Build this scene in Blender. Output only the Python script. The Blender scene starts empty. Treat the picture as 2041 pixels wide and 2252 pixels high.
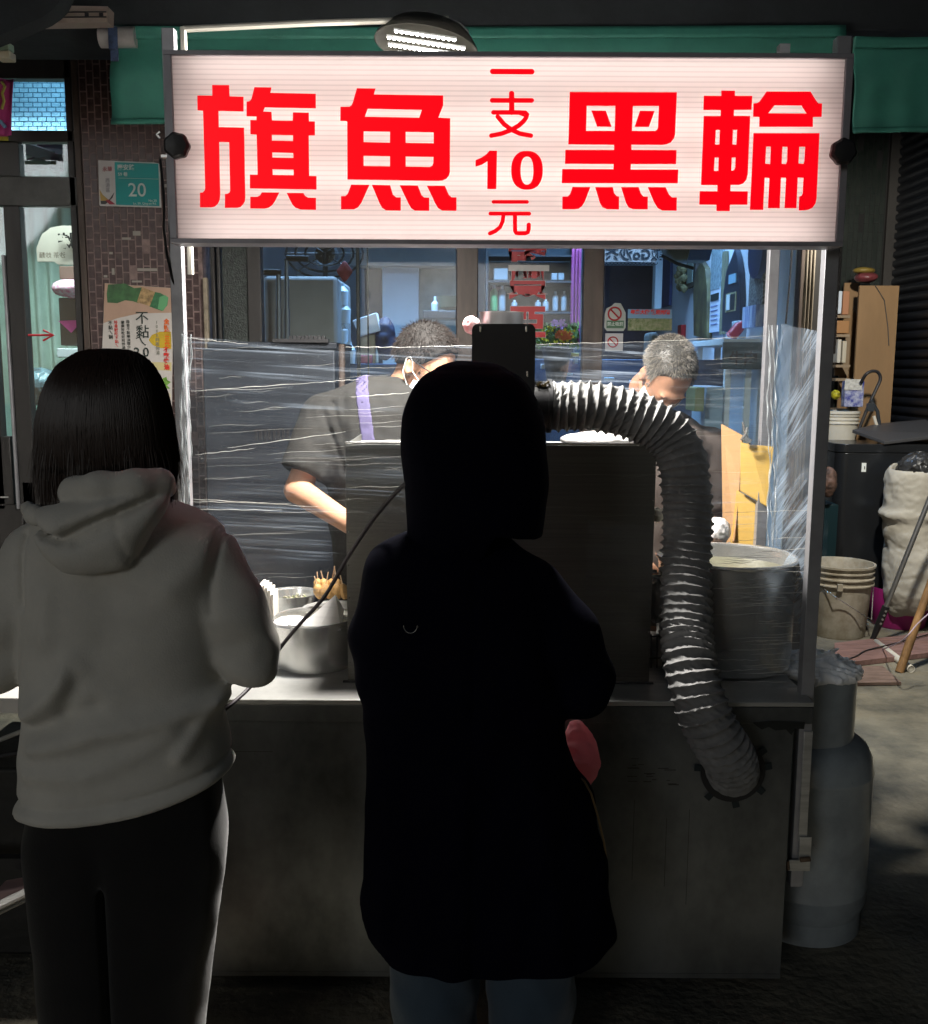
import bpy, bmesh, math, random
import numpy as np
from mathutils import Vector, Matrix, Euler
S = bpy.context.scene
C = S.collection
random.seed(7); rng = np.random.default_rng(7)
R_ = math.radians
# ------------------------------------------------------------------ camera
PITCH, ROLL, FPX, CAMZ = R_(8.3), R_(0.3), 2200.0, 1.55
_F = Vector((0, math.cos(PITCH), -math.sin(PITCH)))
_U0 = Vector((0, math.sin(PITCH), math.cos(PITCH))); _R0 = Vector((1, 0, 0))
_R = _R0 * math.cos(ROLL) + _U0 * math.sin(ROLL)
_U = _U0 * math.cos(ROLL) - _R0 * math.sin(ROLL)
camd = bpy.data.cameras.new('camera'); cam = bpy.data.objects.new('camera', camd); C.objects.link(cam)
camd.sensor_fit = 'HORIZONTAL'; camd.sensor_width = 36; camd.lens = 36 * FPX / 2041
camd.clip_end = 200; camd.clip_start = 0.05
m = Matrix((_R, _U, -_F)).transposed().to_4x4(); m.translation = (0, 0, CAMZ)
cam.matrix_world = m; S.camera = cam
# ------------------------------------------------------------------ night sky
W = bpy.data.worlds.new('World'); S.world = W; W.use_nodes = True
nt = W.node_tree; bg = nt.nodes['Background']
sky = nt.nodes.new('ShaderNodeTexSky'); sky.sky_type = 'NISHITA'; sky.sun_disc = False
sky.sun_elevation = R_(11); sky.sun_rotation = R_(208); sky.dust_density = 0.8; sky.air_density = 1.0; sky.ozone_density = 1
nt.links.new(sky.outputs[0], bg.inputs[0]); bg.inputs[1].default_value = 0.008
SUN = bpy.data.lights.new('added_key', 'SUN'); SUN.energy = 0.26; SUN.angle = R_(14); SUN.color = (.92, .97, 1)  # added soft key from behind the camera, no lamp stands there
suno = bpy.data.objects.new('added_key', SUN); C.objects.link(suno); suno.rotation_euler = (R_(79), 0, R_(-28))
S.view_settings.view_transform = 'Standard'; S.view_settings.look = 'None'
S.view_settings.exposure = 0; S.view_settings.gamma = 1; S.view_settings.use_curve_mapping = False
S.cycles.use_denoising = True
S.cycles.max_bounces = 10; S.cycles.transparent_max_bounces = 24; S.cycles.sample_clamp_indirect = 4
S.cycles.caustics_reflective = False; S.cycles.caustics_refractive = False

def ray(px, py):
    a = (px - 1020.5) / FPX; b = -(py - 1126) / FPX
    return _R * a + _U * b + _F
def at(px, py, Y):
    d = ray(px, py); return Vector((0, 0, CAMZ)) + d * (Y / d.y)
def atx(px, py, X):
    d = ray(px, py); return Vector((0, 0, CAMZ)) + d * (X / d.x)
def gr(px, py, z=0.0):
    d = ray(px, py); return Vector((0, 0, CAMZ)) + d * ((z - CAMZ) / d.z)

# ------------------------------------------------------------------ materials
def mat(name, col, rough=0.6, metal=0.0, bump=None, var=None, stretch=(1, 1, 1), spec=0.4, alpha=None, trans=0, col2=None, sheen=0, coat=0, emis=None):
    m = bpy.data.materials.new(name); m.use_nodes = True
    n = m.node_tree.nodes; l = m.node_tree.links; b = n['Principled BSDF']
    b.inputs['Base Color'].default_value = (*col, 1); b.inputs['Roughness'].default_value = rough
    b.inputs['Metallic'].default_value = metal; b.inputs['Specular IOR Level'].default_value = spec
    if trans: b.inputs['Transmission Weight'].default_value = trans
    if sheen: b.inputs['Sheen Weight'].default_value = sheen
    if coat: b.inputs['Coat Weight'].default_value = coat
    if emis:
        b.inputs['Emission Color'].default_value = (*emis[0], 1); b.inputs['Emission Strength'].default_value = emis[1]
    if bump or var:
        tc = n.new('ShaderNodeTexCoord'); mp = n.new('ShaderNodeMapping'); mp.inputs['Scale'].default_value = stretch
        l.new(tc.outputs['Object'], mp.inputs[0])
    if bump:
        t = n.new('ShaderNodeTexNoise'); t.inputs['Scale'].default_value = bump[0]; t.inputs['Detail'].default_value = 5
        l.new(mp.outputs[0], t.inputs[0]); bp = n.new('ShaderNodeBump'); bp.inputs['Strength'].default_value = bump[1]
        bp.inputs['Distance'].default_value = bump[2] if len(bump) > 2 else 0.01
        l.new(t.outputs[0], bp.inputs['Height']); l.new(bp.outputs[0], b.inputs['Normal'])
    if var:
        t = n.new('ShaderNodeTexNoise'); t.inputs['Scale'].default_value = var[0]; t.inputs['Detail'].default_value = 6
        t.inputs['Roughness'].default_value = 0.65
        l.new(mp.outputs[0], t.inputs[0]); cr = n.new('ShaderNodeValToRGB')
        c2 = col2 or tuple(c * var[1] for c in col)
        cr.color_ramp.elements[0].color = (*c2, 1); cr.color_ramp.elements[1].color = (*col, 1)
        cr.color_ramp.elements[0].position = 0.35; cr.color_ramp.elements[1].position = 0.62
        l.new(t.outputs[0], cr.inputs[0]); l.new(cr.outputs[0], b.inputs['Base Color'])
        rr = n.new('ShaderNodeMapRange'); rr.inputs[3].default_value = min(1, rough * 1.25); rr.inputs[4].default_value = rough * 0.85
        l.new(t.outputs[0], rr.inputs[0]); l.new(rr.outputs[0], b.inputs['Roughness'])
    return m
def glassmat(name, tint=(1, 1, 1), refl=0.08, rough=0.02, haze=0.0):
    m = bpy.data.materials.new(name); m.use_nodes = True; n = m.node_tree.nodes; l = m.node_tree.links
    n.remove(n['Principled BSDF']); out = n['Material Output']
    t = n.new('ShaderNodeBsdfTransparent'); t.inputs[0].default_value = (*tint, 1)
    g = n.new('ShaderNodeBsdfGlossy'); g.inputs['Roughness'].default_value = rough
    d = n.new('ShaderNodeBsdfDiffuse'); d.inputs[0].default_value = (.8, .85, .85, 1)
    mx = n.new('ShaderNodeMixShader'); mx.inputs[0].default_value = refl
    l.new(t.outputs[0], mx.inputs[1]); l.new(g.outputs[0], mx.inputs[2])
    m2 = n.new('ShaderNodeMixShader'); m2.inputs[0].default_value = haze
    l.new(mx.outputs[0], m2.inputs[1]); l.new(d.outputs[0], m2.inputs[2]); l.new(m2.outputs[0], out.inputs[0])
    return m
def filmmat(name, axis_u, ang, haze=0.05, streak=0.5, dens=0.62, sc=(1.2, 60), col=(.68, .82, 1)):
    """stretched cling film: clear, with fine milky pull lines"""
    m = bpy.data.materials.new(name); m.use_nodes = True; n = m.node_tree.nodes; l = m.node_tree.links
    n.remove(n['Principled BSDF']); out = n['Material Output']
    tc = n.new('ShaderNodeTexCoord'); mp = n.new('ShaderNodeMapping')
    mp.inputs['Rotation'].default_value = (0, ang, 0) if axis_u == 'X' else (ang, 0, 0)
    l.new(tc.outputs['Object'], mp.inputs[0])
    mp2 = n.new('ShaderNodeMapping'); mp2.inputs['Scale'].default_value = (sc[0], sc[0], sc[1]); l.new(mp.outputs[0], mp2.inputs[0])
    t = n.new('ShaderNodeTexNoise'); t.inputs['Scale'].default_value = 1.0; t.inputs['Detail'].default_value = 4; t.inputs['Roughness'].default_value = .7
    l.new(mp2.outputs[0], t.inputs[0])
    cr = n.new('ShaderNodeValToRGB'); cr.color_ramp.elements[0].position = dens - .08; cr.color_ramp.elements[1].position = dens + .1
    cr.color_ramp.elements[0].color = (0, 0, 0, 1); cr.color_ramp.elements[1].color = (1, 1, 1, 1)
    l.new(t.outputs[0], cr.inputs[0])
    t2 = n.new('ShaderNodeTexNoise'); t2.inputs['Scale'].default_value = 3.5; t2.inputs['Detail'].default_value = 3; l.new(mp.outputs[0], t2.inputs[0])
    c2 = n.new('ShaderNodeMapRange'); c2.inputs[1].default_value = .42; c2.inputs[2].default_value = .62; l.new(t2.outputs[0], c2.inputs[0])
    mu = n.new('ShaderNodeMath'); mu.operation = 'MULTIPLY'; l.new(cr.outputs[0], mu.inputs[0]); l.new(c2.outputs[0], mu.inputs[1])
    ad = n.new('ShaderNodeMath'); ad.operation = 'MULTIPLY_ADD'; ad.inputs[1].default_value = streak; ad.inputs[2].default_value = haze
    l.new(mu.outputs[0], ad.inputs[0])
    bp = n.new('ShaderNodeBump'); bp.inputs['Strength'].default_value = .6; bp.inputs['Distance'].default_value = .004; l.new(t.outputs[0], bp.inputs['Height'])
    tr = n.new('ShaderNodeBsdfTransparent'); tl = n.new('ShaderNodeBsdfTranslucent'); tl.inputs[0].default_value = (*col, 1)
    df = n.new('ShaderNodeBsdfDiffuse'); df.inputs[0].default_value = (*col, 1)
    g = n.new('ShaderNodeBsdfGlossy'); g.inputs['Roughness'].default_value = .12; l.new(bp.outputs[0], g.inputs['Normal'])
    a = n.new('ShaderNodeMixShader'); a.inputs[0].default_value = .35; l.new(tl.outputs[0], a.inputs[1]); l.new(df.outputs[0], a.inputs[2])
    x = n.new('ShaderNodeMixShader'); l.new(ad.outputs[0], x.inputs[0]); l.new(tr.outputs[0], x.inputs[1]); l.new(a.outputs[0], x.inputs[2])
    y = n.new('ShaderNodeMixShader'); y.inputs[0].default_value = .05; l.new(x.outputs[0], y.inputs[1]); l.new(g.outputs[0], y.inputs[2])
    l.new(y.outputs[0], out.inputs[0]); return m
def translucent(name, col, front=0.35, rib=0, rough=0.4, tw=.6):
    m = bpy.data.materials.new(name); m.use_nodes = True; n = m.node_tree.nodes; l = m.node_tree.links
    n.remove(n['Principled BSDF']); out = n['Material Output']
    tl = n.new('ShaderNodeBsdfTranslucent'); df = n.new('ShaderNodeBsdfDiffuse')
    mx = n.new('ShaderNodeMixShader'); mx.inputs[0].default_value = front
    g = n.new('ShaderNodeBsdfGlossy'); g.inputs['Roughness'].default_value = rough
    for s in (tl, df): s.inputs[0].default_value = (*col, 1)
    if rib:
        tc = n.new('ShaderNodeTexCoord'); w = n.new('ShaderNodeTexWave'); w.bands_direction = 'Z'; w.inputs['Scale'].default_value = rib
        w.inputs['Distortion'].default_value = .25; w.inputs['Detail Scale'].default_value = .3; w.wave_profile = 'SIN'
        cr = n.new('ShaderNodeValToRGB'); cr.color_ramp.elements[0].position = .0; cr.color_ramp.elements[1].position = .35
        cr.color_ramp.elements[0].color = (*[c * .84 for c in col], 1); cr.color_ramp.elements[1].color = (*col, 1)
        l.new(tc.outputs['Object'], w.inputs[0]); l.new(w.outputs[1], cr.inputs[0])
        for s in (tl, df): l.new(cr.outputs[0], s.inputs[0])
    l.new(tl.outputs[0], mx.inputs[1]); l.new(df.outputs[0], mx.inputs[2])
    y = n.new('ShaderNodeMixShader'); y.inputs[0].default_value = .03; l.new(mx.outputs[0], y.inputs[1]); l.new(g.outputs[0], y.inputs[2])
    l.new(y.outputs[0], out.inputs[0]); return m
def emit(name, col, st):
    return mat(name, (.8, .8, .8), emis=(col, st))

# ------------------------------------------------------------------ objects
ORG = {}
def tag(o, label=None, cat=None, group=None, kind=None):
    if label: o['label'] = label
    if cat: o['category'] = cat
    if group: o['group'] = group
    if kind: o['kind'] = kind
    return o
def thing(name, label, cat, loc=(0, 0, 0), group=None):
    o = bpy.data.objects.new(name, None); C.objects.link(o); o.location = loc; o.empty_display_size = .05
    ORG[o.name] = Vector(loc); return tag(o, label, cat, group)
class MB:
    def __init__(s): s.v = []; s.f = []
    def add(s, v, f):
        k = len(s.v); s.v += [tuple(p) for p in v]; s.f += [tuple(i + k for i in q) for q in f]; return s
    def box(s, x0, x1, y0, y1, z0, z1):
        v = [(x, y, z) for z in (z0, z1) for y in (y0, y1) for x in (x0, x1)]
        return s.add(v, [(0, 2, 3, 1), (4, 5, 7, 6), (0, 1, 5, 4), (2, 6, 7, 3), (0, 4, 6, 2), (1, 3, 7, 5)])
    def obox(s, c, size, rot=None):
        R = rot or Matrix.Identity(3); c = Vector(c)
        v = [c + R @ Vector((x * size[0] / 2, y * size[1] / 2, z * size[2] / 2)) for z in (-1, 1) for y in (-1, 1) for x in (-1, 1)]
        return s.add(v, [(0, 2, 3, 1), (4, 5, 7, 6), (0, 1, 5, 4), (2, 6, 7, 3), (0, 4, 6, 2), (1, 3, 7, 5)])
    def pbox(s, x0, y0, x1, y1, Y, d=.02):
        a = at(x0, (y0 + y1) / 2, Y); b = at(x1, (y0 + y1) / 2, Y); c = at((x0 + x1) / 2, y0, Y); e = at((x0 + x1) / 2, y1, Y)
        return s.box(a.x, b.x, Y, Y + d, e.z, c.z)
    def tube(s, pts, r, n=8, cap=True):
        pts = [Vector(p) for p in pts]; rs = r if isinstance(r, (list, tuple)) else [r] * len(pts)
        v = []; f = []; up = None
        for i, p in enumerate(pts):
            t = (pts[min(i + 1, len(pts) - 1)] - pts[max(i - 1, 0)]).normalized()
            if up is None: up = Vector((0, 0, 1)) if abs(t.z) < .9 else Vector((0, 1, 0))
            a = (up - t * up.dot(t)).normalized(); up = a; b = t.cross(a)
            for k in range(n):
                w = 2 * math.pi * k / n; v.append(p + (a * math.cos(w) + b * math.sin(w)) * rs[i])
        for i in range(len(pts) - 1):
            for k in range(n):
                f.append((i * n + k, i * n + (k + 1) % n, (i + 1) * n + (k + 1) % n, (i + 1) * n + k))
        if cap: f += [tuple(range(n))[::-1], tuple(range((len(pts) - 1) * n, len(pts) * n))]
        return s.add(v, f)
    def lathe(s, prof, c, n=32, R=None, cap0=True, cap1=True):
        R = R or Matrix.Identity(3); c = Vector(c); v = []; f = []
        for (r, z) in prof:
            for k in range(n):
                w = 2 * math.pi * k / n; v.append(c + R @ Vector((r * math.cos(w), r * math.sin(w), z)))
        for i in range(len(prof) - 1):
            for k in range(n): f.append((i * n + k, i * n + (k + 1) % n, (i + 1) * n + (k + 1) % n, (i + 1) * n + k))
        if cap0: f.append(tuple(range(n))[::-1])
        if cap1: f.append(tuple(range((len(prof) - 1) * n, len(prof) * n)))
        return s.add(v, f)
    def prism(s, poly, y0, y1):
        n = len(poly); v = [(x, y0, z) for x, z in poly] + [(x, y1, z) for x, z in poly]
        return s.add(v, [tuple(range(n)), tuple(range(n, 2 * n))[::-1]] + [(i, (i + 1) % n + 0, n + (i + 1) % n, n + i)[::-1] for i in range(n)])
    def sheet(s, fn, nu, nv, thick=None):
        v = [fn(i / nu, j / nv) for j in range(nv + 1) for i in range(nu + 1)]
        f = [(j * (nu + 1) + i, j * (nu + 1) + i + 1, (j + 1) * (nu + 1) + i + 1, (j + 1) * (nu + 1) + i) for j in range(nv) for i in range(nu)]
        return s.add(v, f)
    def build(s, name, m, parent=None, smooth=True, bevel=0, ang=35, solid=0, sub=0):
        org = ORG[parent.name] if parent is not None else Vector((0, 0, 0))
        me = bpy.data.meshes.new(name); me.from_pydata([tuple(Vector(p) - org) for p in s.v], [], s.f); me.validate()
        b = bmesh.new(); b.from_mesh(me); bmesh.ops.recalc_face_normals(b, faces=b.faces[:]); b.to_mesh(me); b.free()
        return finish(me, name, m, parent, smooth, bevel, ang, solid, sub)
def finish(me, name, m, parent=None, smooth=True, bevel=0, ang=35, solid=0, sub=0):
    if isinstance(m, (list, tuple)):
        for q in m: me.materials.append(q)
    else: me.materials.append(m)
    if smooth:
        me.polygons.foreach_set('use_smooth', [True] * len(me.polygons))
        if ang: me.set_sharp_from_angle(angle=R_(ang))
    o = bpy.data.objects.new(name, me); C.objects.link(o)
    if parent is not None: o.parent = parent; ORG[o.name] = ORG[parent.name].copy()
    else: ORG[o.name] = Vector((0, 0, 0))
    if solid: q = o.modifiers.new('solid', 'SOLIDIFY'); q.thickness = solid
    if sub: q = o.modifiers.new('sub', 'SUBSURF'); q.levels = q.render_levels = sub
    if bevel: q = o.modifiers.new('bevel', 'BEVEL'); q.width = bevel; q.segments = 2; q.limit_method = 'ANGLE'; q.harden_normals = False
    return o
def copytree(o, off=(0, 0, 0), rotz=0, label=None, parent=None):
    c = o.copy(); C.objects.link(c)
    if parent is not None: c.parent = parent
    else:
        c.location = Vector(o.location) + Vector(off); c.rotation_euler.z = rotz
        if label: c['label'] = label
    ORG[c.name] = Vector(c.location)
    for ch in list(o.children): copytree(ch, parent=c)
    return c
def polymesh(polys, ext=.0008):
    """2D polygons (even-odd filled) -> flat extruded mesh in x,z plane (y = thickness)"""
    cu = bpy.data.curves.new('glyph', 'CURVE'); cu.dimensions = '2D'; cu.fill_mode = 'BOTH'; cu.extrude = ext
    for p in polys:
        sp = cu.splines.new('POLY'); sp.points.add(len(p) - 1); sp.use_cyclic_u = True
        for i, (x, z) in enumerate(p): sp.points[i].co = (x, z, 0, 1)
    o = bpy.data.objects.new('glyph', cu); me = bpy.data.meshes.new_from_object(o)
    bpy.data.objects.remove(o); bpy.data.curves.remove(cu)
    me.transform(Matrix.Rotation(R_(90), 4, 'X')); return me
def text(s, size, m, loc, name='lettering', parent=None, bold=0, rotz=0, mirror=False, vertical=False, ext=.0006, sx=1, roty=0, cx='CENTER'):
    me_all = None; chars = list(s) if vertical else [s]
    bm = bmesh.new()
    for i, ch in enumerate(chars):
        cu = bpy.data.curves.new('t', 'FONT'); cu.body = ch; cu.size = size; cu.offset = bold; cu.extrude = ext
        cu.align_x = cx; cu.align_y = 'CENTER'; cu.resolution_u = 4
        o = bpy.data.objects.new('t', cu); me = bpy.data.meshes.new_from_object(o)
        bpy.data.objects.remove(o); bpy.data.curves.remove(cu)
        me.transform(Matrix.Translation((0, -i * size * 1.02, 0))); bm.from_mesh(me); bpy.data.meshes.remove(me)
    me = bpy.data.meshes.new(name); bm.to_mesh(me); bm.free()
    org = ORG[parent.name] if parent is not None else Vector((0, 0, 0))
    M = Matrix.Translation(Vector(loc) - org) @ Matrix.Rotation(rotz, 4, 'Z') @ Matrix.Rotation(roty, 4, 'Y') @ Matrix.Rotation(R_(90), 4, 'X') @ Matrix.Diagonal(((-sx if mirror else sx), 1, 1, 1))
    me.transform(M)
    return finish(me, name, m, parent, smooth=False)
def stuff(o): o['kind'] = 'stuff'; return o
def structure(o): o['kind'] = 'structure'; return o
# ------------------------------------------------------------------ implicit surfaces
def V(*a): return np.array(a, dtype=float)
def cone(P, a, b, ra, rb):
    a = np.array(a, float); b = np.array(b, float); ab = b - a; t = np.clip(((P - a) @ ab) / max(ab @ ab, 1e-9), 0, 1)
    return np.linalg.norm(P - a - t[:, None] * ab, axis=1) - (ra + (rb - ra) * t)
def chain(P, pts, rs, k=.02):
    d = None
    if not isinstance(rs, (list, tuple)): rs = [rs] * len(pts)
    for i in range(len(pts) - 1):
        e = cone(P, pts[i], pts[i + 1], rs[i], rs[i + 1]); d = e if d is None else smin(d, e, k)
    return d
def ell(P, c, r, R=None):
    p = P - np.array(c, float)
    if R is not None: p = p @ R
    r = np.array(r, float); k0 = np.linalg.norm(p / r, axis=1); k1 = np.linalg.norm(p / (r * r), axis=1)
    return k0 * (k0 - 1) / np.maximum(k1, 1e-9)
def rbox(P, c, h, r, R=None):
    p = P - np.array(c, float)
    if R is not None: p = p @ R
    q = np.abs(p) - (np.array(h, float) - r); return np.linalg.norm(np.maximum(q, 0), axis=1) + np.minimum(q.max(axis=1), 0) - r
def smin(a, b, k):
    h = np.clip(.5 + .5 * (b - a) / k, 0, 1); return b + (a - b) * h - k * h * (1 - h)
def smax(a, b, k): return -smin(-a, -b, k)
def nz(P, s, seed=0):
    """cheap smooth pseudo noise"""
    q = P * s + seed * 7.13
    return (np.sin(q[:, 0] + 1.7 * np.sin(q[:, 1] * 1.3 + seed)) * np.cos(q[:, 2] * 1.1 + 1.3 * np.sin(q[:, 0] * .9)) + .5 * np.sin(2.3 * q[:, 1] + 1.9 * np.cos(q[:, 2] * 1.7) + q[:, 0])) / 1.5
def smesh(name, f, lo, hi, h, m, parent=None, relax=1, ang=None, fac=1.6):
    lo = np.array(lo, float); hi = np.array(hi, float); B = 8
    nb = np.maximum(1, np.ceil((hi - lo) / (h * B)).astype(int)); N = nb * B + 1
    D = np.full(tuple(N), 1.0); cs = [lo[i] + (np.arange(nb[i]) + .5) * B * h for i in range(3)]
    G = np.stack(np.meshgrid(*cs, indexing='ij'), -1).reshape(-1, 3); dc = f(G)
    near = (np.abs(dc) < B * h * .87 * fac).reshape(nb); D[:] = 1.0
    sg = np.where(dc.reshape(nb) < 0, -1.0, 1.0)
    D[:-1, :-1, :-1] = np.repeat(np.repeat(np.repeat(sg, B, 0), B, 1), B, 2)
    for a, b, c in np.argwhere(near):
        xs = [lo[i] + (np.arange(B + 1) + (a, b, c)[i] * B) * h for i in range(3)]
        g = np.stack(np.meshgrid(*xs, indexing='ij'), -1).reshape(-1, 3)
        D[a * B:a * B + B + 1, b * B:b * B + B + 1, c * B:c * B + B + 1] = f(g).reshape(B + 1, B + 1, B + 1)
    ins = D < 0
    cor = [(i, j, k) for i in (0, 1) for j in (0, 1) for k in (0, 1)]
    def sl(A, o): return A[o[0]:A.shape[0] - 1 + o[0], o[1]:A.shape[1] - 1 + o[1], o[2]:A.shape[2] - 1 + o[2]]
    cnt = sum(sl(ins, o).astype(int) for o in cor); act = (cnt > 0) & (cnt < 8)
    idx = np.full(act.shape, -1); cells = np.argwhere(act); idx[act] = np.arange(len(cells))
    acc = np.zeros((len(cells), 3)); w = np.zeros(len(cells))
    for ci in range(8):
        for cj in range(ci + 1, 8):
            o, q = np.array(cor[ci]), np.array(cor[cj])
            if np.abs(o - q).sum() != 1: continue
            A = D[tuple((cells + o).T)]; Bv = D[tuple((cells + q).T)]; mk = (A < 0) != (Bv < 0)
            t = np.where(mk, A / np.where(mk, A - Bv, 1), 0)
            acc += mk[:, None] * (o + t[:, None] * (q - o)); w += mk
    ve = lo + (cells + acc / np.maximum(w, 1)[:, None]) * h
    F = []
    for ax in range(3):
        sh = [slice(1, s - 1) for s in N]; sh2 = list(sh); sh[ax] = slice(0, N[ax] - 1); sh2[ax] = slice(1, N[ax])
        a_, b_ = ins[tuple(sh)], ins[tuple(sh2)]
        e = np.argwhere(a_ != b_); off = np.ones(3, int); off[ax] = 0; e = e + off
        u = [(1, 2), (2, 0), (0, 1)][ax]
        du = np.zeros(3, int); du[u[0]] = 1; dv = np.zeros(3, int); dv[u[1]] = 1
        q = np.stack([idx[tuple((e - du - dv).T)], idx[tuple((e - dv).T)], idx[tuple(e.T)], idx[tuple((e - du).T)]], 1)
        fl = ins[tuple(e.T)]; q[~fl] = q[~fl][:, ::-1]; F.append(q)
    F = np.concatenate(F); F = F[(F >= 0).all(1)]
    org = np.array(ORG[parent.name]) if parent is not None else 0
    for _ in range(relax):
        s_ = np.zeros_like(ve); c_ = np.zeros(len(ve))
        for i in range(4):
            np.add.at(s_, F[:, i], ve[F[:, (i + 1) % 4]]); np.add.at(c_, F[:, i], 1)
            np.add.at(s_, F[:, i], ve[F[:, (i + 3) % 4]]); np.add.at(c_, F[:, i], 1)
        ve = ve * .5 + .5 * s_ / np.maximum(c_, 1)[:, None]
    ve = ve - org
    me = bpy.data.meshes.new(name); me.vertices.add(len(ve)); me.vertices.foreach_set('co', ve.ravel())
    me.loops.add(F.size); me.loops.foreach_set('vertex_index', F.ravel().astype(np.int32))
    me.polygons.add(len(F)); me.polygons.foreach_set('loop_start', np.arange(0, F.size, 4, dtype=np.int32))
    me.update(calc_edges=True); me.validate()
    return finish(me, name, m, parent, smooth=True, ang=ang)
def rows(P, tab, Y, k=2.4):
    """stack of super-ellipses; tab rows: (py, xl, xr, half_depth, y_offset) silhouettes measured at depth Y"""
    z = []; cx = []; w = []; dp = []; cy = []
    for py, xl, xr, hd, yo in tab:
        a = at(xl, py, Y); b = at(xr, py, Y); z.append((a.z + b.z) / 2); cx.append((a.x + b.x) / 2); w.append((b.x - a.x) / 2); dp.append(hd); cy.append(Y + yo)
    o = np.argsort(z); z = np.array(z)[o]; f = lambda q: np.interp(P[:, 2], z, np.array(q)[o])
    # smooth the piecewise-linear profile a little
    def g(q):
        q = np.array(q)[o]; e = .018; return (np.interp(P[:, 2] - e, z, q) + 2 * np.interp(P[:, 2], z, q) + np.interp(P[:, 2] + e, z, q)) / 4
    X = np.abs(P[:, 0] - g(cx)) / g(w); Yv = np.abs(P[:, 1] - g(cy)) / g(dp)
    d = ((X ** k + Yv ** k) ** (1 / k) - 1) * np.minimum(g(w), g(dp))
    return smax(smax(d, P[:, 2] - z[-1], .02), z[0] - P[:, 2], .004)
def pline2(P, pts, Y):
    """distance in the x-z plane to a polyline given in pixels at depth Y"""
    q = P[:, [0, 2]]; d = np.full(len(P), 9.0); pp = [np.array([at(a, b, Y).x, at(a, b, Y).z]) for a, b in pts]
    for i in range(len(pp) - 1):
        a, b = pp[i], pp[i + 1]; ab = b - a; t = np.clip(((q - a) @ ab) / (ab @ ab), 0, 1)
        d = np.minimum(d, np.linalg.norm(q - a - t[:, None] * ab, axis=1))
    return d
def frame(fwd, up=(0, 0, 1)):
    y = Vector(fwd).normalized(); x = y.cross(Vector(up)).normalized(); z = x.cross(y)
    return np.array([[x[i], y[i], z[i]] for i in range(3)])
def head_sdf(P, c, R):
    p = (P - np.array(c, float)) @ R; px = np.abs(p[:, 0]); pm = np.stack([px, p[:, 1], p[:, 2]], 1)
    d = ell(p, (0, -.015, .03), (.076, .096, .09))
    d = smin(d, ell(p, (0, .028, -.03), (.060, .068, .082)), .03)
    d = smin(d, ell(p, (0, .062, -.098), (.03, .026, .02)), .03)
    d = smin(d, ell(pm, (.045, .01, -.075), (.018, .035, .022)), .03)
    d = smin(d, cone(p, (0, .094, .004), (0, .113, -.032), .008, .012), .012)
    d = smin(d, ell(p, (0, .09, .022), (.05, .012, .008)), .015)
    d = smax(d, -ell(pm, (.031, .104, .004), (.018, .014, .011)), .014)
    d = smin(d, ell(pm, (.031, .082, .004), (.014, .011, .009)), .006)
    d = smin(d, ell(p, (0, .092, -.06), (.023, .009, .009)), .008)
    e = ell(pm, (.079, -.004, -.006), (.011, .020, .032)); e = smax(e, -ell(pm, (.088, .002, -.004), (.007, .011, .018)), .006)
    d = smin(d, e, .006)
    return smin(d, cone(p, (0, -.03, -.05), (0, -.05, -.17), .052, .056), .03)
def hand_sdf(P, w, fwd, up, side=1, curl=.5):
    R = frame(fwd, up); p = (P - np.array(w, float)) @ R; p = p * np.array([side, 1, 1])
    d = rbox(p, (0, .05, 0), (.038, .048, .013), .012)
    for i, (x, L) in enumerate(((-.029, .066), (-.010, .075), (.010, .070), (.028, .054))):
        a = V(x, .092, 0); b = a + V(x * .15, L * .5 * math.cos(curl * .6), -L * .5 * math.sin(curl * .6)); c2 = b + V(0, L * .5 * math.cos(curl * 1.8), -L * .5 * math.sin(curl * 1.8))
        d = smin(d, smin(cone(p, a, b, .0092, .0085), cone(p, b, c2, .0085, .007), .004), .005)
    d = smin(d, smin(cone(p, (-.03, .02, 0), (-.058, .055, -.008), .013, .010), cone(p, (-.058, .055, -.008), (-.055, .085, -.02), .010, .008), .004), .008)
    return d
def body_sdf(J):
    """J: dict of joints -> one continuous naked-mannequin distance field"""
    K = J.get('K', 1.0)
    def f(P):
        d = smin(cone(P, J['pelvis'], J['chest'], .125 * K, .125 * K), cone(P, J['chest'], J['neck'], .115 * K, .052), .06)
        for s in (0, 1):
            sh, el, wr = J['sh'][s], J['el'][s], J['wr'][s]
            d = smin(d, cone(P, J['chest2'], sh, .085 * K, .05 * K), .05)
            d = smin(d, smin(cone(P, sh, el, .050 * K, .04 * K), cone(P, el, wr, .041 * K, .027), .012), .03)
            h = hand_sdf(P, wr, Vector(wr) - Vector(el), (0, 0, 1), 1 if s else -1); d = smin(d, h, .015)
            hp, kn, an, to = J['hip'][s], J['kn'][s], J['an'][s], J['toe'][s]
            d = smin(d, smin(cone(P, hp, kn, .085 * K, .055 * K), cone(P, kn, an, .054 * K, .037 * K), .02), .04)
            d = smin(d, cone(P, Vector(an) - Vector((0, .03, .03)), to, .036, .03), .02)
        return smin(d, head_sdf(P, J['head'], J['R']), .02)
    return f
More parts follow.
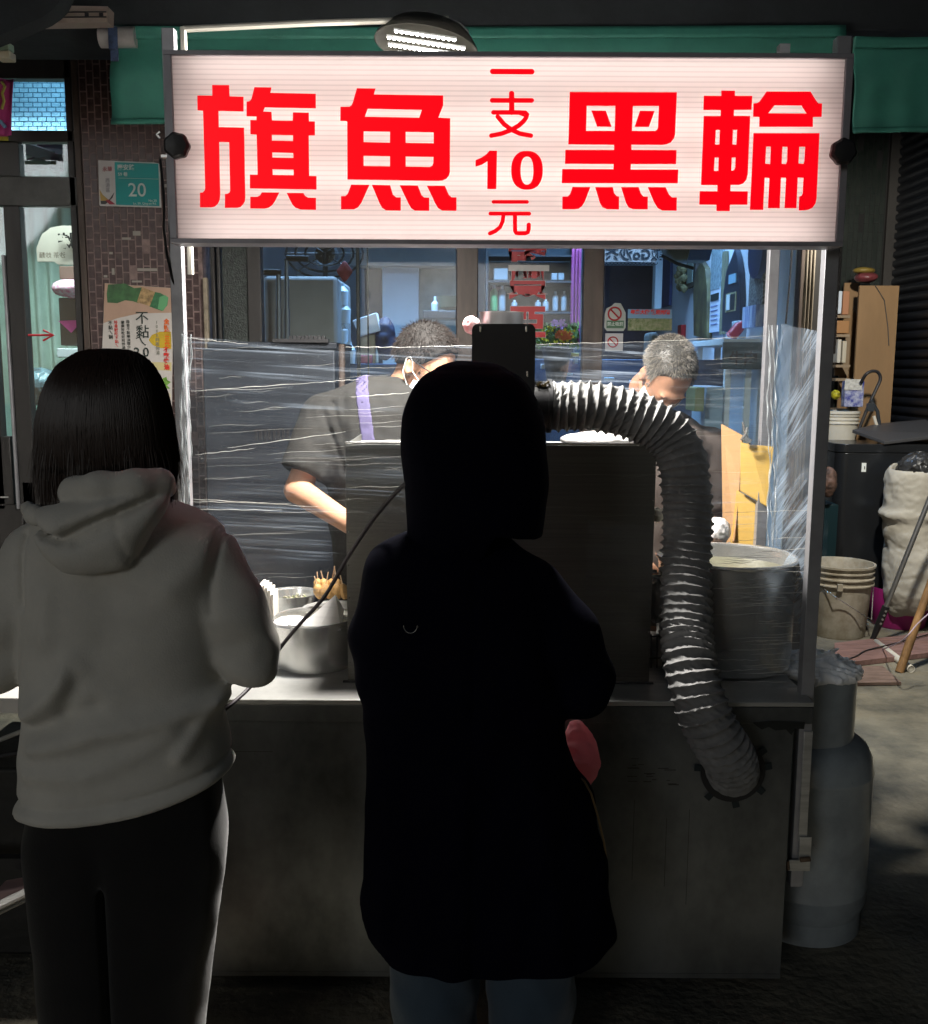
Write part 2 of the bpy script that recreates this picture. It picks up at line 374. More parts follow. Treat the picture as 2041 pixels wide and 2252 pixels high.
def joints(pel, neck, head, R, sh, el, wr, feet, lean=(0, 0, 0)):
    pel = Vector(pel); neck = Vector(neck); ch = pel.lerp(neck, .68); J = dict(pelvis=pel, neck=neck, chest=ch, chest2=pel.lerp(neck, .8), head=Vector(head), R=R)
    J['sh'] = [Vector(q) for q in sh]; J['el'] = [Vector(q) for q in el]; J['wr'] = [Vector(q) for q in wr]
    J['hip'] = [pel + Vector((s * .09, 0, -.04)) for s in (-1, 1)]
    J['an'] = [Vector((q[0], q[1], .08)) for q in feet]; J['kn'] = [(J['hip'][i] + J['an'][i]) / 2 + Vector((0, feet[i][2] * .03, .02)) for i in (0, 1)]
    J['toe'] = [J['an'][i] + Vector((0, feet[i][2] * .13, -.045)) for i in (0, 1)]
    return J
def ribbons(paths, name, m, parent, w=.0012):
    v = []; f = []; k = 0
    for pts in paths:
        n = len(pts)
        for i, p in enumerate(pts):
            p = Vector(p); t = Vector(pts[min(i + 1, n - 1)]) - Vector(pts[max(i - 1, 0)])
            s = t.cross(Vector((0, -1, .3)));
            if s.length < 1e-6: s = Vector((1, 0, 0))
            s = s.normalized() * w * (1 - .8 * i / (n - 1)); v += [p - s, p + s]
            if i: f.append((k + 2 * i - 2, k + 2 * i - 1, k + 2 * i + 1, k + 2 * i))
        k += 2 * n
    q = MB(); q.v = [tuple(a) for a in v]; q.f = f; return q.build(name, m, parent, smooth=True, ang=None)
# ================================================================== materials used below
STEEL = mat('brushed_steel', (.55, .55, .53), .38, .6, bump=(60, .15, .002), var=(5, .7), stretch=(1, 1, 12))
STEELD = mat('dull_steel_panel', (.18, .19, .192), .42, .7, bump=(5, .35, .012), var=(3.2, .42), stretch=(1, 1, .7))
STEELP = mat('polished_steel', (.62, .62, .60), .27, .8, bump=(30, .06, .002), stretch=(1, 1, 8))
ALU = mat('grey_frame_metal', (.38, .38, .40), .42, .5, var=(12, .8))
BLACKP = mat('black_plastic', (.015, .015, .017), .45)
RUBBER = mat('rubber', (.02, .02, .02), .8, bump=(80, .2, .001))
RUST = mat('rusty_weld', (.18, .12, .08), .7, .3, var=(40, .4))
CONC = mat('concrete_ground', (.215, .195, .145), .85, bump=(38, .7, .01), var=(3.2, .50), col2=(.085, .082, .068))
WALLD = mat('dark_plaster', (.10, .10, .10), .9, bump=(25, .4), var=(3, .6))
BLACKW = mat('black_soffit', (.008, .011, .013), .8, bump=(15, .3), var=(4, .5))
# ================================================================== ground
g = MB(); g.box(-30, 30, -30, 60, -.3, 0)
structure(g.build('ground', CONC, smooth=False))
dr = MB()
p0, p1, p2, p3 = gr(1835, 1475), gr(1940, 1471), gr(1982, 1508), gr(1835, 1510)
dr.add([(a.x, a.y, z) for z in (.004, .018) for a in (p0, p1, p2, p3)], [(3, 2, 1, 0), (4, 5, 6, 7), (0, 1, 5, 4), (1, 2, 6, 5), (2, 3, 7, 6), (3, 0, 4, 7)])
WOODG = mat('weathered_board', (.22, .15, .12), .85, bump=(20, .6), var=(9, .5), stretch=(1, 6, 1))
tag(dr.build('floor_board', WOODG, smooth=False), 'short grey brown board lying flat beside the gas cylinder', 'board')
dr = MB(); a, b, c_, d_ = gr(1835, 1425), gr(2100, 1395), gr(2100, 1440), gr(1835, 1472)
dr.add([(q.x, q.y, z) for z in (.003, .03) for q in (a, b, c_, d_)], [(3, 2, 1, 0), (4, 5, 6, 7), (0, 1, 5, 4), (1, 2, 6, 5), (2, 3, 7, 6), (3, 0, 4, 7)])
WOODR = mat('reddish_plank', (.26, .15, .13), .85, bump=(20, .6), var=(9, .6), stretch=(1, 6, 1))
tag(dr.build('plank', WOODR, smooth=False), 'long reddish plank lying on the concrete below the magenta bin', 'plank')

# ================================================================== food cart
YC = 2.29; ZC = at(1100, 1541, YC).z; YB = 2.93
XL = at(392, 1541, YC).x; XR = at(1791, 1545, YC).x
cart = thing('food_cart', 'stainless steel street food cart with a plain front panel and a lit counter', 'food cart', (0, 2.6, 0))
q = MB(); q.box(XL, XR, YC, YB, ZC - .012, ZC); q.build('counter_top', STEEL, cart, bevel=.002)
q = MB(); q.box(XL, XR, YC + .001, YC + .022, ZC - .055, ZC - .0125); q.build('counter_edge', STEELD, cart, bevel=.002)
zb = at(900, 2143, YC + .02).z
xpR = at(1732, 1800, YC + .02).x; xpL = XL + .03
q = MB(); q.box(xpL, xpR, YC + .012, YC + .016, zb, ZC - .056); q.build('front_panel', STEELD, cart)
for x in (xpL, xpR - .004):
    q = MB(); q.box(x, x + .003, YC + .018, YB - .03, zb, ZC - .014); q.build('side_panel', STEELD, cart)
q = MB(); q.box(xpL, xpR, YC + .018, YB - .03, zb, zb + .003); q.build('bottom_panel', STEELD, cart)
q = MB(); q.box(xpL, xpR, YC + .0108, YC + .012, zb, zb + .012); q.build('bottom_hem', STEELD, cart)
# posts
def post(xa, xb, y, ytop, Y, zbot, name='post'):
    a = at(xa, y, Y).x; b = at(xb, y, Y).x; q = MB(); q.box(a, b, Y, Y + (b - a), zbot, at(xa, ytop, Y).z); return q.build(name, ALU, cart, bevel=.0015)
post(388, 414, 1000, 60, 2.345, ZC - .05)
post(1816, 1846, 560, 78, 2.345, zb + .22)
post(1693, 1716, 560, 95, 2.85, ZC - .01)
post(1735, 1762, 1700, 1640, 2.62, zb - .02, 'rear_leg')
xa = at(1764, 1700, 2.34).x; xb = at(1783, 1700, 2.34).x
q = MB(); q.box(xa, xb, 2.34, 2.352, at(0, 1842, 2.34).z, at(0, 1600, 2.34).z); q.build('bracket_bar', STEEL, cart, bevel=.001)
q = MB(); q.pbox(1735, 1892, 1782, 1916, 2.33, .006); q.pbox(1758, 1841, 1784, 1891, 2.334, .006); q.build('hinge_plate', STEEL, cart, bevel=.001)
q = MB(); q.tube([at(1760, 1891, 2.328), at(1782, 1889, 2.328)], .006, 7); q.build('weld', RUST, cart); q = MB(); q.tube([at(1731, 1893, 2.327), at(1733, 1912, 2.327)], .005, 7); q.build('weld', RUST, cart)
tape = MB()
pl = [(1655, 1589), (1700, 1586), (1770, 1588), (1768, 1603), (1748, 1602), (1740, 1616), (1728, 1604), (1705, 1606), (1690, 1598), (1675, 1604), (1665, 1597)]
tape.prism([(at(a, b, YC).x, at(a, b, YC).z) for a, b in pl], YC - .002, YC + .0)
tape.build('black_tape', mat('torn_tape', (.01, .012, .012), .5), cart)
SMG = mat('dark_scuff', (.04, .038, .035), .6)
rs_ = random.Random(11)
for i in range(16):
    x = rs_.uniform(1372, 1470); y = 1668 + rs_.uniform(0, 62) - (x - 1372) * .05; w_ = rs_.uniform(8, 26)
    q = MB(); q.pbox(x, y, x + w_, y + rs_.uniform(1.2, 2.4), YC + .0116, .0003); q.build('scuff', SMG, cart, smooth=False)
for x, ya, yb2 in ((1392, 1760, 1935), (1463, 1800, 1950), (1512, 1780, 1990), (1090, 1700, 1790), (560, 1655, 1660)):
    q = MB(); q.pbox(x, ya, x + 1.1, yb2, YC + .0116, .0003); q.build('scratch', SMG, cart, smooth=False)
q = MB(); q.pbox(506, 1652, 600, 1653.5, YC + .0116, .0003); q.build('scratch', SMG, cart, smooth=False)
def caster(x, y):
    q = MB(); q.lathe([(.018, -.012), (.034, -.012), (.036, -.008), (.036, .008), (.034, .012), (.018, .012)], (x, y, .036), 20, R=Matrix.Rotation(R_(90), 3, 'Y')); w = q.build('caster_wheel', RUBBER, cart)
    q = MB(); q.box(x - .022, x - .018, y - .014, y + .014, .03, .09); q.box(x + .018, x + .022, y - .014, y + .014, .03, .09); q.box(x - .022, x + .022, y - .025, y + .025, .09, zb); q.tube([(x - .026, y, .036), (x + .026, y, .036)], .006, 8); q.build('fork', STEELP, w)
for px, yy in ((625, 2.36), (1500, 2.36)): caster(at(px, 2175, yy).x, yy)
for px in (625, 1500): caster(at(px, 2175, 2.36).x, 2.85)
# side shelf, left of the woman
sx0 = XL - .9
sh = thing('side_shelf', 'white metal side shelf joined to the left end of the cart', 'shelf', (XL - .4, 2.5, 0))
WHM = mat('white_shelf_metal', (.62, .60, .57), .4, .2, var=(8, .85))
q = MB(); q.box(sx0, XL - .004, YC + .02, YB - .05, ZC - .014, ZC - .004); q.build('shelf_top', WHM, sh, bevel=.002)
q = MB(); q.box(sx0, XL - .004, YC + .012, YC + .0195, ZC - .042, ZC - .004); q.build('shelf_edge', WHM, sh, bevel=.001)
for x in (sx0 + .02, XL - .06):
    for y in (YC + .05, YB - .1):
        q = MB(); q.box(x, x + .025, y, y + .025, 0, ZC - .016); q.build('leg', BLACKP, sh)
q = MB(); q.box(sx0 + .046, XL - .061, YC + .05, YC + .075, .30, .33); q.tube([(sx0, 2.3, .52), (XL - .1, 2.5, .62)], .008, 8); q.build('brace', BLACKP, sh)

# ================================================================== light-box sign
SY = 2.27
xl = at(366, 320, SY).x; xr = at(1867, 325, SY).x; zt = at(1100, 113, SY).z; zl = at(1100, 538, SY).z
sign = thing('light_box_sign', 'glowing white light box sign with big red Chinese characters above the cart', 'sign', ((xl + xr) / 2, SY, zl))
FR = mat('sign_frame_aluminium', (.34, .33, .36), .45, .3, var=(10, .8))
t_ = .010
q = MB(); q.box(xl, xr, SY, SY + .07, zt - t_, zt); q.box(xl, xr, SY, SY + .07, zl, zl + t_)
q.box(xl, xl + .016, SY, SY + .07, zl + t_, zt - t_); q.box(xr - .016, xr, SY, SY + .07, zl + t_, zt - t_); q.build('frame', FR, sign, bevel=.001)
q = MB(); q.box(xl + .001, xr - .001, SY + .0705, SY + .073, zl + .001, zt - .001); q.build('back_panel', mat('sign_inside_white', (.75, .75, .75), .8), sign)
PAN = translucent('fluted_white_panel', (.93, .87, .84), front=.25, rib=30)
q = MB(); q.box(xl + .0162, xr - .0162, SY + .008, SY + .0095, zl + t_ + .0005, zt - t_ - .0005); q.build('face_panel', PAN, sign, smooth=False)
RED = translucent('red_vinyl', (.8, .002, .02), front=.4)
for nd in [RED.node_tree]:
    e_ = nd.nodes.new('ShaderNodeEmission'); e_.inputs[0].default_value = (1, 0, .014, 1); e_.inputs[1].default_value = .42; a_ = nd.nodes.new('ShaderNodeAddShader'); o_ = nd.nodes['Material Output']; src = o_.inputs[0].links[0].from_socket; nd.links.new(src, a_.inputs[0]); nd.links.new(e_.outputs[0], a_.inputs[1]); nd.links.new(a_.outputs[0], o_.inputs[0])
def G(ox, oy, s, pts, Y=SY + .0075):
    return [(lambda v: (v.x, v.z))(at(ox + x / s, oy + y / s, Y)) for x, y in pts]
def glyph(name, ox, oy, s, polys, Y=SY + .0068):
    me = polymesh([G(ox, oy, s, p, Y) for p in polys], .0005)
    me.transform(Matrix.Translation(Vector((0, Y, 0)) - ORG[sign.name])); return finish(me, name, RED, sign, smooth=False)
Z = 6.09
glyph('character', 420, 170, Z, [
 [(285,103),(512,105),(516,255),(704,260),(704,457),(368,450),(372,667),(711,675),(727,1600),(722,1660),(700,1700),(665,1735),(620,1748),(455,1748),(455,1563),(490,1560),(515,1545),(526,1520),(512,868),(377,866),(392,1580),(385,1640),(360,1695),(320,1730),(270,1742),(122,1740),(122,1547),(160,1542),(185,1510),(190,1480),(162,447),(88,441),(85,245),(285,246)],
 [(850,132),(1078,136),(1062,208),(1672,221),(1672,415),(988,402),(968,460),(1078,462),(1085,578),(1363,582),(1366,470),(1577,474),(1580,590),(1660,592),(1660,778),(1577,778),(1583,1320),(1681,1324),(1681,1503),(790,1488),(790,1303),(893,1305),(880,767),(797,762),(795,573),(878,573),(878,525),(745,521),(745,326),(780,322),(805,300),(815,270)],
 [(1085,770),(1367,775),(1367,853),(1085,847)],[(1088,1005),(1370,1013),(1372,1080),(1090,1075)],[(1092,1232),(1375,1238),(1375,1312),(1094,1308)],
 [(950,1542),(1183,1543),(1130,1650),(1090,1710),(1040,1745),(980,1758),(795,1755),(795,1600),(890,1600),(925,1580)],
 [(1282,1548),(1507,1550),(1530,1590),(1570,1613),(1675,1615),(1675,1775),(1470,1770),(1400,1745),(1360,1705),(1325,1640)]])
glyph('character', 730, 170, Z, [
 [(335,147),(585,150),(560,230),(1490,243),(1490,375),(1425,540),(1585,548),(1580,1270),(1565,1320),(1530,1360),(1480,1382),(1430,1387),(208,1368),(205,595),(190,585),(113,583),(115,395),(235,393),(262,375),(280,335)],
 [(480,421),(1205,436),(1170,541),(440,527)],[(425,723),(778,728),(778,876),(425,868)],[(988,730),(1363,737),(1363,884),(988,878)],[(425,1050),(778,1056),(778,1193),(425,1187)],[(988,1060),(1360,1066),(1358,1150),(1345,1185),(1310,1200),(988,1196)],
 [(258,1438),(503,1440),(395,1680),(350,1740),(295,1768),(122,1768),(122,1593),(180,1590),(213,1560)],
 [(535,1440),(780,1445),(815,1570),(860,1608),(922,1610),(922,1785),(725,1783),(670,1745),(635,1680)],
 [(908,1447),(1150,1450),(1200,1580),(1235,1610),(1303,1612),(1303,1787),(1110,1785),(1060,1750),(1025,1690)],
 [(1272,1452),(1513,1453),(1565,1570),(1600,1607),(1668,1608),(1668,1788),(1480,1785),(1420,1750),(1385,1690)]])
glyph('character', 1220, 180, Z, [
 [(202,135),(1637,140),(1612,700),(1595,760),(1555,810),(1500,835),(1440,843),(1028,842),(1028,912),(1632,914),(1625,1100),(1020,1100),(1017,1175),(1655,1175),(1648,1358),(95,1356),(102,1168),(788,1170),(790,1100),(138,1097),(143,911),(795,912),(797,842),(183,836)],
 [(428,320),(812,322),(803,657),(420,656)],[(1047,322),(1395,322),(1384,610),(1372,640),(1345,658),(1035,657)],
 [(492,385),(683,387),(762,602),(568,598)],[(1142,388),(1338,390),(1262,602),(1070,602)],
 [(240,1408),(477,1409),(400,1610),(365,1665),(320,1698),(260,1706),(102,1705),(104,1537),(175,1535),(205,1505)],
 [(543,1410),(778,1410),(795,1490),(830,1532),(862,1535),(860,1707),(700,1705),(640,1680),(605,1620)],
 [(890,1410),(1125,1410),(1150,1490),(1185,1535),(1247,1537),(1245,1707),(1050,1705),(990,1680),(955,1620)],
 [(1248,1410),(1485,1412),(1530,1510),(1570,1548),(1635,1550),(1632,1725),(1440,1722),(1380,1690),(1330,1610)]])
glyph('character', 1520, 180, Z, [
 [(405,117),(587,119),(587,188),(820,188),(808,374),(575,375),(572,455),(792,457),(758,1240),(740,1310),(700,1360),(640,1380),(527,1381),(525,1465),(760,1467),(753,1644),(519,1645),(517,1730),(340,1730),(340,1645),(110,1643),(115,1465),(352,1466),(352,1382),(133,1381),(170,457),(395,457),(397,377),(165,375),(170,187),(405,188)],
 [(330,643),(384,643),(378,840),(320,838)],[(562,643),(616,643),(608,840),(552,838)],[(315,1013),(370,1013),(365,1192),(305,1192)],[(545,1013),(598,1013),(590,1140),(575,1180),(538,1192)],
 [(1010,130),(1598,131),(1680,260),(1705,290),(1754,290),(1747,468),(1632,470),(1630,602),(913,602),(915,468),(830,467),(835,290),(880,285),(915,265)],[(1118,314),(1478,316),(1547,424),(1030,421)],
 [(835,687),(1719,688),(1680,1560),(1665,1630),(1625,1685),(1570,1712),(1510,1720),(1443,1720),(1448,1537),(1480,1525),(1495,1490),(1505,1285),(1428,1280),(1410,1692),(1252,1692),(1272,1285),(1203,1283),(1186,1692),(1030,1690),(1049,1285),(984,1283),(965,1715),(788,1714)],
 [(1005,867),(1067,867),(1060,1100),(993,1098)],[(1222,869),(1292,869),(1285,1060),(1270,1100),(1213,1098)],[(1450,869),(1528,869),(1517,1060),(1505,1098),(1437,1096)]])
def stroke(pts, w):
    """rounded stroke outline polygon"""
    P = [Vector((a, b)) for a, b in pts]; L = []; Rr = []; r = w / 2
    for i, p in enumerate(P):
        t = (P[min(i + 1, len(P) - 1)] - P[max(i - 1, 0)]).normalized(); n = Vector((-t.y, t.x)); L.append(p + n * r); Rr.append(p - n * r)
    def capp(c, t, s):
        a0 = math.atan2(t.y, t.x); return [c + Vector((math.cos(a0 + s * (math.pi / 2 - k * math.pi / 6)), math.sin(a0 + s * (math.pi / 2 - k * math.pi / 6)))) * r for k in range(1, 6)]
    t1 = (P[-1] - P[-2]).normalized(); t0 = (P[0] - P[1]).normalized()
    return [(v.x, v.y) for v in L + capp(P[-1], t1, 1) + Rr[::-1] + capp(P[0], t0, 1)]
def strokes(name, lst):
    bm = bmesh.new()
    for i, (pts, w) in enumerate(lst):
        Yk = SY + .0068 - i * .0004
        me = polymesh([G(1030, 130, 5.04, stroke(pts, w) if w else pts, Yk)], .0003); me.transform(Matrix.Translation((0, Yk, 0))); bm.from_mesh(me)
    me = bpy.data.meshes.new(name); bm.to_mesh(me); bm.free(); me.transform(Matrix.Translation(-ORG[sign.name])); return finish(me, name, RED, sign, smooth=False)
strokes('character', [([(270,137),(703,139)], 60)])
strokes('character', [([(480,380),(480,590)], 58), ([(265,457),(703,458)], 52), ([(278,590),(560,591),(635,595),(652,610),(640,650),(610,690),(560,735),(475,785),(370,825),(255,848)], 50), ([(325,637),(395,720),(475,780),(570,825),(693,848)], 50)])
strokes('digit', [([(235,1015),(318,1015),(310,1440),(210,1440),(213,1130),(150,1170),(80,1192),(80,1120),(150,1090),(205,1050)], 0)])
def sup(cx, cy, a, b, n=44, k=2.35): return [(cx + a * abs(math.cos(t)) ** (2 / k) * (1 if math.cos(t) > 0 else -1), cy + b * abs(math.sin(t)) ** (2 / k) * (1 if math.sin(t) > 0 else -1)) for t in [2 * math.pi * i / n for i in range(n)]]
glyph('digit', 1030, 130, 5.04, [sup(650, 1232, 175, 215), sup(650, 1235, 71, 156)])
strokes('character', [([(278,1582),(650,1582)], 40), ([(245,1712),(675,1712)], 42), ([(388,1735),(380,1800),(350,1865),(300,1905),(240,1932)], 44), ([(517,1735),(517,1850),(519,1905),(530,1926),(560,1930),(630,1930),(660,1918),(668,1885),(670,1835)], 46)])
# light tubes inside the box
for k in range(4):
    zz = zl + (zt - zl) * (.07 + .287 * k)
    L = bpy.data.lights.new('sign_tube', 'AREA'); L.shape = 'RECTANGLE'; L.size = (xr - xl) * .93; L.size_y = .03; L.energy = .92; L.color = (1, .93, .915)
    o = bpy.data.objects.new('sign_tube', L); C.objects.link(o); o.location = ((xl + xr) / 2 - .0, SY + .066, zz); o.rotation_euler = (R_(-90), 0, 0)
def knob(px, py, rot=0):
    c = at(px, py, SY - .035); n = 56; v = []; q = MB(); pr = []
    for k, (rr, yy) in enumerate(((.010, .03), (.022, .022), (.027, .014), (.027, .002), (.022, -.004), (.004, -.006))):
        for i in range(n):
            w = 2 * math.pi * i / n; r = rr * (1 + .045 * math.cos(7 * w + rot) * (rr > .02)); v.append((c.x + r * math.cos(w), c.y + yy, c.z + r * math.sin(w)))
    f = [(k * n + i, k * n + (i + 1) % n, (k + 1) * n + (i + 1) % n, (k + 1) * n + i) for k in range(5) for i in range(n)] + [tuple(range(n)), tuple(range(5 * n, 6 * n))]
    q.add(v, f); kb = q.build('clamp_knob', BLACKP, sign)
    s = -1 if px < 1000 else 1
    q = MB(); q.tube([(c.x, c.y + .02, c.z), (c.x, SY + .10, c.z)], .006, 8); q.box(min(c.x, c.x + s * .03), max(c.x, c.x + s * .03), SY + .074, SY + .08, c.z - .03, c.z + .02); q.build('clamp', STEELP, kb)
knob(387, 319); knob(1857, 332, 1)
q = MB(); q.tube([at(352, 290, 2.3), at(345, 296, 2.3), at(352, 304, 2.3)], .003, 6); q.build('clamp_hook', STEELP, sign); q = MB(); q.box(at(344, 0, 2.3).x, at(362, 0, 2.3).x, 2.29, 2.31, at(0, 346, 2.3).z, at(0, 340, 2.3).z); q.build('clamp_bolt', STEELP, sign)
q = MB(); q.tube([at(352, 350, 2.32), at(358, 400, 2.32), at(361, 450, 2.32), at(360, 500, 2.33), at(367, 560, 2.34), at(378, 610, 2.345), at(388, 640, 2.35)], .003, 6)
tag(q.build('power_cable', BLACKP), 'black power cable hanging down beside the left edge of the lit sign', 'cable')

# ================================================================== hanging work lamp over the counter
LC = at(938, 100, 2.62)
lamp = thing('work_lamp', 'round reflector work lamp with rows of lit LEDs hanging over the cart', 'lamp', LC)
RODM = mat('cream_rod', (.75, .72, .62), .35, .3)
a0 = at(403, 108, 2.40); a1 = at(403, 60, 2.40)
q = MB(); q.tube([a0 - Vector((0, 0, .5)), a1], .0075, 10); q.build('arm_upright', RODM, lamp)
q = MB(); q.tube([a1 - Vector((0, 0, .004)), at(700, 50, 2.48), at(985, 42, 2.60)], .0075, 10); q.build('arm', RODM, lamp)
q = MB(); q.tube([at(985, 42, 2.60), at(1010, 50, 2.60), at(1028, 68, 2.60), at(1038, 95, 2.60)], .003, 8); q.build('cable', STEELP, lamp)
Rt = Matrix.Rotation(R_(-5), 3, 'X') @ Matrix.Rotation(R_(8), 3, 'Y')
SHD = mat('lamp_reflector', (.05, .048, .04), .45, .4)
prof = [(.008, .062), (.03, .061), (.06, .055), (.09, .042), (.112, .025), (.126, .006), (.130, -.004)]
q = MB(); q.lathe(prof + [(.127, -.004), (.123, .006), (.109, .022), (.088, .038), (.058, .051), (.006, .058)], LC, 40, R=Rt, cap0=False, cap1=False); q.build('lamp_shade', SHD, lamp, ang=60)
q = MB(); q.tube([LC + Vector((0, 0, .058)), at(985, 42, 2.60)], .008, 8); q.build('lamp_socket', BLACKP, lamp)
LEDM = emit('led_glow', (1, .97, .93), 45)
for k in range(4):
    yy = (k - 1.5) * .045; hl = math.sqrt(.105 ** 2 - yy * yy) * .95
    q = MB(); q.obox(LC + Rt @ Vector((0, yy, -.001)), (2 * hl, .014, .004), Rt); bd = q.build('led_board', mat('led_board_white', (.7, .7, .7), .6), lamp, smooth=False)
    q = MB()
    n = int(2 * hl / .012)
    for i in range(n): q.obox(LC + Rt @ Vector((-hl + (i + .5) * 2 * hl / n, yy, -.0045)), (.0055, .0055, .003), Rt)
    stuff(q.build('led', LEDM, bd, smooth=False))
L = bpy.data.lights.new('lamp_light', 'AREA'); L.shape = 'DISK'; L.size = .2; L.energy = 120; L.color = (1, .955, .89); L.spread = R_(178)
o = bpy.data.objects.new('lamp_light', L); C.objects.link(o); o.location = LC + Rt @ Vector((0, 0, -.012)); o.rotation_euler = Rt.to_euler()

# ================================================================== on the counter
# steel cabinet / hood box
BXY = 2.43
xa = at(762, 1200, BXY).x; xb = at(1437, 1200, BXY).x; ztop = at(1100, 979, BXY).z
hood = thing('steel_cooking_cabinet', 'tall dark stainless steel cabinet standing in the middle of the counter', 'steel cabinet', ((xa + xb) / 2, BXY, ZC))
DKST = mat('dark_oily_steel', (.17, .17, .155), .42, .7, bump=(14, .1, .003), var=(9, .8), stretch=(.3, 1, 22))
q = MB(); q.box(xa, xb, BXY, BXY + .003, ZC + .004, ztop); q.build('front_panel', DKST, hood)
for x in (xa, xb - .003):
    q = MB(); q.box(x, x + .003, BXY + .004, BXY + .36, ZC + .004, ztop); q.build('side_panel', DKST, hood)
q = MB(); q.box(xa, xb, BXY - .0015, BXY + .012, ztop + .0005, ztop + .006); q.build('top_rim', STEELP, hood, bevel=.001)
q = MB(); q.box(xa, xb, BXY + .013, BXY + .36, ztop - .02, ztop - .017); q.build('top_tray', STEEL, hood)
q = MB()
for i in range(7):
    for x in (xa + .004, xb - .007): q = MB(); q.obox((x + .0015, BXY - .001, ZC + .05 + i * (ztop - ZC - .1) / 6), (.003, .002, .003)); q.build('rivet', STEELP, hood)
0
q = MB(); q.box(xa - .012, xb + .01, BXY - .01, BXY + .001, ZC + .0005, ZC + .0035); q.build('base_flange', BLACKP, hood)
FOAM = mat('crumpled_white_plastic', (.75, .73, .73), .35, bump=(60, .8, .004))
def crumple(name, c, r, m, label, cat, seed, amp=.35, h=.006, frq=38):
    c = np.array(c)
    def f(P):
        p = P - c; return ell(P, c, r) + amp * min(r) * (.5 * np.abs(nz(P, frq, seed)) + .35 * np.abs(nz(P, frq * 2.1, seed + 3)))- amp * min(r) * .35
    o = smesh(name, f, c - np.array(r) * 1.35, c + np.array(r) * 1.35, h, m, relax=0, ang=50)
    return tag(o, label, cat)
c = at(1325, 968, 2.60); crumple('plastic_wrap', c, (.11, .07, .022), FOAM, 'crumpled white plastic heaped on top of the dark steel cabinet', 'plastic wrap', 2)
# black plate and fan housing
fan = thing('exhaust_fan', 'black plate fan housing with a short pipe on top, feeding the ribbed hose', 'fan', at(1108, 960, 2.52))
PLT = mat('black_plate', (.012, .012, .013), .6)
q = MB()
a = at(1038, 712, 2.37); b = at(1178, 712, 2.37); z0 = at(1100, 965, 2.37).z; r = .014
pl = [(a.x + r, a.z), (b.x - r, b.z)] + [(b.x - r + r * math.sin(t), b.z - r + r * math.cos(t)) for t in (.5, 1, 1.57)] + [(b.x, z0), (a.x, z0)] + [(a.x + r - r * math.sin(t), a.z - r + r * math.cos(t)) for t in (1.57, 1, .5)]
q.prism(pl, 2.37, 2.376); q.build('plate', PLT, fan, ang=30)
q = MB()
for px, py in ((1057, 724), (1158, 724), (1160, 822)):
    c = at(px, py, 2.367); q = MB(); q.tube([c + Vector((0, 0, .006)), c - Vector((0, 0, .006))], .003, 8); q.build('hook', STEELP, fan)
q = MB(); q.box(at(1062, 0, 2.52).x, at(1172, 0, 2.52).x, 2.44, 2.68, ZC + .55, at(0, 735, 2.52).z); q.build('housing', PLT, fan, bevel=.006)
c = at(1103, 700, 2.60); q = MB(); q.lathe([(.056, -.03), (.056, .012), (.058, .015), (.054, .015), (.054, -.03)], c, 36, cap0=False, cap1=False); q.build('pipe_collar', mat('galvanised_pipe', (.45, .45, .46), .35, .8), fan)
q = MB(); q.lathe([(.061, 0), (.061, .05), (.066, .05), (.066, .06), (.058, .062)], at(1207, 893, 2.46) + Vector((-.055, 0, 0)), 32, R=Matrix.Rotation(R_(90), 3, 'Y')); q.build('outlet', BLACKP, fan)
q = MB()
c = at(1192, 845, 2.42)
for i in range(5): q.obox(c + Vector((-.01 + .006 * i, 0, .004 * math.sin(i * 2))), (.005, .01, .008), Matrix.Rotation(i, 3, 'Y'))
q.tube([at(1182, 866, 2.42), at(1207, 866, 2.42)], .002, 6); q.build('latch', mat('brass', (.6, .5, .3), .3, 1), fan)
c = at(1037, 715, 2.56); crumple('red_bag_knot', c, (.021, .02, .022), mat('pale_red_plastic', (.75, .25, .27), .3, bump=(60, .6, .003), var=(30, .5), col2=(.8, .7, .7)), 'small knotted red and white bag behind the left corner of the black plate', 'bag', 5, h=.003, frq=90)
# hose
HOSE = mat('grey_duct_fabric', (.20, .20, .198), .7, .0, bump=(55, .5, .003), var=(14, .75))
hp = [(1214, 893, 2.46), (1280, 893, 2.455), (1350, 903, 2.45), (1420, 925, 2.445), (1472, 962, 2.44), (1500, 1010, 2.43), (1508, 1070, 2.42), (1511, 1150, 2.40), (1510, 1240, 2.37), (1509, 1330, 2.33), (1511, 1400, 2.29), (1516, 1460, 2.245), (1532, 1520, 2.215), (1556, 1580, 2.20), (1583, 1635, 2.205), (1604, 1672, 2.235), (1611, 1690, 2.27), (1612, 1694, 2.305)]
pts = [at(*p) for p in hp]
def catmull(P, n):
    out = []; P = [P[0] * 2 - P[1]] + P + [P[-1] * 2 - P[-2]]
    for i in range(1, len(P) - 2):
        for k in range(n):
            t = k / n; a, b, c, d = P[i - 1], P[i], P[i + 1], P[i + 2]
            out.append(.5 * ((2 * b) + (c - a) * t + (2 * a - 5 * b + 4 * c - d) * t * t + (3 * b - a - 3 * c + d) * t ** 3))
    return out + [P[-2]]
def resample(P, step):
    out = [P[0]]; acc = 0
    for i in range(1, len(P)):
        a, b = P[i - 1], P[i]; L = (b - a).length
        while acc + L >= step:
            t = (step - acc) / L; a = a.lerp(b, t); out.append(a.copy()); L = (b - a).length; acc = 0
        acc += L
    return out
cl = resample(catmull(pts, 12), .0028)
v = []; n = 72; up = Vector((0, -1, 0)); PITCHH = .0215
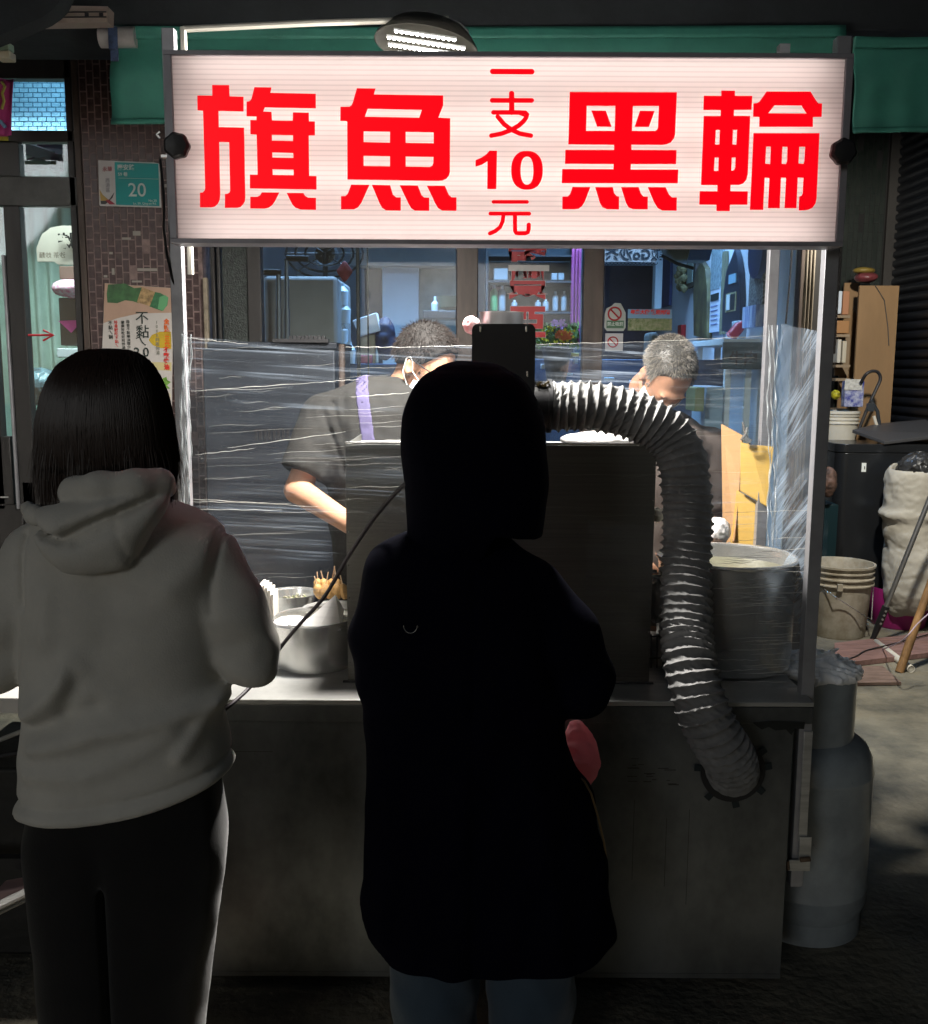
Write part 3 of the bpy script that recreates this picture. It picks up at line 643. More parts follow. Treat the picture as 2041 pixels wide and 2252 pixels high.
for i, p in enumerate(cl):
    t = (cl[min(i + 2, len(cl) - 1)] - cl[max(i - 2, 0)]).normalized(); a = (up - t * up.dot(t)).normalized(); up = a; b = t.cross(a)
    s = i * .0028; comp = 1.0 if s < .75 else 1.0
    for k in range(n):
        w = 2 * math.pi * k / n
        ph = (s / PITCHH + .22 * math.sin(s * 23) + .08 * math.sin(w * 2 + s * 40) + w / (2 * math.pi)) % 1.0
        rib = math.exp(-((min(ph, 1 - ph)) / .13) ** 2) * (.85 + .3 * math.sin(s * 31 + w))
        wr = math.sin(w * 9 + 5 * math.sin(s * 70 + w * 2) + ph * 5) * .0022 + math.sin(w * 17 + s * 240 + 3 * math.sin(w * 3)) * .0013
        r = .0585 + .0060 * rib + (1 - rib) * (wr - .0035 * math.sin(math.pi * ph)); r *= 1 + .02 * math.sin(s * 19 + w)
        v.append(p + (a * math.cos(w) + b * math.sin(w)) * r)
f = [(i * n + k, i * n + (k + 1) % n, (i + 1) * n + (k + 1) % n, (i + 1) * n + k) for i in range(len(cl) - 1) for k in range(n)]
hose = thing('exhaust_hose', 'thick ribbed grey exhaust hose bending down into the cart front panel', 'hose', cl[-1])
q = MB(); q.add(v, f); q.build('ribbed_tube', HOSE, hose, ang=60)
HC = at(1611, 1694, YC + .012)
q = MB(); q.lathe([(.070, 0), (.078, .002), (.078, .006), (.062, .006)], HC, 40, R=Matrix.Rotation(R_(90), 3, 'X')); q.build('flange', BLACKP, hose)
TAPE = mat('black_duct_tape', (.012, .02, .024), .35)
for px, py in ((1688, 1645), (1690, 1686), (1676, 1740), (1617, 1769), (1560, 1750), (1535, 1688), (1580, 1632)):
    c = at(px, py, YC + .008); d = (c - HC); d.y = 0; w = math.atan2(d.z, d.x)
    q = MB(); q.obox(HC + Vector((math.cos(w), 0, math.sin(w))) * .077 + Vector((0, -.005, 0)), (.034, .0015, .017), Matrix.Rotation(-w + random.uniform(-.15, .15), 3, 'Y')); q.build('tape_tab', TAPE, hose, bevel=.0005)

# pots
def pot(name, px, py, Y, rpx, ztop_, label, rim=.004, h0=None, cat='pot', m=STEELP, zbase=None, water=None):
    c = at(px, py, Y); r = rpx * Y / FPX * .985; zb_ = ZC if zbase is None else zbase; t = thing(name, label, cat, (c.x, Y, zb_)); H = c.z - zb_
    q = MB(); q.lathe([(r * .93, .001), (r * .985, .006), (r, .02), (r, H - .004), (r + rim, H - .003), (r + rim, H + .001), (r - .001, H + .001), (r - .003, H - .004), (r - .003, .03), (r * .9, .008)], (c.x, Y, zb_), 64, cap1=True); q.build('pot_body', m, t)
    q = MB(); n = 64; tor = [(c.x + (r + rim * .6) * math.cos(2 * math.pi * i / n), Y + (r + rim * .6) * math.sin(2 * math.pi * i / n), c.z) for i in range(n + 1)]; q.tube(tor, rim * .8, 8, cap=False); q.build('rim', STEELP, t)
    return t, r, H, c
t, r, H, c = pot('stock_pot', 1598, 1223, 2.625, 151, 0, 'large deep steel stock pot at the right end of the counter behind the hose', rim=.007)
q = MB(); q.lathe([(r - .004, .0), (r - .004, .001)], (c.x, c.y, c.z - .035), 48); q.build('broth', mat('olive_broth', (.17, .165, .11), .25), t)
for s in (-1, 1):
    q = MB(); x = c.x + s * (r + .001); q.tube([(x, 2.59, c.z - .05), (x + s * .025, 2.592, c.z - .05), (x + s * .03, 2.625, c.z - .05), (x + s * .025, 2.658, c.z - .05), (x, 2.66, c.z - .05)], .005, 8)
    q.build('handle', STEELP, t)
t, r, H, c = pot('small_pot', 692, 1357, 2.575, 90, 0, 'wide low steel pot with white bags inside at the left of the counter')
q = MB(); q.lathe([(r - .004, .0), (r - .004, .001)], (c.x, c.y, c.z - .025), 48); q.build('soup_surface', mat('pale_broth', (.6, .58, .45), .15), t)
WPAP = mat('white_paper', (.82, .81, .80), .6, bump=(40, .4, .003))
cc = at(705, 1352, 2.52)
apx = at(738, 1308, 2.55); q = MB(); base = [at(652, 1383, 2.50), at(700, 1388, 2.49), at(750, 1386, 2.50), at(757, 1340, 2.58), at(690, 1350, 2.60)]
q.add([apx] + base, [(0, 1, 2), (0, 2, 3), (0, 3, 4), (0, 4, 5), (0, 5, 1)]); o = q.build('paper_bag', translucent('thin_white_paper', (.85, .84, .83), .6), smooth=False, solid=.001); tag(o, 'white paper bag standing up in a point out of the small pot', 'paper bag')
crumple('plastic_bag', at(640, 1368, 2.53), (.045, .05, .012), FOAM, 'flat white plastic bag lying in the left half of the small pot', 'plastic bag', 9, h=.004, frq=60)
# bowl behind
cb = at(642, 1303, 2.84); rr = 56 * 2.84 / FPX
bw = thing('steel_bowl', 'shallow steel bowl of chopped herbs behind the small pot', 'bowl', (cb.x, cb.y, ZC))
q = MB(); q.lathe([(.035, .002), (rr * .7, .03), (rr, cb.z - ZC), (rr + .004, cb.z - ZC + .001), (rr - .003, cb.z - ZC - .004), (rr * .68, .036), (.03, .01)], (cb.x, cb.y, ZC), 48); q.build('bowl_body', STEELP, bw)
q = MB()
for i in range(120):
    a_ = random.uniform(0, 6.28); r_ = random.uniform(0, rr * .8); q.obox((cb.x + r_ * math.cos(a_), cb.y + r_ * math.sin(a_), cb.z - .035 + random.uniform(0, .018)), (.012, .004, .002), Euler((random.random() * 3, random.random() * 3, random.random() * 3)).to_matrix())
stuff(q.build('chopped_herbs', mat('herbs', (.16, .18, .07), .6, var=(80, 3), col2=(.5, .45, .35)), bw, smooth=False))
# skewer tray
c = at(735, 1318, 2.72)
sk = thing('skewer_tray', 'tray of golden fried fish skewers with sticks standing up', 'food tray', (c.x, c.y, ZC))
q = MB(); q.lathe([(.05, .001), (.085, c.z - ZC - .025), (.09, c.z - ZC - .024), (.083, c.z - ZC - .028), (.045, .006)], (c.x, c.y, ZC), 40); q.build('tray', STEEL, sk)
FRY = mat('golden_fried_batter', (.62, .36, .13), .6, bump=(45, .8, .005), var=(25, .5))
for i in range(9):
    px = 700 + (i % 5) * 14; Y = 2.68 + .03 * (i // 5); o_ = at(px, 1300 - 12 * (i // 5), Y); th = random.uniform(-.7, .7)
    d = Vector((math.sin(th) * .35, random.uniform(-.2, .2), 1)).normalized()
    q = MB(); q.tube([o_ - d * .022, o_ - d * .012, o_ + d * .0, o_ + d * .014, o_ + d * .02], [.006, .012, .014, .011, .005], 8); fd = q.build('fried_skewer', FRY, sk)
    q = MB(); q.tube([o_ + d * .0, o_ + d * random.uniform(.035, .06)], .0016, 5); q.build('stick', mat('bamboo', (.62, .42, .26), .6), fd)
# paper boxes stack
c = at(592, 1322, 2.60)
st = thing('cup_stack', 'stack of nested white paper cups beside the small pot', 'paper cups', (c.x, c.y, ZC))
z_top = at(592, 1283, 2.60).z
CRM = mat('cream_paper', (.8, .76, .68), .6)
for i in range(5):
    x = at(573 + i * 6.6, 1300, 2.60).x; q = MB(); q.box(x, x + .0068, 2.585 - .002 * i, 2.645, ZC + .001, z_top - .003 * i * i * .5 + random.uniform(-.001, .001)); q.build('carton', CRM, st, bevel=.001)
# cardboard with clip
CARD = mat('yellow_cardboard', (.62, .40, .10), .75, bump=(30, .2, .003), var=(3, .88))
CARDB = mat('brown_cardboard', (.44, .26, .12), .8, bump=(30, .2, .003), var=(3, .85))
bx = thing('cardboard_sheet', 'folded yellow cardboard sheet standing behind the stock pot, clipped at the top', 'cardboard', at(1640, 1200, 2.9))
def flap(pl, th, m, name):
    q = MB(); P = [at(*p) for p in pl]; n = len(P); nrm = (P[1] - P[0]).cross(P[2] - P[0]).normalized() * th
    q.add(P + [p + nrm for p in P], [tuple(range(n)), tuple(range(n, 2 * n))[::-1]] + [((i + 1) % n, i, n + i, n + (i + 1) % n) for i in range(n)]); return q.build(name, m, bx, smooth=False)
flap([(1586, 933, 2.98), (1632, 958, 2.90), (1626, 1075, 2.90), (1615, 1190, 2.90), (1590, 1195, 2.98)], .004, CARDB, 'side_flap')
flap([(1629, 975, 2.875), (1650, 980, 2.86), (1702, 985, 2.84), (1686, 1114, 2.84), (1628, 1080, 2.885)], .004, CARD, 'top_flap')
flap([(1620, 1078, 2.90), (1684, 1116, 2.86), (1678, 1200, 2.86), (1606, 1200, 2.92)], .004, CARD, 'lower_flap')
cp = thing('binder_clip', 'metal clip pinching the top edge of the yellow cardboard', 'clip', at(1640, 950, 2.85))
q = MB(); q.tube([at(1634, 928, 2.85), at(1640, 955, 2.85), at(1650, 978, 2.85)], .0035, 6); q.tube([at(1644, 940, 2.83), at(1640, 955, 2.83), at(1630, 968, 2.84)], .0035, 6); q.obox(at(1642, 966, 2.85), (.028, .008, .012), Matrix.Rotation(.5, 3, 'Y')); q.build('clip_jaw', STEELP, cp)
crumple('plastic_bag', at(1578, 1168, 2.86), (.035, .04, .04), FOAM, 'crumpled white plastic bag between the hose and the yellow cardboard', 'plastic bag', 21, h=.004, frq=60)
# white things between cabinet and hose
crumple('napkin_pile', at(1443, 1320, 2.62), (.022, .05, .062), FOAM, 'white napkins piled between the steel cabinet and the hose', 'napkins', 31, h=.004, frq=60)
crumple('napkin_pile', at(1443, 1440, 2.62), (.022, .05, .055), FOAM, 'lower pile of white napkins beside the foot of the steel cabinet', 'napkins', 32, h=.004, frq=60)
c = at(1446, 1132, 2.6); q = MB(); q.lathe([(.001, -.02), (.014, -.014), (.019, 0), (.015, .013), (.001, .02)], c, 18); tag(q.build('steamed_bun', mat('bun_white', (.8, .74, .62), .6)), 'small round pale bun peeking out between the steel cabinet and the hose', 'bun')
q = MB()
for i in range(3): q.tube([at(1425, 1400 + i * 48, 2.56), at(1475, 1398 + i * 48, 2.56)], .002, 6)
for i in range(4): q.tube([at(1432 + i * 13, 1395, 2.56), at(1432 + i * 13, 1512, 2.56)], .0018, 6)
tag(q.build('wire_rack', BLACKP), 'thin dark wire rack beside the hose on the counter', 'wire rack')

# ================================================================== cling film
FA = filmmat('cling_film_upper', 'X', R_(-3.0), haze=.016, streak=.36, dens=.60, sc=(1.3, 130))
FB = filmmat('cling_film_lower', 'X', R_(-2.0), haze=.015, streak=.45, dens=.62, sc=(1.2, 130))
FC = filmmat('cling_film_side', 'Y', R_(28), haze=.17, streak=.6, dens=.50, sc=(3, 110))
zq = lambda px, py, Y=2.40: at(px, py, Y).z
topA = [(392, 738), (560, 752), (760, 763), (1130, 758), (1400, 752), (1690, 738)]
XA0 = at(402, 900, 2.40).x; XA1 = at(1700, 900, 2.85).x
def filmA(u, v):
    px = 402 + (1698 - 402) * u
    Y = 2.405 if u < .55 else 2.405 + .45 * ((u - .55) / .45) ** 1.3
    tp = np.interp(px, [a for a, b in topA], [b for a, b in topA]); bt = 1535 if u < .5 else 1165
    if u >= .5: bt = 1300 - 140 * min(1, (u - .5) / .05)
    y = tp + (bt - tp) * v; p = at(px, y, Y)
    k = math.sin(v * 47 + u * 5) * math.sin(u * 9 + v * 13) * .0018 + math.sin(v * 130 + 3 * math.sin(u * 7)) * .0008
    return p + Vector((0, k, 0))
q = MB(); q.sheet(filmA, 90, 150)
tag(q.build('cling_film', FA, ang=None), 'wide sheet of clear cling film stretched across the cart in front of both cooks', 'cling film')
def filmB(u, v):
    xx = XA0 + .97 + (at(1806, 1400, 2.39).x - XA0 - .97) * u; zt_ = at(1600, 1140 + 25 * math.sin(u * 3), 2.385).z; zz = zt_ + (ZC + .004 - zt_) * v
    return Vector((xx, 2.385 + .003 * math.sin(v * 50 + u * 6) * math.sin(3 * u + 2), zz))
q = MB(); q.sheet(filmB, 40, 90)
tag(q.build('cling_film', FB, ang=None), 'lower strip of cling film wrapped across the front of the stock pot', 'cling film')
XB = at(1812, 900, 2.40).x; XBb = at(1712, 900, 2.85).x
def filmC(u, v):
    Y = 2.85 - .47 * u; px0 = 1706 + (1812 - 1706) * u; zt_ = at(px0, 712 + 20 * u, Y).z; X = XBb + (XB - XBb) * u - .004
    zz = zt_ + (ZC + .004 - zt_) * v; return Vector((X + .006 * math.sin(v * 60 + u * 14) * math.sin(u * 5 + v * 9), Y, zz))
q = MB(); q.sheet(filmC, 50, 160)
tag(q.build('cling_film', FC, ang=None), 'crinkled cling film closing the right side of the cart between two posts', 'cling film')
# pulled ridges
RDG = mat('film_ridge', (.85, .85, .82), .25, trans=.0, spec=.8)
q = MB()
for (x0, y0, x1, y1, w) in [(420, 860, 700, 841, 1.0), (700, 841, 790, 834, .7), (772, 873, 900, 864, 1.3), (430, 1000, 560, 986, .7), (420, 1097, 700, 1115, 1.0), (420, 1103, 640, 1108, .8), (760, 975, 890, 966, .9), (395, 741, 545, 757, .5), (415, 1120, 620, 1122, .6), (500, 985, 760, 950, .8), (760, 763, 900, 764, .7), (900, 763, 1130, 758, .4), (1180, 757, 1400, 752, .5), (1400, 752, 1685, 739, .7), (1230, 848, 1290, 840, .5), (1560, 1450, 1670, 1452, .9), (1560, 1478, 1690, 1470, .9), (1550, 1498, 1730, 1500, 1.1), (1560, 1518, 1745, 1522, .9), (1560, 1128, 1790, 1122, .5), (1570, 1192, 1790, 1180, .6)]:
    Y = 2.38; n_ = 14
    pp = [at(x0 + (x1 - x0) * i / n_, y0 + (y1 - y0) * i / n_ + .8 * math.sin(i * 1.7), Y) for i in range(n_ + 1)]
    q.tube(pp, [.0002 + .0006 * w * math.sin(math.pi * (i + .3) / (n_ + .6)) * (.7 + .3 * math.sin(i * 2.1)) for i in range(n_ + 1)], 5)
rc_ = random.Random(5)
for k in range(60):
    x0 = rc_.choice((rc_.uniform(415, 640), rc_.uniform(415, 640), rc_.uniform(640, 880), rc_.uniform(1210, 1620))); L_ = rc_.uniform(50, 240); y0 = rc_.uniform(765, 1290) if x0 < 700 else rc_.uniform(770, 1160)
    x1 = min(x0 + L_, 890 if x0 < 890 else 1680); sl = -.055 + .0001 * (y0 - 850) + rc_.uniform(-.03, .03); sl = sl if x0 < 900 else sl * .5
    if x1 < x0 + 25: continue
    Y = 2.397; w = rc_.uniform(.12, .7) ** 1.3; q.tube([at(x0 + (x1 - x0) * i / 10, y0 + sl * (x1 - x0) * i / 10 + 1.2 * math.sin(i * .8 + k), Y) for i in range(11)], [.00004 + .00023 * w * math.sin(math.pi * (i + .3) / 10.6) for i in range(11)], 4)
for k in range(46):
    x0 = rc_.uniform(1565, 1700); y0 = rc_.uniform(1200, 1500); x1 = min(x0 + rc_.uniform(40, 160), 1785)
    q.tube([at(x0 + (x1 - x0) * i / 8, y0 - .04 * (x1 - x0) * i / 8 + math.sin(i + k), 2.38) for i in range(9)], [.0001 + .0004 * math.sin(math.pi * (i + .3) / 8.6) for i in range(9)], 4)
stuff(tag(q.build('film_creases', translucent('crease', (.85, .84, .8), .5)), 'bright pulled creases in the cling film', 'cling film'))
# film gathered on the left post and on the right rear post
q = MB()
for (px, Y, y0, y1) in ((409, 2.335, 735, 1180), (1699, 2.80, 715, 1200)):
    for j in range(4):
        pp = []; 
        for i in range(60):
            t = i / 59; pp.append(at(px - 9 + 6 * j + 2.5 * math.sin(i * .21 + j * 2.3) + 1.2 * math.sin(i * .9 + j * 5), y0 + (y1 - y0) * t, Y + .003 * math.sin(i * .7 + j)))
        q.tube(pp, [.0016 + .0012 * math.sin(i * .37 + j * 3) * math.sin(i * .11 + j) for i in range(60)], 6)
stuff(tag(q.build('gathered_film', glassmat('gathered_film', (.95, .97, 1), .25, .15, .25)), 'bunched cling film wrapped round the posts', 'cling film'))

# ================================================================== gas cylinder
gc = (at(1772, 1800, 2.66).x, 2.66, 0)
gas = thing('gas_cylinder', 'tall grey gas cylinder standing at the right end of the cart', 'gas cylinder', gc)
GR = mat('grey_cylinder_paint', (.29, .325, .345), .28, .1, bump=(8, .10, .004), var=(7, .72), coat=.25)
r = (at(1904, 1800, 2.66).x - gc[0]); zs = at(1772, 1610, 2.66).z; ztc = at(1760, 1478, 2.6).z
q = MB(); q.lathe([(r * .6, .03), (r * .9, .045), (r, .09), (r, .12), (r + .002, .125), (r + .002, .131), (r, .136), (r, zs - .10), (r + .002, zs - .095), (r + .002, zs - .09), (r, zs - .085), (r * .97, zs - .05), (r * .88, zs - .02), (r * .72, zs + .0), (r * .4, zs + .01)], gc, 64); q.build('cylinder_body', GR, gas)
q = MB(); q.lathe([(r * .93, .0), (r * .93, .06), (r * .91, .06), (r * .91, .0)], gc, 48, cap0=False, cap1=False); q.build('foot_ring', GR, gas)
rc = r * .72; q = MB(); q.lathe([(rc, zs - .012), (rc, ztc), (rc + .004, ztc + .004), (rc - .004, ztc), (rc - .004, zs - .01)], (gc[0] - .01, gc[1], 0), 56, cap0=False, cap1=False); q.build('collar', GR, gas)
q = MB(); q.lathe([(.018, zs), (.018, ztc - .06), (.03, ztc - .055), (.03, ztc - .03), (.02, ztc - .025)], gc, 16); q.build('valve', mat('valve_brass', (.5, .4, .2), .4, .9), gas)
def fbag(P):
    c = np.array((gc[0] - .005, gc[1] - .02, ztc - .005)); p = P - c
    w = np.abs(np.sin(P[:, 0] * 55 + 4 * np.sin(P[:, 2] * 40 + P[:, 1] * 30))) ; w2_ = np.abs(np.sin(P[:, 2] * 90 + 5 * np.sin(P[:, 0] * 38)))
    d = smin(ell(P, c, (rc + .006, rc + .006, .05)), smin(cone(P, c, c + V(.045, -.02, .065), .05, .012), cone(P, c, c + V(-.03, 0, .06), .05, .015), .02), .015) + .012 * w + .006 * w2_ - .004
    return smax(d, (c[2] - .010) - P[:, 2] + .004 * np.sin(P[:, 0] * 60), .004)
tag(smesh('plastic_bag', fbag, (gc[0] - .2, gc[1] - .2, ztc - .06), (gc[0] + .2, gc[1] + .2, ztc + .12), .006, mat('thin_bag_plastic', (.9, .9, .9), .35, bump=(60, .5, .003)), relax=0, ang=60), 'crumpled white plastic bag sitting on top of the gas cylinder collar', 'plastic bag')
# ================================================================== shop building behind the cart
YS = 4.5
bld = thing('shop_building', 'dark old shop front with tiled pillars, wooden window frames and lit rooms inside', 'building', (0, YS, 0))
FRB = mat('brown_window_frame', (.085, .062, .05), .5, bump=(30, .3, .004), var=(14, .5), stretch=(1, 1, .2))
FRD = mat('dark_door_frame', (.035, .032, .03), .45, bump=(25, .2, .003), var=(10, .6), stretch=(1, 1, .2))
GROUT = mat('grout', (.27, .195, .18), .9, bump=(60, .5, .004), var=(20, .5))
TILE = mat('brown_mosaic_tile', (.035, .015, .016), .35, bump=(120, .25, .002), var=(31, 1), col2=(.075, .05, .045))
TILEG = mat('dark_green_tile', (.006, .011, .009), .3, bump=(120, .25, .002), var=(31, 1), col2=(.013, .018, .014))
GL = glassmat('window_glass', (.93, .97, .98), .05, .03, .006)
BLUEW = mat('pale_wall', (.62, .68, .74), .8, bump=(10, .15), var=(2, .88))
def X_(px, y=800, Y=YS): return at(px, y, Y).x
def Z_(py, px=1020, Y=YS): return at(px, py, Y).z
def tiles(x0, x1, y, z0, z1, tw, th, gap, m, parent, name='wall_tile'):
    q = MB(); i = 0; x = x0
    while x + tw <= x1 + .001:
        z = z0 + (th / 2 if i % 2 else 0) - (th / 2 if i % 2 else 0) * 0
        while z < z1:
            if random.random() > .025:
                zt_ = min(z + th - gap, z1); d = random.uniform(.0008, .0022); a = random.uniform(-.0006, .0006)
                q.add([(x, y - d, z), (x + tw - gap, y - d - a, z), (x + tw - gap, y - d - a, zt_), (x, y - d, zt_), (x, y, z), (x + tw - gap, y, z), (x + tw - gap, y, zt_), (x, y, zt_)],
                      [(0, 1, 2, 3), (0, 4, 5, 1), (1, 5, 6, 2), (2, 6, 7, 3), (3, 7, 4, 0)])
            z += th
        x += tw; i += 1
    return stuff(q.build(name, m, parent, smooth=False))
px0, px1 = X_(203), X_(452)
q = MB(); q.box(px0, px1, YS, YS + .35, 0, 3.3); pil = q.build('pillar', GROUT, bld, smooth=False)
tiles(px0 + .004, px1, YS, .02, 3.2,   .0305, .056, .0058, TILE, pil)
RY = 7.1; rx0, rx1 = X_(1838, Y=RY), X_(1925, Y=RY)
q = MB(); q.box(rx0, rx1 + .12, RY, RY + .4, 0, 3.6); pil2 = q.build('pillar', mat('dark_grout', (.012, .012, .012), .9), bld, smooth=False)
tiles(rx0 + .002, rx1, RY, .02, 3.5, .034, .12, .005, TILEG, pil2)
q = MB(); q.box(rx1 + .005, rx1 + .11, RY - .03, RY - .001, 0, 3.6); q.build('shutter_post', FRD, bld)
# walls
q = MB(); q.box(X_(1772), X_(1772) + .05, YS + .02, RY - .001, 0, 3.6); q.build('side_wall', WALLD, bld, smooth=False)
q = MB(); q.box(X_(1772), X_(1800), YS - .01, YS + .019, 0, 3.3); q.build('corner_board', FRD, bld)
q = MB(); q.box(-6, X_(1800), YS + .03, YS + .25, 3.05, 3.9); q.build('upper_wall', WALLD, bld, smooth=False)
q = MB(); q.box(-6, 3.4, YS - .5, RY + 3, 3.92, 4.0); q.build('roof', BLACKW, bld, smooth=False)
q = MB(); q.box(-6, rx1, 8.6, 8.7, 0, 3.9); q.build('back_wall', BLUEW, bld, smooth=False)
q = MB(); q.box(-6, X_(1752), YS + .3, 8.6, 3.0, 3.04); q.build('ceiling', mat('room_ceiling', (.5, .5, .48), .9), bld, smooth=False)
q = MB(); q.box(-6, X_(1772), YS - .01, 8.6, .002, .05); q.build('room_floor', mat('room_floor', (.20, .19, .17), .5, var=(3, .7)), bld, smooth=False)
DIV = X_(300)
q = MB(); q.box(DIV - .05, DIV + .05, YS + .36, 8.6, .06, 2.995); q.build('partition', BLUEW, bld, smooth=False)
XW = X_(1748)
q = MB(); q.box(XW, XW + .04, YS + .06, 8.6, .06, 2.995); sw = q.build('inner_side_wall', mat('white_painted_wall', (.72, .74, .76), .75, bump=(10, .15), var=(2, .92)), bld, smooth=False)
# frames (vertical mullions) of the main window
def mull(p0, p1, name='window_frame', m=FRB, y0=100, y1=1500, d=.07, Y=YS):
    q = MB(); q.box(X_(p0), X_(p1), Y, Y + d, max(.06, Z_(y1)), min(3.04, Z_(y0))); return q.build(name, m, bld, bevel=.004)
mull(456, 466, 'wood_strip', mat('pale_wood_strip', (.32, .27, .2), .7, var=(20, .6)), y0=615, y1=1500, d=.03, Y=YS - .04)
mull(468, 478, m=FRD); mull(482, 490, m=FRD); mull(548, 578, m=FRD)
mull(1003, 1050); mull(1280, 1324); mull(1750, 1772)
mull(782, 790, m=FRD, d=.02, Y=YS + .05); mull(806, 809, m=FRD, d=.02, Y=YS + .05)
q = MB(); q.box(X_(578), X_(1752), YS + .002, YS + .06, Z_(1300), Z_(1260)); q.build('window_sill', FRB, bld)
q = MB(); q.box(X_(578), X_(1752), YS + .01, YS + .05, .06, Z_(1301)); q.build('lower_wall', WALLD, bld, smooth=False)
q = MB(); q.box(X_(492), X_(547), YS + .02, YS + .026, .3, 3.0); q.build('pane', mat('dark_obscure_glass', (.035, .045, .04), .3, bump=(140, .9, .006), var=(60, .4)), bld, smooth=False)
for a_, b_ in ((580, 1002), (1051, 1279), (1325, 1749)):
    q = MB(); q.box(X_(a_), X_(b_), YS + .03, YS + .034, Z_(1259), 3.0); q.build('pane', GL, bld, smooth=False)
# left door and transoms
def bar(x0, y0, x1, y1, name='door_frame', m=FRD, d=.06, Y=YS + .02):
    q = MB(); q.pbox(x0, y0, x1, y1, Y, d); return q.build(name, m, bld, bevel=.003)
bar(172, 120, 186, 1500); bar(187, 110, 200, 1500, m=FRB, Y=YS); bar(-120, 120, 172, 172); bar(-120, 286, 172, 311); bar(172, 286, 176, 311)
bar(-120, 388, 182, 452, m=mat('grey_door_rail', (.10, .10, .095), .5, var=(10, .7))); bar(-120, 312, 42, 387, m=mat('grey_transom', (.05, .05, .048), .5)); bar(26, 453, 61, 1120); bar(-60, 453, -8, 1120); bar(19, 560, 25, 1120, 'metal_strip', ALU, Y=YS + .01)
bar(-8, 960, 25, 1110); bar(61, 1060, 182, 1500); bar(-120, 1110, 60, 1500)
q = MB(); q.pbox(-8, 453, 182, 1060, YS + .045, .004); q.build('pane', GL, bld, smooth=False)
q = MB(); q.pbox(30, 173, 172, 285, YS + .045, .004); q.pbox(43, 312, 176, 387, YS + .045, .004); q.build('transom_pane', GL, bld, smooth=False)
q = MB(); q.pbox(0, 1092, 18, 1095, YS + .005, .006); q.build('door_handle', STEEL, bld)
# brick pattern wall seen through upper transom, pale curtain below
BW = mat('blue_brick_block', (.20, .36, .46), .7, bump=(70, .6, .006), var=(40, .75))
bw = thing('brick_panel', 'pale blue brick patterned panel behind the top left transom window', 'wall panel', at(100, 285, 5.2))
q = MB(); q.pbox(-40, 168, 186, 290, 5.2, .02); q.build('mortar', mat('blue_mortar', (.04, .11, .17), .8), bw, smooth=False)
bm0 = None
for j in range(12):
    for i in range(12):
        x = 8 + i * 20.2 + (10 if j % 2 else 0) - 6; y = 172 + j * 10.6
        q = MB(); q.pbox(x + .9, y + .9, x + 18.8, y + 9.5, 5.196 - random.uniform(0, .002), .0035); q.build('brick', BW, bw, smooth=False)
def curtain(name, label, x0, y0, x1, y1, Y, m, n=14, amp=.03):
    q = MB(); a, b = at(x0, y0, Y), at(x1, y0, Y); c = at(x0, y1, Y)
    q.sheet(lambda u, v: Vector((a.x + (b.x - a.x) * u, Y + amp * math.sin(u * n * 6.28 + .6 * math.sin(v * 4)) * (.5 + .5 * v), a.z + (c.z - a.z) * v)), n * 10, 8)
    return tag(q.build(name, m, ang=None, solid=.002), label, 'curtain')
curtain('curtain', 'pale green pleated curtain hanging behind the left glass door', -80, 318, 205, 1060, 6.0, mat('mint_curtain', (.42, .56, .49), .8, var=(6, .8)), n=9)
q = MB(); q.pbox(-80, 300, 205, 322, 5.95, .03); tag(q.build('curtain_rail', mat('white_rail', (.8, .85, .85), .5)), 'pale rail box above the mint curtain', 'curtain rail')
fan_ = thing('ceiling_fan', 'dark ceiling fan seen through the small left transom window', 'ceiling fan', at(120, 345, 5.4))
q = MB(); c = at(124, 344, 5.4); q.lathe([(.02, .06), (.09, .05), (.105, .02), (.10, -.005), (.03, -.02)], c, 28); q.tube([c, c + Vector((0, 0, .4))], .012, 8); q.obox(c + Vector((0, 0, -.04)), (.05, .05, .06)); q.build('motor', BLACKP, fan_)
for w in (.35, 2.45, 4.5):
    q = MB(); q.obox(c + Vector((math.cos(w) * .34, math.sin(w) * .34, -.01)), (.5, .11, .008), Matrix.Rotation(w, 3, 'Z') @ Matrix.Rotation(.2, 3, 'X')); q.build('blade', BLACKP, fan_)
# pink banner at the far left
bn = thing('pink_banner', 'pink festival banner with yellow fringe hanging at the far left edge', 'banner', at(10, 300, 4.3))
q = MB(); a, b = at(-60, 172, 4.3), at(28, 172, 4.3); c = at(20, 300, 4.3)
q.sheet(lambda u, v: Vector((a.x + (b.x - a.x) * (u - .06 * v * u), 4.3 + .02 * math.sin(u * 9 + v * 2), a.z + (c.z - a.z) * v)), 16, 10); PK = mat('pink_cloth', (.75, .10, .38), .7, var=(5, .7)); q.build('cloth', PK, bn, ang=None, solid=.002)
q = MB(); q.pbox(-60, 300, 17, 309, 4.298, .006); q.build('fringe', mat('gold_fringe', (.6, .5, .06), .7, bump=(90, .8), stretch=(6, 1, 1)), bn)
q = MB(); q.tube([at(4, 180, 4.285), at(11, 190, 4.285), at(5, 205, 4.285), at(9, 222, 4.285), at(4, 240, 4.285)], .006, 6); q.build('dragon_print', mat('yellow_print', (.8, .75, .2), .6), bn)
q = MB(); q.tube([at(-12, 262, 4.285), at(2, 268, 4.285), at(12, 280, 4.285)], .008, 6); q.build('wave_print', mat('sky_print', (.3, .55, .85), .6), bn)
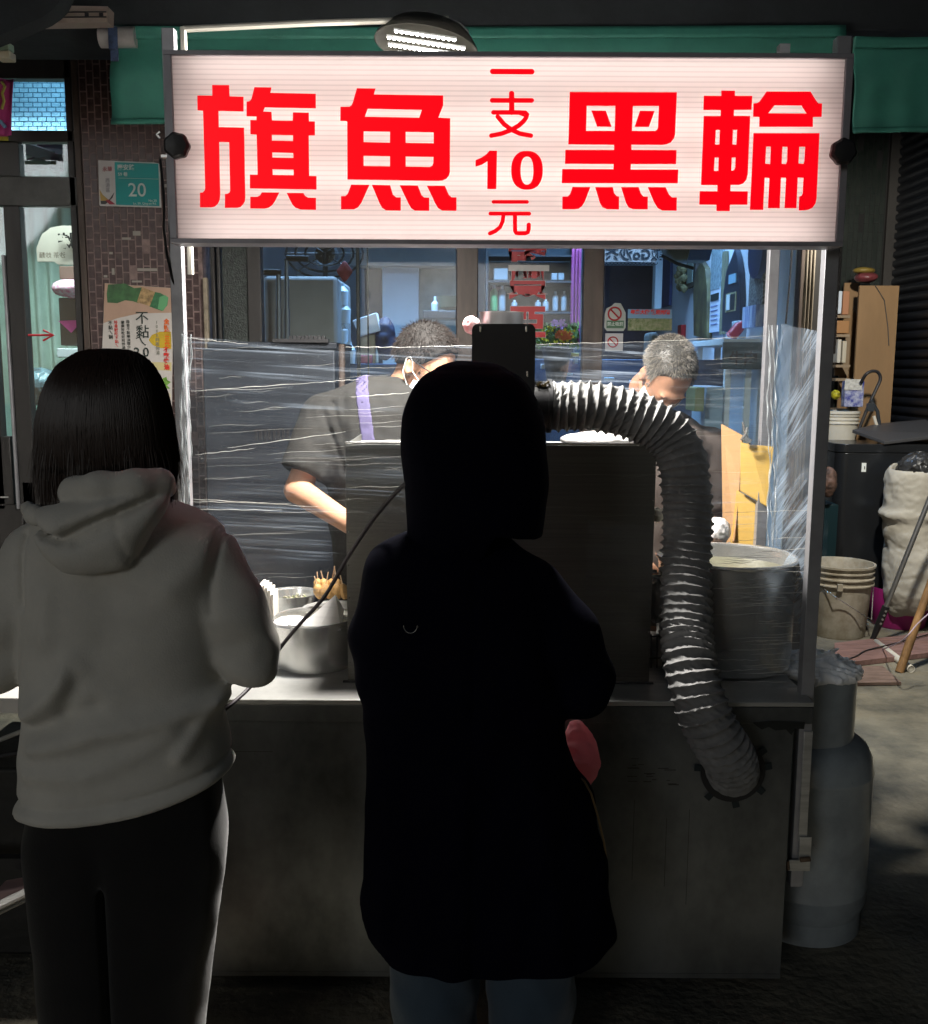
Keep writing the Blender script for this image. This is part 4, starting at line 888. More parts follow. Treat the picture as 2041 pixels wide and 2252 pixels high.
# signboard inside (seen from behind: mirrored)
sb = thing('cream_signboard', 'cream signboard with mirrored Chinese characters behind the left glass door', 'sign', at(130, 580, 5.0))
pl = [(82, 575), (80, 545), (92, 515), (112, 500), (135, 496), (200, 497), (200, 582), (128, 582), (118, 575)]
q = MB(); q.prism([(at(a, b, 5.0).x, at(a, b, 5.0).z) for a, b in pl], 5.0, 5.02); q.build('board', mat('cream_board', (.72, .62, .52), .6, var=(5, .85)), sb, smooth=False)
text('炭烤', .085, BLACKP, at(165, 534, 4.99), parent=sb, mirror=True, bold=.002)
text('沙茶 炒麵', .03, RUST, at(115, 562, 4.99), parent=sb, mirror=True)
def boxthing(name, label, cat, x0, y0, x1, y1, Y, d, m, bevel=.004, **k):
    q = MB(); q.pbox(x0, y0, x1, y1, Y, d); return tag(q.build(name, m, bevel=bevel, **k), label, cat)
DKB = mat('dark_appliance', (.03, .035, .04), .35)
boxthing('black_oven', 'black oven on a stand behind the left glass door', 'oven', 131, 655, 195, 760, 5.3, .3, DKB)
boxthing('brown_box', 'dark brown box above the pink checked bundle', 'box', 130, 585, 195, 614, 5.3, .2, mat('brown_box', (.15, .09, .07), .7))
crumple('pink_bundle', at(155, 635, 5.25), (.09, .08, .045), mat('pink_checked_cloth', (.75, .2, .35), .7, var=(60, 2), col2=(.8, .75, .8)), 'pink and white cloth bundle on top of the black oven', 'cloth bundle', 41, h=.008)
q = MB(); P = [at(129, 706, 5.28), at(183, 704, 5.28), at(157, 732, 5.27)]; q.add(P, [(0, 1, 2)]); tag(q.build('pink_cloth', PK, solid=.004, smooth=False), 'pink cloth corner hanging over the front of the black oven', 'cloth')
boxthing('white_tray', 'white tray of papers below the black oven', 'tray', 125, 766, 190, 786, 5.2, .2, mat('white_tray', (.7, .75, .78), .5))
crumple('dish_pile', at(85, 850, 5.1), (.12, .1, .09), mat('blue_dishes', (.25, .42, .5), .3, var=(14, .2)), 'pile of bluish bottles and dishes behind the lower left door glass', 'dishes', 44, h=.01)
q = MB(); q.tube([at(50, 737, YS + .038), at(117, 737, YS + .038)], .005, 6); q.tube([at(95, 726, YS + .038), at(118, 737, YS + .038), at(95, 749, YS + .038)], .005, 6)
tag(q.build('red_arrow', mat('red_sticker', (.5, .02, .03), .5)), 'thin red arrow sticker pointing right on the left door glass', 'sticker')

# number plate on the tiled pillar
NP = thing('house_number_plate', 'green and white house number plate 20 on the tiled pillar', 'number plate', at(285, 450, YS - .01))
NW = mat('plate_white', (.72, .70, .68), .5, var=(20, .9)); NG = mat('plate_green', (.0, .28, .27), .45)
ny = YS - .014
def npoly(pts, m, dy, name='print', Y=ny, ox=180, oy=340, s=7.6125, parent=None, ext=.0004):
    me = polymesh([[(at(ox + x / s, oy + y / s, Y).x, at(ox + x / s, oy + y / s, Y).z) for x, y in pts]], ext)
    me.transform(Matrix.Translation(Vector((0, Y - dy, 0)) - ORG[parent.name])); return finish(me, name, m, parent, smooth=False)
npoly([(275,95),(1200,130),(1308,155),(1330,888),(310,860),(295,835)], NW, 0, 'plate', parent=NP, ext=.002)
npoly([(553,128),(1285,155),(1303,865),(578,842)], NG, .003, 'green_field', parent=NP)
npoly([(300,580),(350,670),(430,740),(460,760),(420,775),(320,775)], mat('gold', (.5, .33, .08), .5), .0032, parent=NP)
npoly([(320,778),(420,775),(470,748),(550,630),(520,720),(450,790),(400,832),(325,830)], BLACKP, .0040, parent=NP)
npoly([(400,765),(470,760),(570,835),(470,836)], mat('crimson', (.3, .02, .04), .5), .0048, parent=NP)
LW = mat('letter_white', (.75, .78, .75), .5)
def npx(x, y, d=.004): v = at(180 + x / 7.6125, 340 + y / 7.6125, ny); v.y -= d; return v
text('慶安路', .0255, LW, npx(742, 222), parent=NP, bold=.0005); text('59 巷', .0185, LW, npx(690, 335), parent=NP, bold=.0003)
text('20', .080, LW, npx(930, 605), parent=NP, bold=.0005)
text('No.20', .014, LW, npx(1190, 775), parent=NP); text('Ln. 59, Qing-an Rd.', .013, LW, npx(1060, 822), parent=NP)
q = MB(); a, b = npx(620, 395), npx(1285, 412); q.tube([a, b], .0008, 4); q.build('rule_line', LW, NP)
text('永華', .022, mat('seal_red', (.35, .03, .04), .5), npx(432, 250), parent=NP); text('西港區', .020, mat('grey_print', (.35, .33, .36), .6), npx(435, 440), parent=NP, vertical=True)

# advertising poster on the tiled pillar
PO = thing('oil_poster', 'cooking oil advertising poster with a green bottle on the tiled pillar', 'poster', at(300, 885, YS - .01))
py_ = YS - .012
def pp_(pts, m, dy, name='print', ext=.0003): return npoly(pts, m, dy, name, Y=py_, ox=215, oy=610, s=6.951, parent=PO, ext=ext)
pp_([(108,88),(640,130),(1165,165),(1150,700),(1135,1980),(900,1950),(60,1300),(85,700)], mat('poster_paper', (.62, .58, .54), .45, var=(4, .9)), 0, 'paper', ext=.001)
pp_([(108,90),(640,132),(1163,167),(1152,540),(900,545),(640,548),(300,625),(90,700)], mat('poster_tan', (.50, .33, .24), .45, var=(4, .85)), .0015)
GB = mat('bottle_green_print', (.05, .15, .05), .35, var=(20, .4)); 
pp_([(160,110),(420,95),(560,165),(700,150),(625,395),(540,365),(420,350),(300,395),(150,385),(140,250)], GB, .0022)
pp_([(680,150),(880,225),(800,440),(600,380)], mat('gold_label', (.5, .33, .15), .4, var=(60, .4)), .0029)
pp_([(870,222),(960,240),(1085,310),(1065,430),(985,515),(790,445)], mat('green_cap_print', (.05, .22, .09), .3, var=(30, .4)), .0024)
pp_([(1030,270),(1085,310),(1060,430),(1000,515),(920,480),(950,300)], mat('green_cap_light', (.12, .36, .16), .3), .0032)
pp_([(780,960),(830,880),(950,830),(1120,830),(1130,1095),(960,1080),(850,1040)], mat('oil_yellow', (.62, .42, .03), .4, var=(10, .7)), .0022)
pp_([(560,1290),(1130,1300),(1128,1430),(760,1400),(640,1380)], mat('yellow_band', (.62, .54, .26), .5), .0018)
LG = mat('leaf_print', (.20, .42, .07), .5, var=(30, .4))
pp_([(700,1400),(800,1420),(780,1500),(820,1600),(770,1640),(690,1500)], LG, .0022)
pp_([(900,1610),(960,1560),(1050,1520),(1065,1570),(1120,1600),(1060,1650),(1110,1700),(990,1700),(930,1680)], LG, .0022)
pp_([(840,1650),(900,1640),(955,1740),(940,1800),(880,1760)], mat('orange_print', (.55, .30, .10), .5), .0024)
pp_([(960,1790),(1020,1740),(1120,1780),(1115,1890),(1030,1880)], mat('egg_print', (.66, .6, .45), .5), .0024)
INK = mat('ink', (.02, .03, .025), .6); OR = mat('orange_ink', (.8, .14, .01), .5); REDI = mat('red_ink', (.7, .03, .02), .5)
def pw(x, y, d=.004): v = at(215 + x / 6.951, 610 + y / 6.951, py_); v.y -= d; return v
text('不黏', .060, INK, pw(680, 630), parent=PO, vertical=True, bold=.0003); text('ㄟ', .055, INK, pw(665, 985), parent=PO); text('2.0', .056, INK, pw(672, 1150), parent=PO, bold=.0006)
text('全新第三代', .024, OR, pw(1055, 680), parent=PO, vertical=True, bold=.001); text('不乾性油', .025, REDI, pw(1050, 1110), parent=PO, vertical=True, bold=.001)
text('100%純植物油', .0185, mat('grey_ink', (.25, .25, .2), .6), pw(905, 690), parent=PO, vertical=True)
text('蒜香不黏鍋油煙少', .0155, INK, pw(465, 680), parent=PO, vertical=True); text('健康好吃好煎炒清香', .0155, INK, pw(385, 690), parent=PO, vertical=True)
text('特賣肥吃不黏ㄟ', .0165, REDI, pw(280, 690), parent=PO, vertical=True); text('不黏ㄟ鍋', .020, INK, pw(195, 700), parent=PO, vertical=True)
q = MB(); cc = pw(770, 1290); q.tube([cc + Vector((.009 * math.cos(w * .3), 0, .009 * math.sin(w * .3))) for w in range(22)], .0022, 5); q.build('recycling_mark', mat('violet_ink', (.25, .22, .4), .6), PO)
q = MB()
for a_, b_, w_, h_ in ((292, 508, 17, 10), (268, 522, 20, 5), (240, 554, 8, 5), (302, 590, 44, 6), (246, 590, 6, 14), (228, 605, 8, 5), (290, 617, 22, 4), (360, 405, 18, 7)): q.pbox(a_, b_, a_ + w_, b_ + h_, YS - .0075, .002)
tag(stuff(q.build('paper_scraps', mat('dirty_paper', (.33, .31, .27), .7), smooth=False)), 'torn paper scraps left on the pillar tiles above the poster', 'paper scraps')

# ------------------------------------------------------------------ things inside the main room
GREYP = mat('grey_board', (.25, .26, .26), .55, var=(6, .9))
boxthing('refrigerator', 'grey refrigerator with rounded corners behind the left window', 'refrigerator', 584, 607, 744, 1100, 5.0, .6, GREYP, bevel=.02)
def crutch(px, yh, label):
    t = thing('trolley_handle', label, 'handle', at(px, 750, 4.75))
    q = MB(); q.tube([at(px, yh, 4.75), at(px + 1, 680, 4.75)], .011, 8); q.tube([at(px + 1, 680, 4.75), at(px + 2, 1000, 4.75)], .014, 8); q.build('rod', mat('blue_grey_rod', (.10, .12, .14), .4, .6), t)
    q = MB(); q.tube([at(px - 40 if px < 620 else px, yh - 1, 4.75), at(px + 6 if px < 620 else px + 48, yh, 4.75)], .014, 8); q.build('grip', BLACKP, t)
crutch(612, 599, 'shorter black handled rod standing in front of the grey refrigerator'); crutch(630, 569, 'taller black handled rod standing in front of the grey refrigerator')
# wall fan / steamer top
wf = thing('standing_fan', 'dark wire caged fan on top of the refrigerator', 'fan', at(715, 600, 5.1))
c = at(715, 558, 5.1); q = MB()
for rr in (.16, .12, .08):
    q.tube([c + Vector((rr * 1.2 * math.cos(k * .32), -.02, rr * .75 * math.sin(k * .32))) for k in range(21)], .006, 6)
for k in range(8): q.tube([c, c + Vector((.19 * math.cos(k * .785), -.02, .12 * math.sin(k * .785)))], .004, 5)
q.build('cage', DKB, wf); q = MB(); q.lathe([(.03, -.04), (.06, 0), (.05, .05)], c + Vector((0, .05, 0)), 20, R=Matrix.Rotation(R_(90), 3, 'X')); q.tube([c, c - Vector((0, 0, .25))], .014, 8); q.build('motor', DKB, wf)
c = at(758, 597, 4.9); q = MB(); q.add([c + Vector(p) for p in ((0, 0, .06), (.045, 0, .0), (0, 0, -.06), (-.045, 0, 0), (0, -.02, 0), (0, .02, 0))], [(0, 1, 4), (1, 2, 4), (2, 3, 4), (3, 0, 4), (1, 0, 5), (2, 1, 5), (3, 2, 5), (0, 3, 5)])
tag(q.build('red_pouch', mat('dark_red_cloth', (.22, .03, .035), .7), bevel=.006), 'dark red diamond shaped pouch hanging beside the refrigerator', 'pouch')
boxthing('blue_door', 'tall pale blue door leaf behind the first cook', 'door', 842, 586, 921, 1100, 7.0, .05, mat('pale_blue_door', (.5, .62, .7), .6, var=(4, .9)))
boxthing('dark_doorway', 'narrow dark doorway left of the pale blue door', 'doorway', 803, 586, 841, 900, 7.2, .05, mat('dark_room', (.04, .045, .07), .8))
boxthing('green_partition', 'greyish green partition between the blue door and the brown window frame', 'partition', 922, 586, 1003, 900, 7.1, .05, mat('green_grey', (.25, .30, .28), .7, var=(8, .7)))
boxthing('beige_lintel', 'beige lintel band over the doors behind the first cook', 'lintel', 770, 520, 1003, 585, 6.9, .2, mat('beige_lintel', (.42, .40, .37), .7, var=(5, .85)))
boxthing('hanging_shelf', 'small dark shelf behind the first cook holding a bowl', 'shelf', 930, 683, 1003, 700, 5.6, .25, DKB)
c = at(990, 664, 5.7); q = MB(); q.lathe([(.03, -.045), (.06, -.03), (.075, .02), (.078, .03), (.07, .025), (.05, -.02)], c, 28); tag(q.build('olive_bowl', mat('olive_bowl', (.2, .19, .12), .4)), 'olive brown bowl on the small dark shelf by the window frame', 'bowl')
q = MB(); q.lathe([(.02, -.05), (.022, .01), (.008, .025), (.008, .05)], at(957, 672, 5.7), 14); tag(q.build('small_bottle', mat('white_bottle', (.7, .75, .8), .4)), 'small white bottle on the dark shelf left of the olive bowl', 'bottle')
boxthing('work_counter', 'blue topped work counter inside the shop behind the first cook', 'counter', 745, 800, 1003, 1250, 5.2, .6, mat('blue_counter', (.05, .09, .2), .5, var=(4, .7)))
q = MB(); P = [(775, 705), (828, 687), (837, 728), (790, 740)]; q.prism([(at(a, b, 5.25).x, at(a, b, 5.25).z) for a, b in P], 5.25, 5.35); tag(q.build('white_carton', mat('white_carton', (.72, .76, .8), .6), bevel=.004), 'tilted white carton on the pile left of the first cook', 'carton')
boxthing('brown_carton', 'beige cardboard carton under the tilted white carton', 'carton', 786, 728, 825, 799, 5.3, .2, mat('beige_carton', (.4, .36, .25), .8))
boxthing('red_tin', 'dull red tin on the blue counter', 'tin', 790, 781, 818, 799, 5.22, .06, mat('dull_red', (.35, .07, .10), .5))
crumple('navy_bag', at(848, 745, 5.3), (.05, .06, .11), mat('navy_bag', (.02, .03, .07), .6), 'navy cloth bag between the cartons and the first cook', 'bag', 51, h=.009, frq=22)
for i, (a_, b_, c_2) in enumerate(((752, 650, .10), (757, 690, .12), (752, 735, .14), (768, 778, .06))):
    q = MB(); q.lathe([(.03, -.05), (.034, .02), (.015, .045), (.015, .06)], at(a_, b_, 5.2), 16)
    tag(q.build('jar', mat('jar%d' % i, (.55, .68, .78), .25)), ['pale jar at the top of the shelf beside the refrigerator', 'pale jar in the middle of the shelf beside the refrigerator', 'pale jar low on the shelf beside the refrigerator', 'small pale jar standing next to the red tin'][i], 'jar')
# dark appliance behind the film on the left
ap = thing('dark_cooler', 'dark steel cooler with a front grille behind the cling film on the left', 'cooler', at(600, 1300, 3.75))
DC = mat('dark_blue_steel', (.022, .027, .036), .45, .4, var=(5, .6), bump=(12, .1, .003))
q = MB(); q.pbox(455, 768, 741, 1420, 3.75, .5); q.build('cabinet', DC, ap, bevel=.006)
q = MB(); q.pbox(455, 752, 741, 767, 3.74, .5); q.build('lid', DC, ap, bevel=.004)
for k in range(8):
    q = MB(); q.pbox(560 + k * 10, 944, 566 + k * 10, 968, 3.745, .004); q.build('grille_slot', BLACKP, ap)
q = MB(); q.pbox(600, 745, 722, 753, 3.72, .03); 
for k in range(9): q.obox(at(640 + k * 9, 742, 3.73), (.012, .012, .012), Matrix.Rotation(k, 3, 'Y'))
tag(q.build('black_tongs', BLACKP), 'black metal tongs lying on top of the dark cooler', 'tongs')
q = MB(); q.tube([at(752, 757, 3.7), at(753, 1200, 3.7)], .012, 10); tag(q.build('dark_pole', FRB), 'dark brown pole standing at the right end of the cooler', 'pole')
# middle bay: shelves with bottles
shf = thing('bottle_shelf', 'dark shelf unit with white boxes and bottles behind the middle window', 'shelf', at(1160, 690, 6.2))
SHM = mat('dark_shelf', (.05, .055, .06), .6)
q = MB(); q.pbox(1066, 520, 1278, 900, 6.5, .02); q.build('back', mat('shelf_back', (.09, .12, .14), .8), shf, smooth=False)
for y in (560, 617, 685):
    q = MB(); q.pbox(1072, y, 1262, y + 4, 6.2, .28); q.build('board', SHM, shf)
for x in (1068, 1262):
    q = MB(); q.pbox(x, 530, x + 5, 900, 6.2, .29); q.build('upright', SHM, shf)
def bottle(px, y0, y1, w, m, label, pump=False, cat='bottle'):
    Y = 6.3; c = at(px, y1, Y); H = at(px, y0, Y).z - c.z; r = w / 2 * Y / FPX
    q = MB(); q.lathe([(r * .9, .002), (r, .01), (r, H * .72), (r * .8, H * .80), (r * .35, H * .86), (r * .35, H * .93)], c, 18); o = q.build('bottle', m)
    q = MB(); q.lathe([(r * .4, H * .86), (r * .4, H)], c, 12)
    if pump: q.tube([c + Vector((0, 0, H)), c + Vector((-r, 0, H))], r * .2, 6)
    q.build('cap', LW, o); return tag(o, label, cat, 'bottles on the shelf behind the middle window')
GRN = mat('green_soap', (.13, .42, .16), .35); WB = mat('white_bottle_plastic', (.36, .40, .42), .35)
bottle(1086, 626, 684, 16, GRN, 'green pump bottle on the middle window shelf', True)
for px, y0, lab in ((1104, 628, 'tall white bottle right beside the green pump bottle'), (1131, 660, 'short white bottle half hidden by the red glass lettering, left one'), (1183, 660, 'short white bottle just right of the red glass lettering'), (1200, 658, 'second short white bottle right of the red glass lettering'), (1221, 641, 'white bottle third from the right end of the shelf, before the last one'), (1240, 640, 'rightmost white bottle on the middle window shelf')):
    bottle(px, y0, 684, 13 if y0 > 630 else 15, WB, lab)
for (a_, b_, c_2, d_, lab) in ((1086, 590, 1117, 616, 'wide white box on the upper shelf behind the middle window'), (1213, 600, 1226, 616, 'small white box on the upper shelf, left of its twin'), (1228, 600, 1241, 616, 'small white box at the right end of the upper shelf')):
    tag(boxthing('white_box', lab, 'box', a_, b_, c_2, d_, 6.28, .1, WB), group='white boxes on the upper shelf')
curtain('magenta_curtain', 'narrow magenta curtain beside the brown frame of the middle window', 1258, 530, 1279, 760, 5.6, mat('magenta_curtain', (.35, .07, .22), .8), n=3, amp=.01)
# red lettering on the glass
gs = thing('glass_lettering', 'big red Chinese characters with white edges stuck on the middle window glass', 'window lettering', at(1160, 745, YS + .02))
RC = mat('dark_red_vinyl', (.35, .008, .012), .45); WE = mat('vinyl_edge', (.6, .58, .55), .5)
for ch, y in (('壽', 545), ('豐', 628), ('亞', 713)):
    p = at(1160, y, YS + .026); text(ch, .150, WE, p, 'letter_edge', gs, bold=.0078, sx=1.1, ext=.0005)
    p = at(1160, y, YS + .024); text(ch, .150, RC, p, 'letter', gs, bold=.0065, sx=1.1, ext=.0006)
q = MB(); q.pbox(1118, 583, 1208, 596, YS + .023, .001); q.build('white_strip', NW, gs)
# flowers
fl = thing('flower_arrangement', 'bunch of pink, orange and yellow flowers behind the middle window', 'flowers', at(1225, 760, 5.3))
q = MB(); q.lathe([(.05, -.18), (.08, 0), (.075, 0), (.045, -.17)], at(1225, 762, 5.3), 20); q.build('vase', SHM, fl)
q = MB()
for i in range(420):
    c = at(1180 + random.random() * 92, 712 + random.random() * 52, 5.3 + random.uniform(-.08, .08)); s = random.uniform(.010, .022); R = Euler([random.random() * 6 for _ in range(3)]).to_matrix()
    q.add([c + R @ Vector(p) * s for p in ((-1, 0, 0), (0, -.5, 0), (1, 0, 0), (0, .5, .2))], [(0, 1, 2, 3)])
stuff(q.build('leaf_mass', mat('flower_leaves', (.12, .22, .03), .6, var=(40, .2), col2=(.03, .07, .03)), fl, smooth=False))
def blossoms(n, cx, cy, rx, ry, s, m, name):
    q = MB()
    for i in range(n):
        a = random.random() * 6.28; r = random.random() ** .5; c = at(cx + rx * r * math.cos(a), cy + ry * r * math.sin(a), 5.2 + random.uniform(-.04, .03))
        for k in range(5):
            R = Euler((random.uniform(-.5, .5), random.uniform(-.5, .5) + k * 1.256, 0)).to_matrix(); q.add([c + R @ Vector(p) * s for p in ((0, 0, 0), (.4, -.2, .5), (0, -.1, 1), (-.4, -.2, .5))], [(0, 1, 2, 3)])
    stuff(q.build(name, m, fl, smooth=False))
blossoms(22, 1240, 738, 16, 9, .016, mat('orange_petal', (.65, .16, .05), .6), 'orange_blossom'); blossoms(14, 1232, 712, 18, 8, .014, mat('lilac_petal', (.5, .25, .55), .6), 'lilac_blossom')
blossoms(40, 1225, 735, 46, 26, .009, mat('yellow_petal', (.6, .55, .03), .6), 'yellow_blossom')
boxthing('display_counter', 'dark blue counter below the middle and right windows', 'counter', 1051, 790, 1640, 1250, 5.6, .5, mat('navy_counter', (.035, .07, .14), .45, var=(4, .5)))
for i, (a_, b_, w_, h_, col, lab) in enumerate(((1190, 800, 40, 12, (.5, .55, .6), 'pale crumpled packet on the counter under the flowers'), (1256, 776, 18, 8, (.6, .55, .2), 'yellow packet on the counter beside the middle window frame'), (1236, 820, 24, 6, (.25, .5, .8), 'small light blue packet on the counter'), (1262, 788, 10, 12, (.3, .45, .7), 'blue cup on the counter'), (1330, 830, 22, 7, (.3, .5, .65), 'pale blue slip of paper on the counter near the second cook'), (1385, 836, 20, 8, (.35, .45, .55), 'grey packet on the counter close to the second cook'))):
    boxthing('packet', lab, 'packet', a_, b_, a_ + w_, b_ + h_, 5.3, .04, mat('packet%d' % i, col, .5))
# right bay
boxthing('dark_door', 'dark purple brown door behind the right window', 'door', 1325, 584, 1440, 1000, 7.6, .06, mat('aubergine_door', (.05, .03, .045), .5, var=(6, .7)))
bnn = thing('fabric_banner', 'beige banner with mirrored lettering and scalloped trim above the dark door', 'banner', at(1380, 583, 6.3))
q = MB(); q.pbox(1318, 530, 1444, 576, 6.3, .01); q.build('cloth', mat('beige_cloth', (.40, .32, .27), .8, var=(8, .8)), bnn, smooth=False)
text('飯Go沙茶鍋', .085, BLACKP, at(1381, 560, 6.292), parent=bnn, mirror=True, bold=.002)
q = MB()
for i in range(16): c = at(1322 + i * 8, 577, 6.3); q.tube([c + Vector((.012 * math.cos(k * .5), 0, -.014 * math.sin(k * .5))) for k in range(7)], .002, 4)
q.build('scalloped_trim', BLACKP, bnn)
ns = thing('no_smoking_sticker', 'oval no smoking sticker on the right window glass', 'sticker', at(1352, 728, YS + .02))
me = polymesh([[(at(a, b, YS + .02).x, at(a, b, YS + .02).z) for a, b in ((1330, 690), (1334, 678), (1345, 673), (1352, 666), (1365, 667), (1370, 676), (1376, 688), (1376, 720), (1371, 728), (1335, 728), (1329, 720))]], .0006); me.transform(Matrix.Translation(Vector((0, YS + .02, 0)) - ORG[ns.name])); finish(me, 'backing', mat('sticker_grey', (.42, .45, .42), .5), ns, smooth=False)
q = MB(); c = at(1352, 690, YS + .017); q.tube([c + Vector((.028 * math.cos(k * .3), 0, .028 * math.sin(k * .3))) for k in range(22)], .004, 5, cap=False); q.tube([c + Vector((-.02, 0, .02)), c + Vector((.02, 0, -.02))], .004, 5); q.build('red_ring', RC, ns)
q = MB(); q.pbox(1334, 705, 1372, 722, YS + .0185, .001); q.build('green_band', mat('sticker_green', (.08, .16, .10), .5), ns); text('禁止吸菸', .018, LW, at(1353, 713, YS + .017), parent=ns)
ns2 = thing('no_smoking_sticker', 'lower white sticker with a crossed ring below the oval one', 'sticker', at(1352, 772, YS + .02))
q = MB(); q.pbox(1331, 733, 1370, 772, YS + .02, .001); q.build('backing', mat('sticker_white', (.5, .5, .52), .5), ns2)
q = MB(); c = at(1348, 752, YS + .017); q.tube([c + Vector((.022 * math.cos(k * .3), 0, .022 * math.sin(k * .3))) for k in range(22)], .003, 5, cap=False); q.tube([c + Vector((-.015, 0, .015)), c + Vector((.015, 0, -.015))], .003, 5); q.build('red_ring', RC, ns2)
ps = thing('landscape_poster', 'wide blue and green poster with red lettering on the right window glass', 'poster', at(1430, 727, YS + .02))
q = MB(); q.pbox(1381, 680, 1478, 700, YS + .02, .001); q.build('sky_print', mat('poster_blue', (.18, .33, .5), .5), ps)
q = MB(); q.pbox(1381, 700.5, 1478, 727, YS + .02, .001); q.build('grass_print', mat('poster_green', (.10, .15, .05), .6, var=(60, .4), col2=(.3, .3, .2)), ps)
text('年貨大街 歡迎光臨', .021, REDI, at(1430, 687, YS + .018), parent=ps, bold=.001)
boxthing('white_column', 'narrow white column strip beside the dark door', 'column', 1441, 552, 1457, 679, 7.0, .1, LW)
# things on the inner side wall (plane X = XW, receding)
def wallq(x0, y0, x1, y1, th=.02):
    a = atx(x0, (y0 + y1) / 2, XW - .004); b = atx(x1, (y0 + y1) / 2, XW - .004); za = atx((x0 + x1) / 2, y0, XW - .004).z; zb2 = atx((x0 + x1) / 2, y1, XW - .004).z
    q = MB(); q.box(XW - .004 - th, XW - .004, min(a.y, b.y), max(a.y, b.y), zb2, za); return q
def wallp(pts, th=.02):
    P = [atx(a, b, XW - .004) for a, b in pts]; n = len(P); q = MB()
    q.add([(p.x - th, p.y, p.z) for p in P] + [tuple(p) for p in P], [tuple(range(n)), tuple(range(n, 2 * n))[::-1]] + [((i + 1) % n, i, n + i, n + (i + 1) % n) for i in range(n)]); return q
tag(wallq(1458, 560, 1479, 674).build('blue_cloth', mat('blue_cloth', (.06, .09, .22), .8, var=(20, .6), stretch=(1, 8, .5))), 'dark blue cloth hanging next to the white column strip', 'cloth')
q = MB()
for k in range(14): q.lathe([(.004, -.03), (.022, -.012), (.026, .006), (.006, .024)], atx(1498 + random.uniform(-8, 8), 590 + k * 3.4, XW - .05), 8)
tag(q.build('corn_bunch', mat('dried_corn', (.35, .27, .12), .8, var=(30, .5))), 'bunch of dried corn cobs hanging on the blue white wall', 'corn')
tag(wallq(1504, 605, 1509, 640, .03).build('red_tassel', RC), 'red tassel hanging below the dried corn', 'tassel')
tag(wallq(1500, 715, 1508, 748, .03).build('red_bottle', RC), 'slim red object low on the wall below the corn', 'ornament')
fr = thing('picture_frame', 'brown framed narrow picture on the inner side wall', 'picture', atx(1527, 630, XW))
wallq(1518, 572, 1538, 631, .025).build('frame', FRB, fr); wallq(1521, 577, 1533, 622, .03).build('picture', mat('green_grey_print', (.25, .28, .22), .5), fr)
tag(wallp([(1536, 738), (1535, 640), (1540, 598), (1552, 575), (1562, 590), (1566, 640), (1565, 745)], .03).build('brown_board', mat('marbled_brown', (.07, .05, .03), .4, var=(9, 3), col2=(.20, .16, .07))), 'dark brown pointed board leaning on the inner side wall', 'board')
cal = thing('wall_calendar', 'narrow white calendar with bold date on the inner side wall', 'calendar', atx(1580, 730, XW))
wallq(1571, 548, 1592, 636, .02).build('picture', mat('calendar_picture', (.35, .42, .42), .6, var=(40, .5)), cal); wallq(1568, 637, 1590, 730, .018).build('sheet', mat('calendar_sheet', (.7, .72, .78), .6), cal); wallq(1571, 646, 1588, 661, .022).build('date_print', INK, cal)
for k in range(5): wallq(1571, 672 + k * 10, 1585, 674 + k * 10, .021).build('text_line', mat('print_blue', (.2, .25, .45), .6), cal)
tag(wallq(1593, 555, 1599, 735, .02).build('painted_shadow', mat('painted_shadow', (.22, .20, .12), .7)), 'shadow beside the wall calendar, painted as an olive coloured strip', 'strip')  # shadow on the wall put into the colour of a flat strip
ar = thing('arched_panel', 'black pointed arch shaped board with a white bottle picture on the inner side wall', 'board', atx(1620, 735, XW))
wallp([(1599, 728), (1602, 650), (1610, 595), (1622, 565), (1628, 548), (1633, 565), (1638, 600), (1640, 660), (1638, 735)], .03).build('board', mat('dark_arch', (.03, .035, .05), .35), ar)
wallq(1617, 603, 1633, 623, .036).build('upper_picture', mat('teal_picture', (.3, .5, .6), .4), ar); wallq(1609, 644, 1632, 685, .034).build('picture_frame', mat('dull_gold', (.3, .27, .15), .5), ar); wallq(1612, 648, 1630, 682, .036).build('picture', DKB, ar); wallq(1613, 648, 1620, 682, .039).build('white_bottle', LW, ar)
q = MB(); c = atx(1674, 555, XW - .02); q.lathe([(.02, -.03), (.125, -.03), (.13, 0), (.11, .02), (.01, .02)], c, 30, R=Matrix.Rotation(R_(90), 3, 'Y')); tag(q.build('round_clock', mat('dark_blue_clock', (.03, .05, .12), .35)), 'round dark blue wall clock just under the sign', 'clock')
tag(wallq(1656, 601, 1687, 671, .02).build('dark_picture', mat('dark_print', (.05, .05, .05), .5, var=(70, 4), col2=(.35, .33, .3))), 'dark patterned picture on the wall near the rear cart post', 'picture')
tag(wallq(1650, 673, 1680, 720, .04).build('striped_towel', mat('striped_towel', (.6, .65, .75), .8, var=(18, .5), stretch=(1, 6, .3), col2=(.1, .15, .4))), 'white and blue towel hanging below the dark picture', 'towel')
ls = thing('hanging_lampshade', 'olive and dark blue hanging shade on a tilted black rod behind the right window', 'lamp shade', at(1515, 560, 5.0))
me = MB(); P = [(1458, 520), (1575, 520), (1569, 545), (1560, 574), (1520, 573), (1485, 573), (1468, 557)]; me.prism([(at(a, b, 5.0).x, at(a, b, 5.0).z) for a, b in P], 5.0, 5.12); me.build('shade', mat('olive_shade', (.13, .14, .11), .5, var=(4, .7)), ls, bevel=.01)
q = MB(); q.prism([(at(a, b, 4.99).x, at(a, b, 4.99).z) for a, b in ((1520, 540), (1568, 540), (1560, 572), (1512, 572))], 4.985, 4.998); q.build('blue_patch', mat('blue_patch', (.05, .10, .22), .4), ls)
q = MB(); q.tube([at(1455, 562, 4.97), at(1490, 580, 4.97), at(1525, 590, 4.97)], .008, 8); q.build('rod', BLACKP, ls)
